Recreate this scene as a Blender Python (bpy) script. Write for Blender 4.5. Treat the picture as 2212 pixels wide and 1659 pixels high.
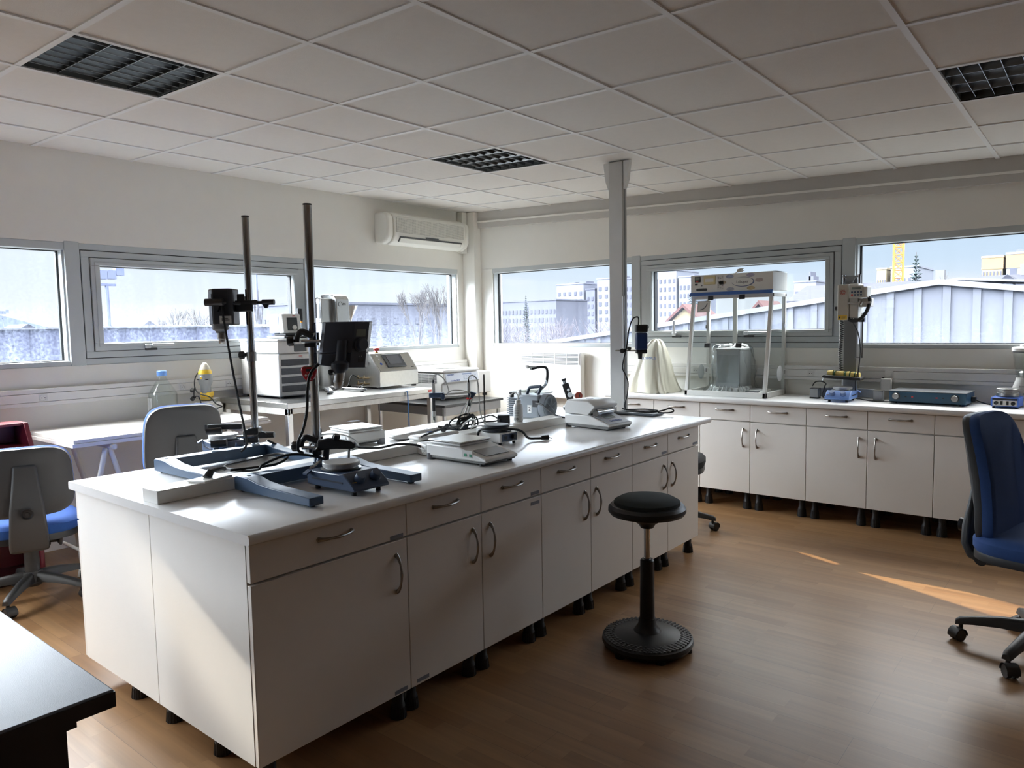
import bpy, bmesh, math, random
from mathutils import Vector, Matrix
random.seed(7)
SC = bpy.context.scene
COL = SC.collection
PI = math.pi
for o in list(bpy.data.objects):
    bpy.data.objects.remove(o, do_unlink=True)

# ------------------------------------------------------------------ camera
cam_d = bpy.data.cameras.new('camera'); cam = bpy.data.objects.new('camera', cam_d); COL.objects.link(cam)
_yaw, _pit, _rol = 0.685473710, 0.0794057918, -0.0181373039
_fw = Vector((-math.sin(_yaw)*math.cos(_pit), math.cos(_yaw)*math.cos(_pit), -math.sin(_pit)))
_r = Vector((math.cos(_yaw), math.sin(_yaw), 0)); _u = _r.cross(_fw)
_R = _r*math.cos(_rol) + _u*math.sin(_rol); _U = -_r*math.sin(_rol) + _u*math.cos(_rol)
cam.matrix_world = Matrix(((_R.x, _U.x, -_fw.x, 5.3051), (_R.y, _U.y, -_fw.y, -5.8128), (_R.z, _U.z, -_fw.z, 1.4087), (0, 0, 0, 1)))
cam_d.sensor_fit = 'HORIZONTAL'; cam_d.sensor_width = 36.0
cam_d.lens = 36.0*1579.62/2212.0
cam_d.clip_start = 0.05; cam_d.clip_end = 2000
SC.camera = cam
SC.view_settings.view_transform = 'Standard'; SC.view_settings.look = 'None'
SC.view_settings.gamma = 1.0; SC.view_settings.use_curve_mapping = False
SC.view_settings.exposure = 0.15
cy = SC.cycles
cy.use_denoising = True
cy.max_bounces = 10; cy.diffuse_bounces = 6; cy.glossy_bounces = 4; cy.transmission_bounces = 6; cy.transparent_max_bounces = 16
cy.caustics_reflective = False; cy.caustics_refractive = False
cy.sample_clamp_indirect = 6.0

# ------------------------------------------------------------------ sky
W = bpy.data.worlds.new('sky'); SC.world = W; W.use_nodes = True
nt = W.node_tree; nt.nodes.clear()
def nd(t, **k):
    n = nt.nodes.new(t)
    for a, b in k.items():
        if a == 'i':
            for kk, v in b.items(): n.inputs[kk].default_value = v
        else: setattr(n, a, b)
    return n
def ramp(n, stops):
    el = n.color_ramp.elements
    while len(el) > 1: el.remove(el[-1])
    el[0].position = stops[0][0]; el[0].color = (*stops[0][1], 1)
    for p, c in stops[1:]:
        e = el.new(p); e.color = (*c, 1)
tc = nd('ShaderNodeTexCoord'); sx = nd('ShaderNodeSeparateXYZ'); nt.links.new(tc.outputs['Generated'], sx.inputs[0])
mr = nd('ShaderNodeMapRange', i={1: -0.1, 2: 0.9, 3: 0.0, 4: 1.0}); nt.links.new(sx.outputs[2], mr.inputs[0])
cr = nd('ShaderNodeValToRGB'); nt.links.new(mr.outputs[0], cr.inputs[0])
ramp(cr, [(0.0, (.55, .58, .62)), (.095, (.60, .65, .72)), (.1025, (.90, .93, .96)), (.125, (.84, .91, .97)), (.17, (.66, .80, .94)), (.22, (.60, .76, .93)), (.30, (.66, .79, .96)), (.55, (.95, .94, .91)), (1.0, (.95, .94, .91))])
mpg = nd('ShaderNodeMapping'); mpg.inputs['Scale'].default_value = (1.0, 1.0, 5.5); nt.links.new(tc.outputs['Generated'], mpg.inputs[0])
no = nd('ShaderNodeTexNoise', i={'Scale': 4.2, 'Detail': 7.0, 'Roughness': .58}); nt.links.new(mpg.outputs[0], no.inputs['Vector'])
cl = nd('ShaderNodeValToRGB'); ramp(cl, [(.50, (0, 0, 0)), (.72, (1, 1, 1))]); nt.links.new(no.outputs[0], cl.inputs[0])
cm = nd('ShaderNodeMath', operation='MULTIPLY', i={1: .75}); nt.links.new(cl.outputs[0], cm.inputs[0])
mx = nd('ShaderNodeMix', data_type='RGBA'); mx.inputs['B'].default_value = (.95, .96, .98, 1)
nt.links.new(cm.outputs[0], mx.inputs['Factor']); nt.links.new(cr.outputs[0], mx.inputs['A'])
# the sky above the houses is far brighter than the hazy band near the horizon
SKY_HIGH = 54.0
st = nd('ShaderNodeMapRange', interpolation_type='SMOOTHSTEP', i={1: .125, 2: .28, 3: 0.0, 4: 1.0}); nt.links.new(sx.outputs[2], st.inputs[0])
az = nd('ShaderNodeMapRange', i={1: -.35, 2: -.95, 3: 0.0, 4: 1.0}); nt.links.new(sx.outputs[0], az.inputs[0])
wh = nd('ShaderNodeMix', data_type='RGBA'); wh.inputs['B'].default_value = (.95, .985, 1.0, 1)
azs = nd('ShaderNodeMath', operation='MULTIPLY', i={1: .62}); nt.links.new(az.outputs[0], azs.inputs[0])
nt.links.new(azs.outputs[0], wh.inputs['Factor']); nt.links.new(mx.outputs['Result'], wh.inputs['A'])
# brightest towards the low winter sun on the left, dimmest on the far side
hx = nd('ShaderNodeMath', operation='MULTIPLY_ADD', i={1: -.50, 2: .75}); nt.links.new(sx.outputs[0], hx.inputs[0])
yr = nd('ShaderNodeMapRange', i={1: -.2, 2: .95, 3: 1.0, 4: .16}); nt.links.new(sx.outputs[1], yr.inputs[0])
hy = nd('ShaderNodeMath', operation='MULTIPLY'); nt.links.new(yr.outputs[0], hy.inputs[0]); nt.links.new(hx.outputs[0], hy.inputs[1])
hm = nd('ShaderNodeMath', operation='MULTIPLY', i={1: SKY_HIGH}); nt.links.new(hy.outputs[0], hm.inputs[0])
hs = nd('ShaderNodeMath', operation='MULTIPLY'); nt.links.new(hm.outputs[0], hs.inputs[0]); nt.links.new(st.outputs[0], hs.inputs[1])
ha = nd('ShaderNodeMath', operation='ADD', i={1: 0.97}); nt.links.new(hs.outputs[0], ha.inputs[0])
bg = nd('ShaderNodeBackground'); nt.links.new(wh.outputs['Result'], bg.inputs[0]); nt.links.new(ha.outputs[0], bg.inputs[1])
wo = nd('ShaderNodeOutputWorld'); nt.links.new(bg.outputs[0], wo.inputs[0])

# ------------------------------------------------------------------ spot lamps added outside to throw the floor strip and panel patch
def patch_spot(name, src, dst, radius_at_dst, power, col, soft):
    d = bpy.data.lights.new(name, 'SPOT'); o = bpy.data.objects.new(name, d); COL.objects.link(o)
    s, t = Vector(src), Vector(dst); v = t - s
    o.location = s; o.rotation_euler = v.to_track_quat('-Z', 'Y').to_euler()
    d.spot_size = 2*math.atan(radius_at_dst/v.length); d.spot_blend = .12; d.energy = power; d.color = col; d.shadow_soft_size = soft
    return o
patch_spot('sun_patch_spot', (.36 - 17.0, 7.31, 1.57 + 6.34), (.36, 0.0, 1.57), .34, 150000, (1.0, .80, .52), .05)
patch_spot('sun_patch_spot', (-14.0, -9.0, 8.1), (3.26, -4.69, .32), .14, 30000, (1.0, .88, .70), .10)

# light through each window is guided by a portal in its opening
def portal(loc, rot, sx_, sy_):
    d = bpy.data.lights.new('window_daylight', 'AREA'); d.shape = 'RECTANGLE'; d.size = sx_; d.size_y = sy_
    d.cycles.is_portal = True
    o = bpy.data.objects.new('window_daylight', d); COL.objects.link(o); o.location = loc; o.rotation_euler = rot

# ------------------------------------------------------------------ materials
MT = {}
def M(name, col, rough=.5, metal=0.0, var=.05, scale=9.0, bump=0.0, bscale=200.0, coat=0.0, emit=None, alpha=1.0, spec=None):
    if name in MT: return MT[name]
    m = bpy.data.materials.new(name); m.use_nodes = True; t = m.node_tree; b = t.nodes['Principled BSDF']
    b.inputs['Roughness'].default_value = rough; b.inputs['Metallic'].default_value = metal
    if spec is not None: b.inputs['Specular IOR Level'].default_value = spec
    if coat: b.inputs['Coat Weight'].default_value = coat; b.inputs['Coat Roughness'].default_value = .12
    tcn = t.nodes.new('ShaderNodeTexCoord')
    n = t.nodes.new('ShaderNodeTexNoise'); n.inputs['Scale'].default_value = scale; n.inputs['Detail'].default_value = 4
    t.links.new(tcn.outputs['Object'], n.inputs['Vector'])
    mix = t.nodes.new('ShaderNodeMix'); mix.data_type = 'RGBA'
    mix.inputs['A'].default_value = tuple(max(0, c*(1 - var)) for c in col) + (1,)
    mix.inputs['B'].default_value = tuple(min(1, c*(1 + var)) for c in col) + (1,)
    t.links.new(n.outputs[0], mix.inputs['Factor']); t.links.new(mix.outputs['Result'], b.inputs['Base Color'])
    if bump:
        n2 = t.nodes.new('ShaderNodeTexNoise'); n2.inputs['Scale'].default_value = bscale; n2.inputs['Detail'].default_value = 2
        t.links.new(tcn.outputs['Object'], n2.inputs['Vector'])
        bp = t.nodes.new('ShaderNodeBump'); bp.inputs['Strength'].default_value = bump; bp.inputs['Distance'].default_value = .002
        t.links.new(n2.outputs[0], bp.inputs['Height']); t.links.new(bp.outputs[0], b.inputs['Normal'])
    if emit: b.inputs['Emission Color'].default_value = (*emit[0], 1); b.inputs['Emission Strength'].default_value = emit[1]
    MT[name] = m; return m

def wood_floor():
    m = bpy.data.materials.new('beech_laminate'); m.use_nodes = True; t = m.node_tree; b = t.nodes['Principled BSDF']
    L = t.links.new
    tcn = t.nodes.new('ShaderNodeTexCoord')
    def brick(w, h, mort, sq):
        k = t.nodes.new('ShaderNodeTexBrick'); k.offset = .37; k.offset_frequency = 2; k.squash = sq; k.squash_frequency = 3
        k.inputs['Scale'].default_value = 1.0; k.inputs['Brick Width'].default_value = w; k.inputs['Row Height'].default_value = h
        k.inputs['Mortar Size'].default_value = mort; k.inputs['Mortar Smooth'].default_value = .1; k.inputs['Bias'].default_value = 0
        k.inputs['Color1'].default_value = (0, 0, 0, 1); k.inputs['Color2'].default_value = (1, 1, 1, 1); k.inputs['Mortar'].default_value = (.5, .5, .5, 1)
        L(tcn.outputs['Object'], k.inputs['Vector']); return k
    k1 = brick(.46, .064, .0004, 1.3); k2 = brick(1.29, .192, .0009, 1.0)
    tone = t.nodes.new('ShaderNodeValToRGB'); el = tone.color_ramp.elements
    el[0].position = 0; el[0].color = (.235, .125, .055, 1); el[1].position = 1; el[1].color = (.315, .185, .090, 1)
    L(k1.outputs['Color'], tone.inputs[0])
    mp = t.nodes.new('ShaderNodeMapping'); mp.inputs['Scale'].default_value = (1.6, 34, 34); L(tcn.outputs['Object'], mp.inputs[0])
    off = t.nodes.new('ShaderNodeVectorMath'); off.operation = 'ADD'
    sc = t.nodes.new('ShaderNodeVectorMath'); sc.operation = 'SCALE'; sc.inputs['Scale'].default_value = 9.0
    L(k1.outputs['Color'], sc.inputs[0]); L(mp.outputs[0], off.inputs[0]); L(sc.outputs[0], off.inputs[1])
    g = t.nodes.new('ShaderNodeTexNoise'); g.inputs['Scale'].default_value = 1.0; g.inputs['Detail'].default_value = 5; L(off.outputs[0], g.inputs['Vector'])
    gr = t.nodes.new('ShaderNodeValToRGB'); e = gr.color_ramp.elements; e[0].position = .3; e[0].color = (.80, .80, .80, 1); e[1].position = .7; e[1].color = (1.08, 1.06, 1.02, 1)
    L(g.outputs[0], gr.inputs[0])
    mul = t.nodes.new('ShaderNodeMix'); mul.data_type = 'RGBA'; mul.blend_type = 'MULTIPLY'; mul.inputs['Factor'].default_value = 1
    L(tone.outputs[0], mul.inputs['A']); L(gr.outputs[0], mul.inputs['B'])
    j = t.nodes.new('ShaderNodeMix'); j.data_type = 'RGBA'; j.inputs['B'].default_value = (.10, .055, .028, 1)
    jf = t.nodes.new('ShaderNodeMath'); jf.operation = 'MULTIPLY'; jf.inputs[1].default_value = .65; L(k2.outputs['Fac'], jf.inputs[0])
    L(jf.outputs[0], j.inputs['Factor']); L(mul.outputs['Result'], j.inputs['A'])
    L(j.outputs['Result'], b.inputs['Base Color'])
    b.inputs['Roughness'].default_value = .36; b.inputs['Specular IOR Level'].default_value = .5
    return m

def glass(name, tint=(1, 1, 1), refl=.12, rough=.0, dirt=0.0, streak=False):
    m = bpy.data.materials.new(name); m.use_nodes = True; t = m.node_tree; t.nodes.clear(); L = t.links.new
    o = t.nodes.new('ShaderNodeOutputMaterial'); tr = t.nodes.new('ShaderNodeBsdfTransparent'); tr.inputs[0].default_value = (*tint, 1)
    gl = t.nodes.new('ShaderNodeBsdfGlossy'); gl.inputs['Roughness'].default_value = rough
    lw = t.nodes.new('ShaderNodeLayerWeight'); lw.inputs[0].default_value = .5
    pw = t.nodes.new('ShaderNodeMath'); pw.operation = 'POWER'; pw.inputs[1].default_value = 4.0; L(lw.outputs['Facing'], pw.inputs[0])
    fr = t.nodes.new('ShaderNodeMapRange'); fr.inputs[3].default_value = .03; fr.inputs[4].default_value = refl*2.2; L(pw.outputs[0], fr.inputs[0])
    mx = t.nodes.new('ShaderNodeMixShader'); L(fr.outputs[0], mx.inputs[0]); L(tr.outputs[0], mx.inputs[1]); L(gl.outputs[0], mx.inputs[2])
    last = mx
    if dirt:
        tl = t.nodes.new('ShaderNodeBsdfTranslucent'); tl.inputs[0].default_value = (.62, .72, .95, 1)
        df = t.nodes.new('ShaderNodeBsdfDiffuse'); df.inputs[0].default_value = (.7, .75, .85, 1)
        ad = t.nodes.new('ShaderNodeMixShader'); ad.inputs[0].default_value = .25; L(tl.outputs[0], ad.inputs[1]); L(df.outputs[0], ad.inputs[2])
        tcn = t.nodes.new('ShaderNodeTexCoord'); sp = t.nodes.new('ShaderNodeSeparateXYZ'); L(tcn.outputs['Object'], sp.inputs[0])
        h = t.nodes.new('ShaderNodeMapRange'); h.inputs[1].default_value = 1.20; h.inputs[2].default_value = 1.62; h.inputs[3].default_value = 1.0; h.inputs[4].default_value = .10
        L(sp.outputs[2], h.inputs[0])
        n1 = t.nodes.new('ShaderNodeTexNoise'); n1.inputs['Scale'].default_value = 55; n1.inputs['Detail'].default_value = 6; n1.inputs['Roughness'].default_value = .7
        L(tcn.outputs['Object'], n1.inputs['Vector'])
        r1 = t.nodes.new('ShaderNodeMapRange'); r1.inputs[1].default_value = .40; r1.inputs[2].default_value = .68; r1.inputs[3].default_value = .35; r1.inputs[4].default_value = 1.6
        L(n1.outputs[0], r1.inputs[0])
        mpn = t.nodes.new('ShaderNodeMapping'); mpn.inputs['Scale'].default_value = (7, 7, .7); L(tcn.outputs['Object'], mpn.inputs[0])
        n2 = t.nodes.new('ShaderNodeTexNoise'); n2.inputs['Scale'].default_value = 2.0; n2.inputs['Detail'].default_value = 5; L(mpn.outputs[0], n2.inputs['Vector'])
        r2 = t.nodes.new('ShaderNodeMapRange'); r2.inputs[1].default_value = .35; r2.inputs[2].default_value = .7; r2.inputs[3].default_value = .5; r2.inputs[4].default_value = 1.5
        L(n2.outputs[0], r2.inputs[0])
        a = t.nodes.new('ShaderNodeMath'); a.operation = 'MULTIPLY'; L(h.outputs[0], a.inputs[0]); L(r1.outputs[0], a.inputs[1])
        c = t.nodes.new('ShaderNodeMath'); c.operation = 'MULTIPLY'; L(a.outputs[0], c.inputs[0]); L(r2.outputs[0], c.inputs[1])
        dd = t.nodes.new('ShaderNodeMath'); dd.operation = 'MULTIPLY'; dd.use_clamp = True; dd.inputs[1].default_value = dirt; L(c.outputs[0], dd.inputs[0])
        m2 = t.nodes.new('ShaderNodeMixShader'); L(dd.outputs[0], m2.inputs[0]); L(mx.outputs[0], m2.inputs[1]); L(ad.outputs[0], m2.inputs[2]); last = m2
    L(last.outputs[0], o.inputs[0]); MT[name] = m; return m

WALL = M('wall_paint', (.83, .815, .765), .7, bump=.12, bscale=260, var=.02)
CEIL = M('ceiling_tile', (.80, .775, .735), .85, bump=.5, bscale=420, var=.03, scale=30)
TBAR = M('ceiling_bar', (.83, .83, .82), .45, var=.02)
WFR = M('window_frame_grey', (.50, .535, .545), .42, var=.03)
GASK = M('black_gasket', (.015, .018, .02), .5)
FLOOR = wood_floor()
WHITE = M('white_laminate', (.80, .785, .75), .36, var=.02, bump=.06, bscale=300)
FRONTS = M('cream_front', (.74, .705, .66), .42, var=.02, bump=.05, bscale=300)
TOPM = M('white_worktop', (.80, .80, .79), .26, var=.03, scale=14, bump=.10, bscale=420)
EDGE = M('worktop_edge', (.78, .755, .71), .4, var=.02)
BLACKP = M('black_plastic', (.012, .012, .014), .42, var=.2)
BLACKR = M('black_rubber', (.008, .008, .009), .6)
GREYP = M('grey_plastic', (.16, .17, .19), .45)
CHROME = M('chrome', (.62, .64, .67), .10, 1.0, var=.03)
STEEL = M('brushed_steel', (.56, .56, .55), .28, 1.0, var=.08, scale=40)
ALU = M('aluminium', (.56, .57, .58), .38, 1.0, var=.06, scale=30)
HANDLE = M('satin_handle', (.36, .34, .31), .32, 1.0, var=.05)
NAVY = M('navy_paint', (.035, .060, .115), .38, var=.06)
BLUEG = M('blue_grey_paint', (.045, .085, .15), .36, var=.06)
BLUEH = M('light_blue_paint', (.14, .25, .55), .35, var=.05)
INST = M('instrument_white', (.74, .74, .72), .42, var=.02)
INSTG = M('instrument_grey', (.52, .53, .52), .42, var=.03)
DARKG = M('dark_grey', (.06, .065, .07), .45)
SCREEN = M('dark_screen', (.05, .055, .06), .12)
LCD = M('lcd_grey', (.20, .23, .21), .2)
RED = M('red_plastic', (.55, .03, .03), .35)
ORANGE = M('orange_plastic', (.75, .30, .03), .4)
YELLOW = M('yellow_plastic', (.80, .52, .04), .4)
PGLASS = glass('window_glass', (.97, .985, 1.0), .10, dirt=.05)
CGLASS = glass('clear_glass', (.97, .985, .98), .25)
ACRYL = glass('acrylic_sheet', (.95, .965, .965), .16)
FILM = glass('plastic_film', (.90, .92, .92), .35, rough=.12)

# ------------------------------------------------------------------ mesh helpers
def new_bm(): return bmesh.new()
def box(bm, x0, x1, y0, y1, z0, z1):
    vs = [bm.verts.new((x, y, z)) for x in (x0, x1) for y in (y0, y1) for z in (z0, z1)]
    for f in ((0, 1, 3, 2), (4, 6, 7, 5), (0, 4, 5, 1), (2, 3, 7, 6), (0, 2, 6, 4), (1, 5, 7, 3)): bm.faces.new([vs[i] for i in f])
    return vs
def hexa(bm, b4, t4):
    vs = [bm.verts.new(p) for p in list(b4) + list(t4)]
    bm.faces.new([vs[3], vs[2], vs[1], vs[0]]); bm.faces.new(vs[4:8])
    for i in range(4): bm.faces.new([vs[i], vs[(i+1) % 4], vs[(i+1) % 4+4], vs[i+4]])
def prism(bm, poly, a0, a1, axis='y'):
    """poly: 2-D outline; axis: the direction it is pulled along. 'y': (x,z); 'x': (y,z); 'z': (x,y)"""
    def P(p, a): return (p[0], a, p[1]) if axis == 'y' else (a, p[0], p[1]) if axis == 'x' else (p[0], p[1], a)
    A = [bm.verts.new(P(p, a0)) for p in poly]; B = [bm.verts.new(P(p, a1)) for p in poly]; n = len(poly)
    bm.faces.new(A); bm.faces.new(B[::-1])
    for i in range(n): bm.faces.new([A[i], B[i], B[(i+1) % n], A[(i+1) % n]])
def frame_of(d):
    d = Vector(d).normalized(); a = Vector((0, 0, 1)) if abs(d.z) < .9 else Vector((1, 0, 0))
    u = d.cross(a).normalized(); return u, d.cross(u).normalized()
def cyl(bm, p0, p1, r0, r1=None, n=20, cap=True):
    r1 = r0 if r1 is None else r1
    p0, p1 = Vector(p0), Vector(p1); u, v = frame_of(p1 - p0)
    A = [bm.verts.new(p0 + (u*math.cos(2*PI*i/n) + v*math.sin(2*PI*i/n))*r0) for i in range(n)]
    B = [bm.verts.new(p1 + (u*math.cos(2*PI*i/n) + v*math.sin(2*PI*i/n))*r1) for i in range(n)]
    for i in range(n): bm.faces.new([A[i], A[(i+1) % n], B[(i+1) % n], B[i]])
    if cap: bm.faces.new(A[::-1]); bm.faces.new(B)
def lathe(bm, prof, c=(0, 0, 0), axis=(0, 0, 1), n=32, sx=1.0, sy=1.0):
    """prof: (radius, height along axis)"""
    ax = Vector(axis).normalized(); c = Vector(c)
    if abs(ax.z) > .99: u, v = Vector((1, 0, 0)), Vector((0, 1, 0))*(1 if ax.z > 0 else -1)
    else: u, v = frame_of(ax)
    rings = []
    for r, h in prof:
        if r < 1e-6: rings.append([bm.verts.new(c + ax*h)])
        else: rings.append([bm.verts.new(c + ax*h + u*math.cos(2*PI*i/n)*r*sx + v*math.sin(2*PI*i/n)*r*sy) for i in range(n)])
    for a, b in zip(rings, rings[1:]):
        if len(a) == 1 and len(b) == 1: continue
        for i in range(n):
            j = (i+1) % n
            if len(a) == 1: bm.faces.new([a[0], b[i], b[j]])
            elif len(b) == 1: bm.faces.new([a[i], a[j], b[0]])
            else: bm.faces.new([a[i], a[j], b[j], b[i]])
    if len(rings[0]) > 1: bm.faces.new(rings[0][::-1])
    if len(rings[-1]) > 1: bm.faces.new(rings[-1])
def smooth_path(pts, sub=6, closed=False):
    P = [Vector(p) for p in pts]
    if len(P) < 3: return P
    out = []; n = len(P)
    for i in range(n if closed else n-1):
        if closed: p0, p1, p2, p3 = P[(i-1) % n], P[i], P[(i+1) % n], P[(i+2) % n]
        else: p0, p1, p2, p3 = P[max(i-1, 0)], P[i], P[i+1], P[min(i+2, n-1)]
        for k in range(sub):
            t = k/sub
            out.append(.5*((2*p1) + (p2-p0)*t + (2*p0-5*p1+4*p2-p3)*t*t + (3*p1-p0-3*p2+p3)*t**3))
    if not closed: out.append(P[-1])
    return out
def tube(bm, pts, r, n=8, sub=6, radii=None, flat=1.0):
    P = smooth_path(pts, sub) if sub else [Vector(p) for p in pts]
    m = len(P); rings = []; u = None
    for i, p in enumerate(P):
        d = (P[min(i+1, m-1)] - P[max(i-1, 0)])
        if d.length < 1e-9: d = Vector((0, 0, 1))
        d.normalize()
        if u is None: u, v = frame_of(d)
        else:
            u = (u - d*u.dot(d))
            if u.length < 1e-6: u, v = frame_of(d)
            u.normalize(); v = d.cross(u)
        if radii:
            t = i/(m-1)*(len(radii)-1); k = min(int(t), len(radii)-2); rr = radii[k] + (radii[k+1]-radii[k])*(t-k)
        else: rr = r
        rings.append([bm.verts.new(p + (u*math.cos(2*PI*a/n)*rr + v*math.sin(2*PI*a/n)*rr*flat)) for a in range(n)])
    for a, b in zip(rings, rings[1:]):
        for i in range(n): bm.faces.new([a[i], a[(i+1) % n], b[(i+1) % n], b[i]])
    bm.faces.new(rings[0][::-1]); bm.faces.new(rings[-1])
def rbox_poly(x0, x1, y0, y1, r, n=5):
    out = []
    for cx, cy_, a0 in ((x1-r, y1-r, 0), (x0+r, y1-r, PI/2), (x0+r, y0+r, PI), (x1-r, y0+r, 1.5*PI)):
        for i in range(n+1):
            a = a0 + PI/2*i/n; out.append((cx+r*math.cos(a), cy_+r*math.sin(a)))
    return out
def loft(bm, sections):
    rings = [[bm.verts.new(p) for p in s] for s in sections]; n = len(rings[0])
    for a, b in zip(rings, rings[1:]):
        for i in range(n): bm.faces.new([a[i], a[(i+1) % n], b[(i+1) % n], b[i]])
    bm.faces.new(rings[0][::-1]); bm.faces.new(rings[-1])

def obj(name, bm, mat, parent=None, bevel=0.0, seg=2, angle=35, sub=0, smooth=True, loc=None, rot=None):
    me = bpy.data.meshes.new(name)
    bmesh.ops.recalc_face_normals(bm, faces=bm.faces[:])
    bm.to_mesh(me); bm.free()
    me.materials.append(mat)
    if smooth:
        for p in me.polygons: p.use_smooth = True
        me.set_sharp_from_angle(angle=math.radians(angle))
    o = bpy.data.objects.new(name, me); COL.objects.link(o)
    if bevel:
        b = o.modifiers.new('edge', 'BEVEL'); b.width = bevel; b.segments = seg; b.limit_method = 'ANGLE'; b.angle_limit = math.radians(40)
    if sub:
        s = o.modifiers.new('soft', 'SUBSURF'); s.levels = sub; s.render_levels = sub
    if loc: o.location = loc
    if rot: o.rotation_euler = rot
    if parent: o.parent = parent
    return o
def thing(name, label, cat, loc=(0, 0, 0), rz=0.0, group=None, rot=None):
    o = bpy.data.objects.new(name, None); COL.objects.link(o); o.empty_display_size = .05
    o.location = loc; o.rotation_euler = rot or (0, 0, rz)
    o['label'] = label; o['category'] = cat
    if group: o['group'] = group
    return o
def tag(o, label, cat, group=None, kind=None):
    o['label'] = label; o['category'] = cat
    if group: o['group'] = group
    if kind: o['kind'] = kind
    return o
def struct(o, label=None):
    o['kind'] = 'structure'
    if label: o['label'] = label
    return o
def dup(root, loc=None, rz=None, label=None):
    def cp(o, par):
        c = o.copy(); COL.objects.link(c)
        if par: c.parent = par
        for ch in o.children: cp(ch, c)
        return c
    r = cp(root, None)
    if loc is not None: r.location = loc
    if rz is not None: r.rotation_euler = (0, 0, rz)
    if label: r['label'] = label
    return r
def part(name, mat, parent, *shapes, bevel=0.0, **k):
    """one mesh of several simple shapes; each shape is (function, args...)"""
    bm = new_bm()
    for s in shapes:
        kw = s[-1] if isinstance(s[-1], dict) else {}
        a = s[1:-1] if kw else s[1:]
        s[0](bm, *a, **kw)
    return obj(name, bm, mat, parent, bevel=bevel, **k)
def text(name, body, size, mat, parent, loc, rot, ext=.0006, align='CENTER', sx=1.0, space=1.0):
    c = bpy.data.curves.new(name, 'FONT'); c.body = body; c.size = size; c.extrude = ext; c.align_x = align; c.align_y = 'CENTER'; c.space_character = space
    c.materials.append(mat)
    tmp = bpy.data.objects.new(name + '_curve', c); COL.objects.link(tmp)
    dg = bpy.context.evaluated_depsgraph_get(); me = bpy.data.meshes.new_from_object(tmp.evaluated_get(dg))
    bpy.data.objects.remove(tmp, do_unlink=True); bpy.data.curves.remove(c)
    o = bpy.data.objects.new(name, me); COL.objects.link(o); o.location = loc; o.rotation_euler = rot; o.scale = (sx, 1, 1)
    if parent: o.parent = parent
    return o
# ------------------------------------------------------------------ room shell
DIMW = M('bounce_cut_wall', (.24, .22, .19), .7)  # unseen walls get a dark tone to cut bounce light in the room
XR, YF = 8.9, -7.5                 # far sides of the room, behind the viewer
SILL, HEAD = 1.197, 2.006
WT = .16                           # wall thickness
TS = math.tan(.0331851633)
def cz(x): return 2.48 - TS*(x - 3.5)
struct(part('floor', FLOOR, None, (box, -.2, XR+.2, YF-.2, .2, -.1, 0), smooth=False), 'beech laminate floor of narrow strips')
YW = [-7.40, -5.70, -3.87, -2.03]     # mullions along the left wall
LEFT_END, RIGHT_START = -.19, .31
XW = [2.005, 3.79, 5.62, 7.40]
part_wall = []
bm = new_bm()
box(bm, -WT, 0, YF, .16, 0, SILL); box(bm, -WT, 0, YF, .16, HEAD, 2.75); box(bm, -WT, 0, LEFT_END, .16, SILL, HEAD)
box(bm, -WT, 0, YF, YW[0]-.05, SILL, HEAD)
struct(obj('wall_left', bm, WALL, smooth=False), 'white wall with the window band that carries the air conditioner')
bm = new_bm()
box(bm, 0, XR+.1, 0, WT, 0, SILL); box(bm, 0, XR+.1, 0, WT, HEAD-.004, 2.75); box(bm, 0, RIGHT_START, 0, WT, SILL, HEAD)
box(bm, XW[-1]+.05, XR+.1, 0, WT, SILL, HEAD)
struct(obj('wall_right', bm, WALL, smooth=False), 'white wall with the window band above the long bench')
struct(part('wall_rear', DIMW, None, (box, -WT, XR+.1, YF-.15, YF, 0, 1.2), (box, -WT, XR+.1, YF-.15, YF, 2.0, 2.75), (box, -WT, .9, YF-.15, YF, 1.2, 2.0), (box, 1.6, XR+.1, YF-.15, YF, 1.2, 2.0), smooth=False), 'wall behind the viewer')
struct(part('wall_side', DIMW, None, (box, XR, XR+.15, YF, 0, 0, 2.75), smooth=False), 'wall on the far right outside the view')
struct(part('trim_1', WALL, None, (box, -.1, .165, -.105, .0, 0, 2.59), bevel=.004), 'boxed in white corner pillar between the two window bands')
# soffit profile under the ceiling along the right wall
bm = new_bm(); box(bm, .10, XR, -.045, .0, 2.43, 2.60)
o = struct(obj('trim_2', bm, M('soffit_grey', (.52, .50, .47), .6)), 'grey soffit strip under the ceiling along the right wall')
for v in o.data.vertices: v.co.z -= TS*(v.co.x - .1) + (0 if v.co.z > 2.5 else 0)
bm = new_bm(); box(bm, .10, XR, -.062, .0, 2.482, 2.497)
o = struct(obj('trim_3', bm, WALL), 'white lip at the foot of the soffit strip')
for v in o.data.vertices: v.co.z -= TS*(v.co.x - .1)
bm = new_bm()
px = .3
while px < XR-.1:
    ln = random.uniform(.35, .9); zz = 2.474 - TS*(px - .1) + random.uniform(-.004, .004)
    z2 = 2.474 - TS*(px + ln - .1) + random.uniform(-.003, .003); hh = random.uniform(.003, .007) if px > .8 else .0015
    hexa(bm, [(px, -.0015, zz), (px+ln, -.0015, z2), (px+ln, .003, z2), (px, .003, zz)], [(px, -.0015, zz+hh), (px+ln, -.0015, z2+hh), (px+ln, .003, z2+hh), (px, .003, zz+hh)])
    px += ln
struct(obj('trim_4', bm, GASK), 'dark open crack in the plaster below the soffit strip')

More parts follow.
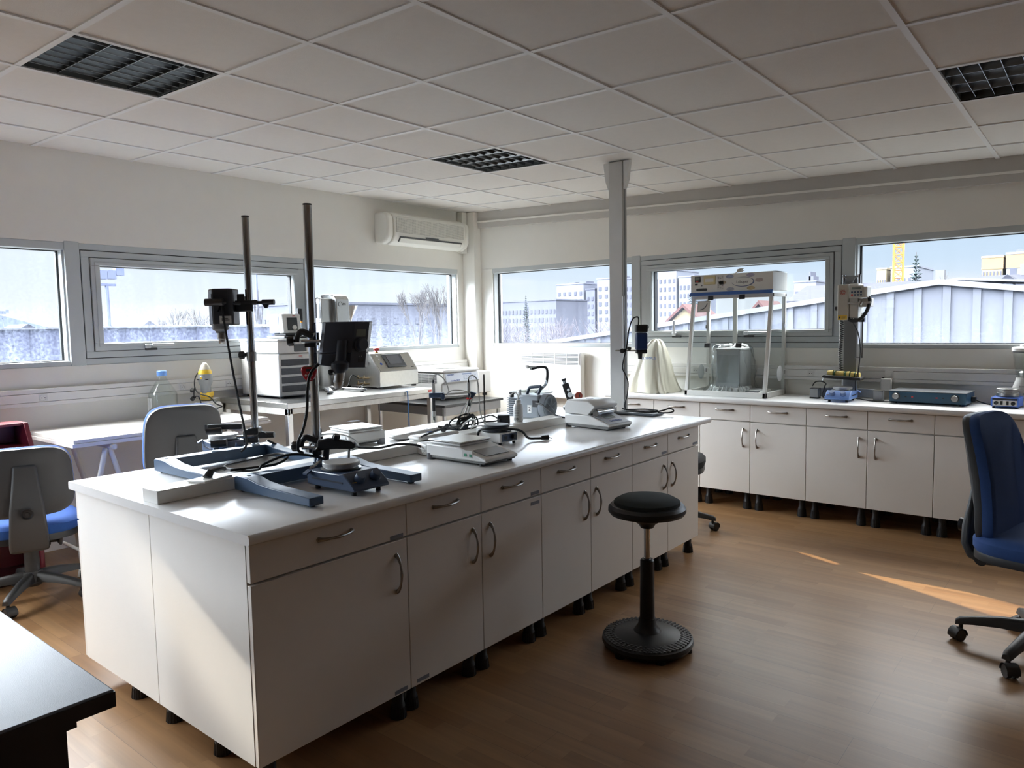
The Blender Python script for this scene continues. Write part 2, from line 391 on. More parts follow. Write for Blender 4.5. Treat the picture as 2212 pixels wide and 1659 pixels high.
# ceiling: tiles between T bars, sloping with the roof; luminaires fill three cells
def gx(i): return 3.5 + .6*i*math.cos(.03318)
def gy(j): return -3.46 + .6*j
LIGHT_CELLS = [(-3, -2), (-3, 2), (2, 2)]
bm = new_bm()
for i in range(-6, 10):
    for j in range(-10, 6):
        if (i, j) in LIGHT_CELLS: continue
        x0, x1, y0, y1 = max(gx(i), -.05), min(gx(i+1), XR+.05), max(gy(j), YF-.05), min(gy(j+1), .05)
        if x1 <= x0 or y1 <= y0: continue
        dz = random.uniform(0, .003)
        hexa(bm, [(x0, y0, cz(x0)+dz), (x1, y0, cz(x1)+dz), (x1, y1, cz(x1)+dz), (x0, y1, cz(x0)+dz)], [(x0, y0, cz(x0)+.02), (x1, y0, cz(x1)+.02), (x1, y1, cz(x1)+.02), (x0, y1, cz(x0)+.02)])
struct(obj('ceiling', bm, CEIL, smooth=False), 'suspended ceiling of square mineral tiles')
bm = new_bm(); g = .012
for i in range(-5, 10):
    x = gx(i); box(bm, x-g, x+g, YF, .0, cz(x)-.006, cz(x)+.003)
o = struct(obj('trim_5', bm, TBAR, smooth=False), 'white ceiling bars running towards the right wall')
bm = new_bm()
for j in range(-9, 6):
    y = gy(j); hexa(bm, [(0, y-g, cz(0)-.0045), (XR, y-g, cz(XR)-.0045), (XR, y+g, cz(XR)-.0045), (0, y+g, cz(0)-.0045)], [(0, y-g, cz(0)+.003), (XR, y-g, cz(XR)+.003), (XR, y+g, cz(XR)+.003), (0, y+g, cz(0)+.003)])
struct(obj('trim_6', bm, TBAR, smooth=False), 'white ceiling bars running towards the left wall')
bm = new_bm(); box(bm, -.3, XR+.3, YF-.3, .3, 2.85, 2.95)
struct(obj('trim_7', bm, M('roof_deck', (.3, .3, .3), .8), smooth=False), 'roof deck above the suspended ceiling')

# windows: each pane is its own window
def window(n, wall, u0, u1, opening=False, handle=None, label=''):
    t = bpy.data.objects.new(f'window_{n}', None); COL.objects.link(t); struct(t, label)
    def bx(bm, a0, a1, d0, d1, z0, z1):
        if wall == 'L': box(bm, -d1, -d0, a0, a1, z0, z1)
        else: box(bm, a0, a1, d0, d1, z0, z1)
    def ring(bm, a0, a1, z0, z1, w, d0, d1, wz=None):
        wz = w if wz is None else wz
        bx(bm, a0, a1, d0, d1, z0, z0+wz); bx(bm, a0, a1, d0, d1, z1-wz, z1); bx(bm, a0, a0+w, d0, d1, z0+wz, z1-wz); bx(bm, a1-w, a1, d0, d1, z0+wz, z1-wz)
    bm = new_bm()
    if not opening:
        bx(bm, u0, u1, .005, .11, SILL, SILL+.032); bx(bm, u0, u1, .005, .11, HEAD-.05, HEAD); bx(bm, u0-.01, u0+.012, .02, .11, SILL, HEAD); bx(bm, u1-.012, u1+.01, .02, .11, SILL, HEAD)
        obj('frame', bm, WFR, t, bevel=.003)
        bm = new_bm(); ring(bm, u0+.012, u1-.012, SILL+.032, HEAD-.05, .013, .082, .106, .006); obj('gasket', bm, GASK, t)
        bm = new_bm(); bx(bm, u0+.015, u1-.015, .090, .098, SILL+.034, HEAD-.052); obj('pane', bm, PGLASS, t, smooth=False)
    else:
        ring(bm, u0, u1, SILL, HEAD, .004, .005, .11, .042)
        obj('frame', bm, WFR, t, bevel=.003)
        bm = new_bm(); ring(bm, u0+.004, u1-.004, SILL+.042, HEAD-.042, .003, .004, .03, .005); obj('gasket', bm, GASK, t)
        bm = new_bm(); ring(bm, u0+.007, u1-.007, SILL+.047, HEAD-.047, .05, .0, .10, .042)
        obj('casing', bm, WFR, t, bevel=.003)
        bm = new_bm(); ring(bm, u0+.057, u1-.057, SILL+.089, HEAD-.089, .004, .004, .03); obj('gasket', bm, GASK, t)
        bm = new_bm(); ring(bm, u0+.061, u1-.061, SILL+.093, HEAD-.093, .058, -.012, .08, .050); ring(bm, u0+.085, u1-.085, SILL+.12, HEAD-.12, .030, -.017, .0, .022)
        obj('sash', bm, WFR, t, bevel=.003)
        bm = new_bm(); ring(bm, u0+.119, u1-.119, SILL+.143, HEAD-.143, .008, .028, .075, .004); obj('gasket', bm, GASK, t)
        bm = new_bm(); bx(bm, u0+.118, u1-.118, .045, .055, SILL+.142, HEAD-.142); obj('pane', bm, PGLASS, t, smooth=False)
        for hu, vert in (handle or []):
            z = SILL+.108
            bm = new_bm(); bx(bm, hu-.012, hu+.07, -.034, -.013, z-.022, z-.006 ); obj('handle_base', bm, BLACKP, t, bevel=.003)
            bm = new_bm(); bx(bm, hu-.014, hu+.026, -.036, -.014, z-.008, z+.022)
            if vert: bx(bm, hu+.000, hu+.022, -.052, -.036, z, z+.125)
            else: bx(bm, hu+.026, hu+.185, -.052, -.034, z+.004, z+.024)
            obj('handle', bm, M('handle_silver', (.70, .72, .74), .3, .6), t, bevel=.006, seg=3)
    if wall == 'L': portal((-.03, (u0+u1)/2, 1.6), (0, -PI/2, 0), .78, u1-u0)
    else: portal(((u0+u1)/2, .03, 1.6), (-PI/2, 0, 0), u1-u0, .78)
hw = .045
window(1, 'L', YW[2]+hw, YW[3]-hw, True, [(-3.43, False)], 'opening sash window with a lever handle between the two left panes')
window(2, 'L', YW[3]+hw, LEFT_END, False, None, 'fixed pane beside the corner pillar on the left wall')
window(3, 'L', YW[1]+hw, YW[2]-hw, False, None, 'fixed pane at the left edge of the picture')
window(4, 'L', YW[0]+hw, YW[1]-hw, True, [(-6.6, False)], 'opening sash window outside the view on the left wall')
t = bpy.data.objects.new('window_5', None); COL.objects.link(t); struct(t, 'window band behind the viewer')  # unseen opening, added and sized for the light on the island's near panel
part('frame', WFR, t, (box, .9, 1.6, YF-.13, YF-.02, 1.2, 1.25), (box, .9, 1.6, YF-.13, YF-.02, 1.95, 2.0), *[(box, x-.03, x+.03, YF-.13, YF-.02, 1.25, 1.95) for x in (.93, 1.57)])
part('pane', PGLASS, t, (box, .9, 1.6, YF-.09, YF-.08, 1.25, 1.95), smooth=False)
portal((1.25, YF+.03, 1.6), (PI/2, 0, 0), .7, .78)
window(6, 'R', RIGHT_START, XW[0]-hw, False, None, 'fixed pane right of the corner pillar, behind the post')
window(7, 'R', XW[0]+hw, XW[1]-hw, True, [(2.385, True), (3.02, False)], 'opening sash window behind the fume hood')
window(8, 'R', XW[1]+hw, XW[2]-hw, False, None, 'fixed pane behind the mixer stand with the crane in view')
window(9, 'R', XW[2]+hw, XW[3]-hw, True, [(6.3, False)], 'opening sash window outside the view on the right wall')
n = 8
for y in YW:
    struct(part(f'trim_{n}', WFR, None, (box, -.12, .004, y-hw, y+hw, SILL-.002, HEAD+.008), bevel=.004), 'grey mullion of the left window band'); n += 1
for x in XW:
    struct(part(f'trim_{n}', WFR, None, (box, x-hw, x+hw, -.004, .12, SILL-.002, HEAD+.004), bevel=.004), 'grey mullion of the right window band'); n += 1

# cable ducts on the walls
DUCT = M('duct_white', (.80, .79, .765), .4, var=.02)
def duct(wall, a0, a1, z0, n):
    bm = new_bm()
    def bx(a, b, d, y0, y1):
        if wall == 'L': box(bm, 0, d, a, b, y0, y1)
        else: box(bm, a, b, -d, 0, y0, y1)
    bx(a0, a1, .045, z0, z0+.024); bx(a0, a1, .050, z0+.026, z0+.078); bx(a0, a1, .045, z0+.080, z0+.108)
    o = obj(f'trim_{n}', bm, DUCT, bevel=.002); struct(o, 'white cable duct along the wall below the windows'); return o
duct('L', YF, -.12, .955, 20); duct('R', 1.75, XR, .955, 21)
for k, (a, b) in enumerate(((YF, -.12),)):
    struct(part('baseboard_left', DUCT, None, (box, 0, .018, a, b, 0, .12), (box, 0, .03, a, b, .13, .17), bevel=.002), 'white skirting along the left wall')
struct(part('baseboard_right', DUCT, None, (box, .17, 2.0, -.018, 0, 0, .12), bevel=.002), 'white skirting along the right wall')

# ------------------------------------------------------------------ the view outside
def ext(name, col, rough=.9): return M('out_' + name, tuple(c*.42 for c in col), rough, spec=.1, var=.10, scale=.6)  # bluish outdoor tints hold the haze of the dusty panes
GROUND = ext('ground', (.10, .105, .105))
struct(part('ground', GROUND, None, (box, -260, 160, -120, 300, -4.2, -4.0), smooth=False), 'yard and fields outside')
def sh(o, label, cat, group=None): return tag(o, label, cat, group)
# corrugated shed
SHED = ext('shed_sheet', (.115, .125, .155)); SHEDR = ext('shed_roof', (.16, .17, .20))
t = thing('shed', 'pale ribbed metal shed with a low gable outside the right windows', 'shed', (0, 14, 0))
def gable(x):
    return 2.32 - (.125 if x < 2.16 else .14)*abs(x - 2.16)
bm = new_bm(); x = -9.0
while x < 12:
    for a, b, y in ((x, x+.44, 0), (x+.44, x+.60, -.05)):
        prism(bm, [(a, -4), (b, -4), (b, gable(b)-.09), (a, gable(a)-.09)], y, 2, 'y')
    x += .60
obj('wall', bm, SHED, t, smooth=False)
bm = new_bm(); prism(bm, [(-9.2, gable(-9.2)-.13), (2.16, gable(2.16)-.13), (12.2, gable(12.2)-.13), (12.2, gable(12.2)), (2.16, gable(2.16)), (-9.2, gable(-9.2))], -.12, 10, 'y')
obj('roof', bm, SHEDR, t, smooth=False)
t = thing('shed', 'white roofed annexe standing beyond the ribbed metal shed', 'shed', (0, 30, 0))
part('wall', SHED, t, (box, -1.2, 3.8, .1, 3, -4, 2.7)); part('roof', SHEDR, t, (prism, [(-1.6, 2.85), (.3, 3.09), (4.2, 2.75), (4.2, 2.66), (.3, 2.98), (-1.6, 2.74)], 0, 3, 'y'), smooth=False)
WINM = ext('windows', (.085, .092, .125)); 
def house(x0, x1, y0, y1, z1, zr, wcol, rcol, label, chim=(), ridge='x', wins=(), group=None):
    t = thing('house', label, 'house', ((x0+x1)/2, (y0+y1)/2, -4), 0, group); w, d = (x1-x0)/2, (y1-y0)/2; h, hr = z1+4, zr+4
    bm = new_bm(); box(bm, -w, w, -d, d, 0, h)
    if ridge == 'y': prism(bm, [(-w, h), (w, h), (0, hr)], -d, d, 'y')
    obj('wall', bm, wcol, t, smooth=False)
    bm = new_bm()
    if ridge == 'x':
        prism(bm, [(-d-.4, h-.05), (0, hr), (d+.4, h-.05), (d+.4, h-.3), (-d-.4, h-.3)], -w-.3, w+.3, 'x')
    else:
        prism(bm, [(-w-.4, h-.25), (0, hr+.1), (w+.4, h-.25), (w+.4, h-.05), (0, hr+.32), (-w-.4, h-.05)], -d-.3, d+.3, 'y')
    obj('roof', bm, rcol, t, smooth=False)
    for cx in chim: part('chimney', wcol, t, (box, cx-w-.25, cx-w+.25, -.3, .3, h, hr+.6))
    for (a, b) in wins: part('window', WINM, t, (box, a-w, a-w+.8, -d-.06, -d+.02, b+4, b+5.0))
    return t
SLATE = ext('slate', (.035, .038, .055)); RENDER = ext('render', (.15, .155, .17)); BRICK = ext('brick', (.10, .05, .05)); CREAM = ext('cream', (.30, .25, .16)); WHITEB = ext('white_block', (.20, .22, .27)); PALEB = ext('pale_tower', (.165, .18, .235)); GREYT = ext('grey_tower', (.115, .125, .17)); TAN = ext('tan', (.25, .18, .11))
house(-11.2, -1.45, 44, 52, 2.75, 3.85, RENDER, SLATE, 'long low house with a dark slate roof behind the conifer and crane', (3, 8), wins=[(k*1.4+.5, 1.7) for k in range(6)])
house(-.75, 6.5, 44, 52, 3.0, 3.95, RENDER, SLATE, 'house with dark slate roof below the cream tower block', (2, 5), wins=[(.5, 2.0), (4.2, 2.0), (6, 2.0)])
house(.75, 1.75, 38.5, 41.5, 2.8, 3.2, WHITEB, SLATE, 'small white gabled house in front of the slate roofs', (), 'y')
house(-17.9, -16.1, 40, 43, 1.6, 2.35, CREAM, BRICK, 'cream gabled cottage with a red roof behind the left of the fume hood', (), 'y')
house(-12.5, -11.2, 40, 43, 1.6, 2.4, CREAM, BRICK, 'cream gabled cottage seen through the right half of the fume hood', (), 'y')
def block(x0, x1, y0, y1, z1, mat, label, rows, cols, top=None, band=None, face='y', extras=(), winm=None):
    t = thing('apartment_building', label, 'building', ((x0+x1)/2, (y0+y1)/2, -4)); w, d, h = (x1-x0)/2, (y1-y0)/2, z1+4
    part('wall', mat, t, (box, -w, w, -d, d, 0, h), smooth=False)
    if band: part('cladding', band[0], t, (box, -w-.06, w+.06, -d-.06, d+.06, band[1]+4, h+.02), smooth=False)
    part('parapet', mat, t, (box, -w-.1, w+.1, -d-.1, d+.1, h, h+.25), smooth=False)
    for (a, b, hh) in extras: part('rooftop_plant', GREYT, t, (box, a-w, b-w, -1.5, 1.5, h, h+hh))
    zlo = max(h - rows*2.0, .5)
    for r in range(rows):
        for c in range(cols):
            zz = h - .75 - (r+1)*(h-zlo)/(rows+.4)*.86; cw = 2*w/cols; a = -w + (c+.5)*cw
            part('window', winm or WINM, t, (box, a-cw*.22, a+cw*.22, -d-.10, -d+.05, zz, zz+(h-zlo)/(rows+.4)*.42), smooth=False)
            if face == 'both':
                dw = 2*d/cols; b = -d+(c+.5)*dw
                part('window', winm or WINM, t, (box, w-.05, w+.10, b-dw*.2, b+dw*.2, zz, zz+(h-zlo)/(rows+.4)*.42), smooth=False)
    return t
block(-6.45, -4.45, 95, 109, 8.2, CREAM, 'cream tower block with orange upper floors at the right edge', 4, 6, band=(TAN, 6.9), extras=((.7, 1.5, .7),))
block(-4.1, 2.5, 95, 109, 8.45, WHITEB, 'white and tan panelled flank of the tower block at the right edge', 4, 5, band=(TAN, 6.9), extras=((.4, 2.0, .9), (1.2, 1.5, 1.5)))
block(-22.2, -20.9, 115, 127, 8.8, CREAM, 'sunlit end of the white block left of the crane tower', 4, 4)  # sunlight on this end is put into its cream colour
block(-20.3, -16.7, 115, 127, 8.9, WHITEB, 'white apartment block behind the crane tower', 4, 5, extras=((.4, 1.2, .4),))
block(-37.7, -34.0, 125, 135, 8.0, PALEB, 'pale tower block right of the fume hood top', 4, 4, extras=((1.0, 2.2, 1.2), (1.4, 1.7, 2.0)))
block(-59.6, -56.4, 125, 135, 10.1, PALEB, 'pale tower block behind the left edge of the fume hood', 5, 4, extras=((.6, 1.6, .6),))
block(-64.0, -60.1, 125, 135, 11.5, WHITEB, 'whitish tower block in the left corner of the opening window', 5, 4, extras=((2.6, 3.2, .5),))
block(-71.6, -68.8, 125, 135, 10.4, GREYT, 'grey tower block just right of the post', 5, 3, extras=((1.2, 2.4, .5),))
block(-78.2, -72.2, 125, 135, 10.7, PALEB, 'tall pale tower block just left of the post', 5, 4, extras=((1.4, 4.0, .7), (2.2, 3.0, 1.2)))
block(-81.0, -78.8, 125, 135, 8.7, GREYT, 'narrow grey block left of the tall pale tower', 4, 2)
block(-88.6, -81.6, 125, 135, 10.0, PALEB, 'pale tower block with stepped roof in the middle of the corner pane', 5, 5, extras=((1.0, 2.6, .7), (3.6, 5.4, .8)))
block(-88.0, -70.8, 100, 110, 5.75, GREYT, 'long low grey building along the horizon in the corner pane', 3, 20)
block(-72.0, -60.0, 41.0, 66.0, 4.1, GREYT, 'low blue grey apartment block with small windows outside the left corner pane', 4, 14, face='both')
# left side: fence-like sheds and roofs
FENCE = ext('fence_sheet', (.075, .085, .15))  # lavender blue includes the haze seen through the glass
t = thing('shed', 'long blue grey sheet metal shed running along the left windows', 'shed', (-26, 0, 0))
bm = new_bm(); y = -16.0
while y < 13:
    box(bm, -2, 0 if int(y*2) % 2 else -.06, y, y+.5, -4, 1.62); y += .5
obj('wall', bm, FENCE, t, smooth=False); part('roof', SHEDR, t, (box, -2.1, .1, -16.2, 13.2, 1.60, 1.66), smooth=False)
t = thing('shed', 'low shed with a light ribbed roof outside the opening left window', 'shed', (-30, 0, 0))
bm = new_bm(); y = 9.9
while y < 22:
    box(bm, -7, 0, y, y+.16, 1.58, 1.74); box(bm, -7, -.05, y+.16, y+.32, 1.58, 1.67); y += .32
obj('roof', bm, ext('light_roof', (.26, .27, .28)), t, smooth=False); part('wall', FENCE, t, (box, -6.8, -.1, 10, 22, -4, 1.58), smooth=False)
house(-64, -59, 19.5, 21.1, 1.75, 2.0, RENDER, SLATE, 'grey roofed house beyond the left shed, beside the floodlight mast', (), 'x')
house(-64, -60, 23.2, 24.5, 1.7, 2.45, RENDER, ext('grey_roof', (.12, .13, .17)), 'steep grey gable roof beyond the shed in the opening left window', (), 'x')
house(-70, -66, 15.9, 17.0, 1.8, 2.3, RENDER, SLATE, 'dark roof peeping over the shed in the left edge pane', (), 'x')
MAST = ext('mast', (.16, .19, .32))
def mast(x, y, z, label, s=1.0, lean=0.0):
    t = thing('floodlight_mast', label, 'floodlight', (x, y, -4))
    part('mast', MAST, t, (cyl, (0, 0, 0), (0, lean, z+4), .20*s, .11*s, 8))
    bm = new_bm(); box(bm, -.1, .1, lean-.55*s, lean+.55*s, z+3.9, z+4.05); obj('crossbar', bm, MAST, t)
    for k in (-.75, -.25, .3, .8):
        bm = new_bm(); box(bm, -.25*s, .2*s, lean+(k-.26)*s, lean+(k+.26)*s, z+4.2+abs(k)*.5*s, z+4.2+abs(k)*.5*s+.55*s); obj('lamp', bm, MAST, t)
mast(-45, 14.55, 4.55, 'tall floodlight mast in the opening left window')
mast(-50, 28.4, 7.9, 'thin floodlight pole right of the chrome stand rod', .7)
mast(-75, 14.6, 3.0, 'small far floodlight at the very left edge', .6)
mast(-75, 18.2, 3.1, 'small leaning mast in the left edge pane', .5, -.9)
# crane tower
CR = ext('crane', (.50, .20, .05))
t = thing('crane_tower', 'orange lattice crane tower in the right window', 'crane', (-8.1, 60, 0), .3)
bm = new_bm(); s = .34
for a in (-s, s):
    for b in (-s, s): box(bm, a-.045, a+.045, b-.045, b+.045, -4, 14)
obj('upright', bm, CR, t, smooth=False)
bm = new_bm(); z = -4.0; k = 0
while z < 14:
    for b in (-s, s):
        cyl(bm, (-s, b, z), (s, b, z+.62), .028, n=5); cyl(bm, (s, b, z), (-s, b, z+.62), .028, n=5); cyl(bm, (-s, b, z), (s, b, z), .028, n=5)
    for a in (-s, s): cyl(bm, (a, -s, z), (a, s, z+.62), .028, n=5)
    z += .62; k += 1
obj('lattice', bm, CR, t, smooth=False)
# bare trees and conifers
BARK = ext('bark', (.085, .08, .085)); CONF = ext('conifer', (.035, .06, .06)); SHRUB = ext('shrub', (.11, .10, .12)); SHRUBR = ext('red_shrub', (.14, .085, .10))
def tree(x, y, h, spread, label, base=-4.0, seed=1, levels=4, mat=None, r0=.16, upright=.35):
    rnd = random.Random(seed); t = thing('bare_tree', label, 'tree', (x, y, base))
    tr = new_bm(); br = new_bm()
    def grow(bm, p, d, ln, r, lv):
        q = p + d*ln; cyl(bm, p, q, r, r*.68, 5, False)
        if lv == 0: return
        for k in range(3 if lv > 1 else 4):
            a = rnd.uniform(0, 2*PI); tilt = rnd.uniform(.25, .75)*spread
            nd_ = (d + Vector((math.cos(a), math.sin(a), 0))*tilt + Vector((0, 0, upright))).normalized()
            grow(br, p + d*ln*rnd.uniform(.65, 1.0), nd_, ln*rnd.uniform(.62, .80), r*.58, lv-1)
    grow(tr, Vector((0, 0, 0)), Vector((0, 0, 1)), h*.36, r0, levels)
    obj('trunk', tr, mat or BARK, t, smooth=False); obj('branches', br, mat or BARK, t, smooth=False)
def conifer(x, y, h, w, label, base=-4.0, seed=1):
    rnd = random.Random(seed); t = thing('conifer', label, 'tree', (x, y, base))
    part('trunk', BARK, t, (cyl, (0, 0, 0), (0, 0, h), .12, .02, 6))
    bm = new_bm(); n = 34
    for k in range(n):
        f = k/n; z = h*(.18 + .82*f); R = w*(1-f)**.85 + .05
        for a in range(9):
            an = a*2*PI/9 + rnd.uniform(-.4, .4) + k; rr = R*rnd.uniform(.55, 1.15)
            c, s_ = math.cos(an), math.sin(an); dz = -rr*.28
            p = Vector((c*rr, s_*rr, z+dz)); wv = Vector((-s_, c, 0))*rr*.22
            v = [bm.verts.new(q) for q in (Vector((0, 0, z)), p+wv, p+Vector((c, s_, .12))*rr*.18, p-wv, Vector((0, 0, z-.25-rr*.2)))]
            bm.faces.new([v[0], v[1], v[2]]); bm.faces.new([v[0], v[2], v[3]]); bm.faces.new([v[4], v[2], v[1]]); bm.faces.new([v[4], v[3], v[2]])
    obj('foliage', bm, CONF, t, smooth=False)
def bush(x, y, h, w, label, mat=None, base=-4.0, seed=1):
    rnd = random.Random(seed); t = thing('shrub', label, 'shrub', (x, y, base)); bm = new_bm()
    for k in range(150):
        a = rnd.uniform(0, 2*PI); tl = rnd.uniform(.05, .9); d = Vector((math.cos(a)*tl, math.sin(a)*tl, 1)).normalized()
        p = Vector((rnd.uniform(-w, w)*.5, rnd.uniform(-w, w)*.5, h*rnd.uniform(.1, .55))); q = p + d*h*rnd.uniform(.2, .5)
        cyl(bm, p, q, .035, .012, 4, False)
        for s_ in range(2):
            a2 = rnd.uniform(0, 2*PI); cyl(bm, p.lerp(q, .5), p.lerp(q, .5)+Vector((math.cos(a2), math.sin(a2), 1.1))*h*.12, .018, .008, 4, False)
    obj('twigs', bm, mat or SHRUB, t, smooth=False)
tree(-50, 46.6, 10.2, .85, 'big bare tree in front of the low apartments in the corner pane', seed=3, levels=5, r0=.22)
tree(-46, 45.6, 9.6, .85, 'second big bare tree at the right of the corner pane on the left wall', seed=9, levels=5, r0=.20)
tree(-50, 23.3, 7.3, .9, 'rounded bare tree in the opening left window beside the stirrer', seed=4, levels=5, r0=.14)
tree(-55, 23.2, 7.0, .9, 'smaller rounded bare tree left of its taller neighbour', seed=5, levels=5, r0=.12)
tree(-42, 12.8, 7.0, .22, 'slim poplar standing left of the floodlight mast', seed=6, levels=4, r0=.10, upright=.9)
tree(-48, 27.2, 8.6, .25, 'slim bare tree right of the chrome stand rod', seed=7, levels=4, r0=.10, upright=.9)
tree(-75, 28.4, 6.8, .8, 'small bare tree behind the steep grey roof', seed=8, levels=4, r0=.08)
tree(-.3, 36.2, 7.3, .6, 'bare tree before the slate roofs in the right window', seed=11, levels=5, r0=.12)
tree(-7.6, 72, 9.6, .7, 'bare tree poking over the slate roof right of the conifer', seed=12, levels=4, r0=.10)
tree(-4.2, 78, 10.2, .7, 'bare tree over the slate roof nearest the cream tower', seed=16, levels=4, r0=.10)
conifer(-6.0, 55.5, 10.3, 1.35, 'dark conifer right of the crane tower', seed=2)
conifer(-23.0, 54, 8.6, 1.5, 'dark conifer seen left of the fume hood', seed=3)
conifer(-58, 75, 9.7, 1.0, 'conifer tip over the long building in the corner pane', seed=5)
for k, (x, y, h, w, m_, l) in enumerate(((-26.5, 46, 6.6, 3.4, SHRUB, 'grey leafless thicket below the towers left of the fume hood'), (-15.5, 34, 6.0, 3.0, SHRUB, 'leafless thicket behind the left half of the fume hood'), (-5.2, 27, 6.2, 1.0, SHRUBR, 'reddish shrub left of the crane foot'), (-1.2, 26.6, 6.4, 1.0, SHRUBR, 'reddish shrub right of the conifer above the shed'), (3.2, 26.6, 6.4, 1.0, SHRUB, 'grey shrub at the right edge above the shed'), (-37, 52, 6.6, 4.0, SHRUB, 'grey leafless thicket just right of the post'), (-46, 56, 7.0, 4.5, SHRUB, 'grey leafless thicket just left of the post'), (-52, 74, 7.2, 3.0, SHRUB, 'grey leafless thicket at the left of the corner pane'))):
    bush(x, y, h, w, l, m_, seed=20+k)
t = thing('hill', 'low blue hills along the horizon', 'hill', (-180, 40, -4)); t['kind'] = 'structure'
bm = new_bm(); pts = [(-160 + 10*k, 3.2 + 2.2*math.sin(k*.55) + 1.3*math.sin(k*1.7)) for k in range(33)]
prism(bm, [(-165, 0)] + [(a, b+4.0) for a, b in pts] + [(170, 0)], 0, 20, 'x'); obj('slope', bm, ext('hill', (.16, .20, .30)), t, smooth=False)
# ------------------------------------------------------------------ ceiling luminaires
LOUV = M('louvre_aluminium', (.30, .31, .32), .22, 1.0, var=.05); LBOX = M('luminaire_grey', (.10, .11, .11), .5); TUBE = M('lamp_tube', (.75, .76, .76), .3)
def luminaire(i, j, label):
    x0, y0 = gx(i), gy(j); s = .6; z = cz(x0+.3)
    t = thing('ceiling_light', label, 'ceiling light', (x0+.3*math.cos(.03318), y0+.3, z), 0, None, rot=(0, .03318, 0)); h = .296
    bm = new_bm()
    for a, b, c, d in ((-h, h, -h, -h+.012), (-h, h, h-.012, h), (-h, -h+.012, -h, h), (h-.012, h, -h, h)): box(bm, a, b, c, d, .0, .075)
    box(bm, -h, h, -h, h, .075, .08); obj('housing', bm, LBOX, t)
    bm = new_bm()
    for a, b, c, d in ((-h-.002, h+.002, -h-.002, -h+.008), (-h-.002, h+.002, h-.008, h+.002), (-h-.002, -h+.008, -h, h), (h-.008, h+.002, -h, h)): box(bm, a, b, c, d, -.004, .001)
    obj('rim', bm, TBAR, t)
    for k in range(4):
        yc = -h + (k+.5)*2*h/4; part('lamp_tube', TUBE, t, (cyl, (-h+.02, yc, .058), (h-.02, yc, .058), .012, None, 10))
    for k in range(5):
        yc = -h + k*2*h/4; prof = []
        w = .030
        bm = new_bm(); prism(bm, [(yc-.0012, .002), (yc+.0012, .002), (yc+w*.35, .035), (yc+w*.5, .07), (yc-w*.5, .07), (yc-w*.35, .035)] if 0 < k < 4 else [(yc-.001, .002), (yc+.001, .002), (yc+.001, .07), (yc-.001, .07)], -h+.01, h-.01, 'x')
        obj('divider', bm, LOUV, t, angle=60)
    for k in range(1, 8):
        xc = -h + k*2*h/8
        bm = new_bm(); prism(bm, [(xc-.0012, .003), (xc+.0012, .003), (xc+.009, .046), (xc-.009, .046)], -h+.01, h-.01, 'y'); obj('louvre_blade', bm, LOUV, t, angle=60)
luminaire(-3, -2, 'unlit louvred ceiling light at the upper left, nearest the viewer')
luminaire(-3, 2, 'unlit louvred ceiling light in the middle, in front of the post')
luminaire(2, 2, 'unlit louvred ceiling light cut by the right edge')

# ------------------------------------------------------------------ air conditioner and convector
ACW = M('aged_white_plastic', (.78, .77, .71), .4, var=.03)
t = thing('air_conditioner', 'cream split air conditioner on the left wall above the window', 'air conditioner', (0, 0, 0))
prof = [(.0, 2.19), (.10, 2.175), (.165, 2.205), (.195, 2.25), (.20, 2.40), (.185, 2.445), (.14, 2.47), (.0, 2.475)]
bm = new_bm(); prism(bm, [(x, z) for x, z in prof], -1.225, -.27, 'y'); body = obj('body', bm, ACW, t, bevel=.012, seg=3)
for a, b in ((-1.30, -1.227), (-.268, -.205)):
    bm = new_bm(); prism(bm, [(x*.97, (z-2.33)*.97+2.33) for x, z in prof], a, b, 'y'); obj('end_cap', bm, ACW, t, bevel=.02, seg=3)
GRL = M('grille_grey', (.42, .41, .37), .6)
part('grille', GRL, t, (box, .2005, .2035, -1.20, -.30, 2.285, 2.42))
bm = new_bm()
for k in range(13):
    z = 2.289 + k*.0104; box(bm, .2035, .2065, -1.20, -.30, z, z+.0055)
for k in range(46):
    y = -1.195 + k*.0197; box(bm, .2035, .207, y, y+.0025, 2.285, 2.42)
obj('grille_bars', bm, ACW, t, smooth=False)
part('outlet', BLACKP, t, (hexa, [(.168, -1.16, 2.206), (.199, -1.16, 2.252), (.199, -.33, 2.252), (.168, -.33, 2.206)], [(.172, -1.16, 2.204), (.203, -1.16, 2.249), (.203, -.33, 2.249), (.172, -.33, 2.204)]))
for k in range(2):
    o = .018*k; part('flap', ACW, t, (hexa, [(.170+o*.7, -1.15, 2.203+o), (.182+o*.7, -1.15, 2.221+o), (.182+o*.7, -.34, 2.221+o), (.170+o*.7, -.34, 2.203+o)], [(.176+o*.7, -1.15, 2.199+o), (.188+o*.7, -1.15, 2.217+o), (.188+o*.7, -.34, 2.217+o), (.176+o*.7, -.34, 2.199+o)]))
bm = new_bm(); prism(bm, [(-.835, 2.265), (-.655, 2.265), (-.68, 2.245), (-.81, 2.245)], .198, .2045, 'x'); obj('display', bm, DARKG, t)
part('pipe_cover', ACW, t, (box, 0, .075, -.185, -.112, 2.17, cz(.05)-.002), bevel=.006)
t = thing('convector_heater', 'flat white electric convector on the wall under the corner pane', 'radiator', (0, 0, 0))
part('body', INST, t, (box, .73, 1.465, -.085, -.02, .70, 1.15), bevel=.012, seg=3)
part('grille_recess', DARKG, t, (box, .745, 1.44, -.0865, -.084, 1.03, 1.132))
bm = new_bm()
for k in range(8):
    z = 1.034 + k*.0125; box(bm, .745, 1.44, -.090, -.0865, z, z+.0058)
for k in range(6):
    x = .745 + k*.138; box(bm, x, x+.007, -.091, -.0865, 1.03, 1.132)
obj('grille', bm, INST, t, smooth=False)
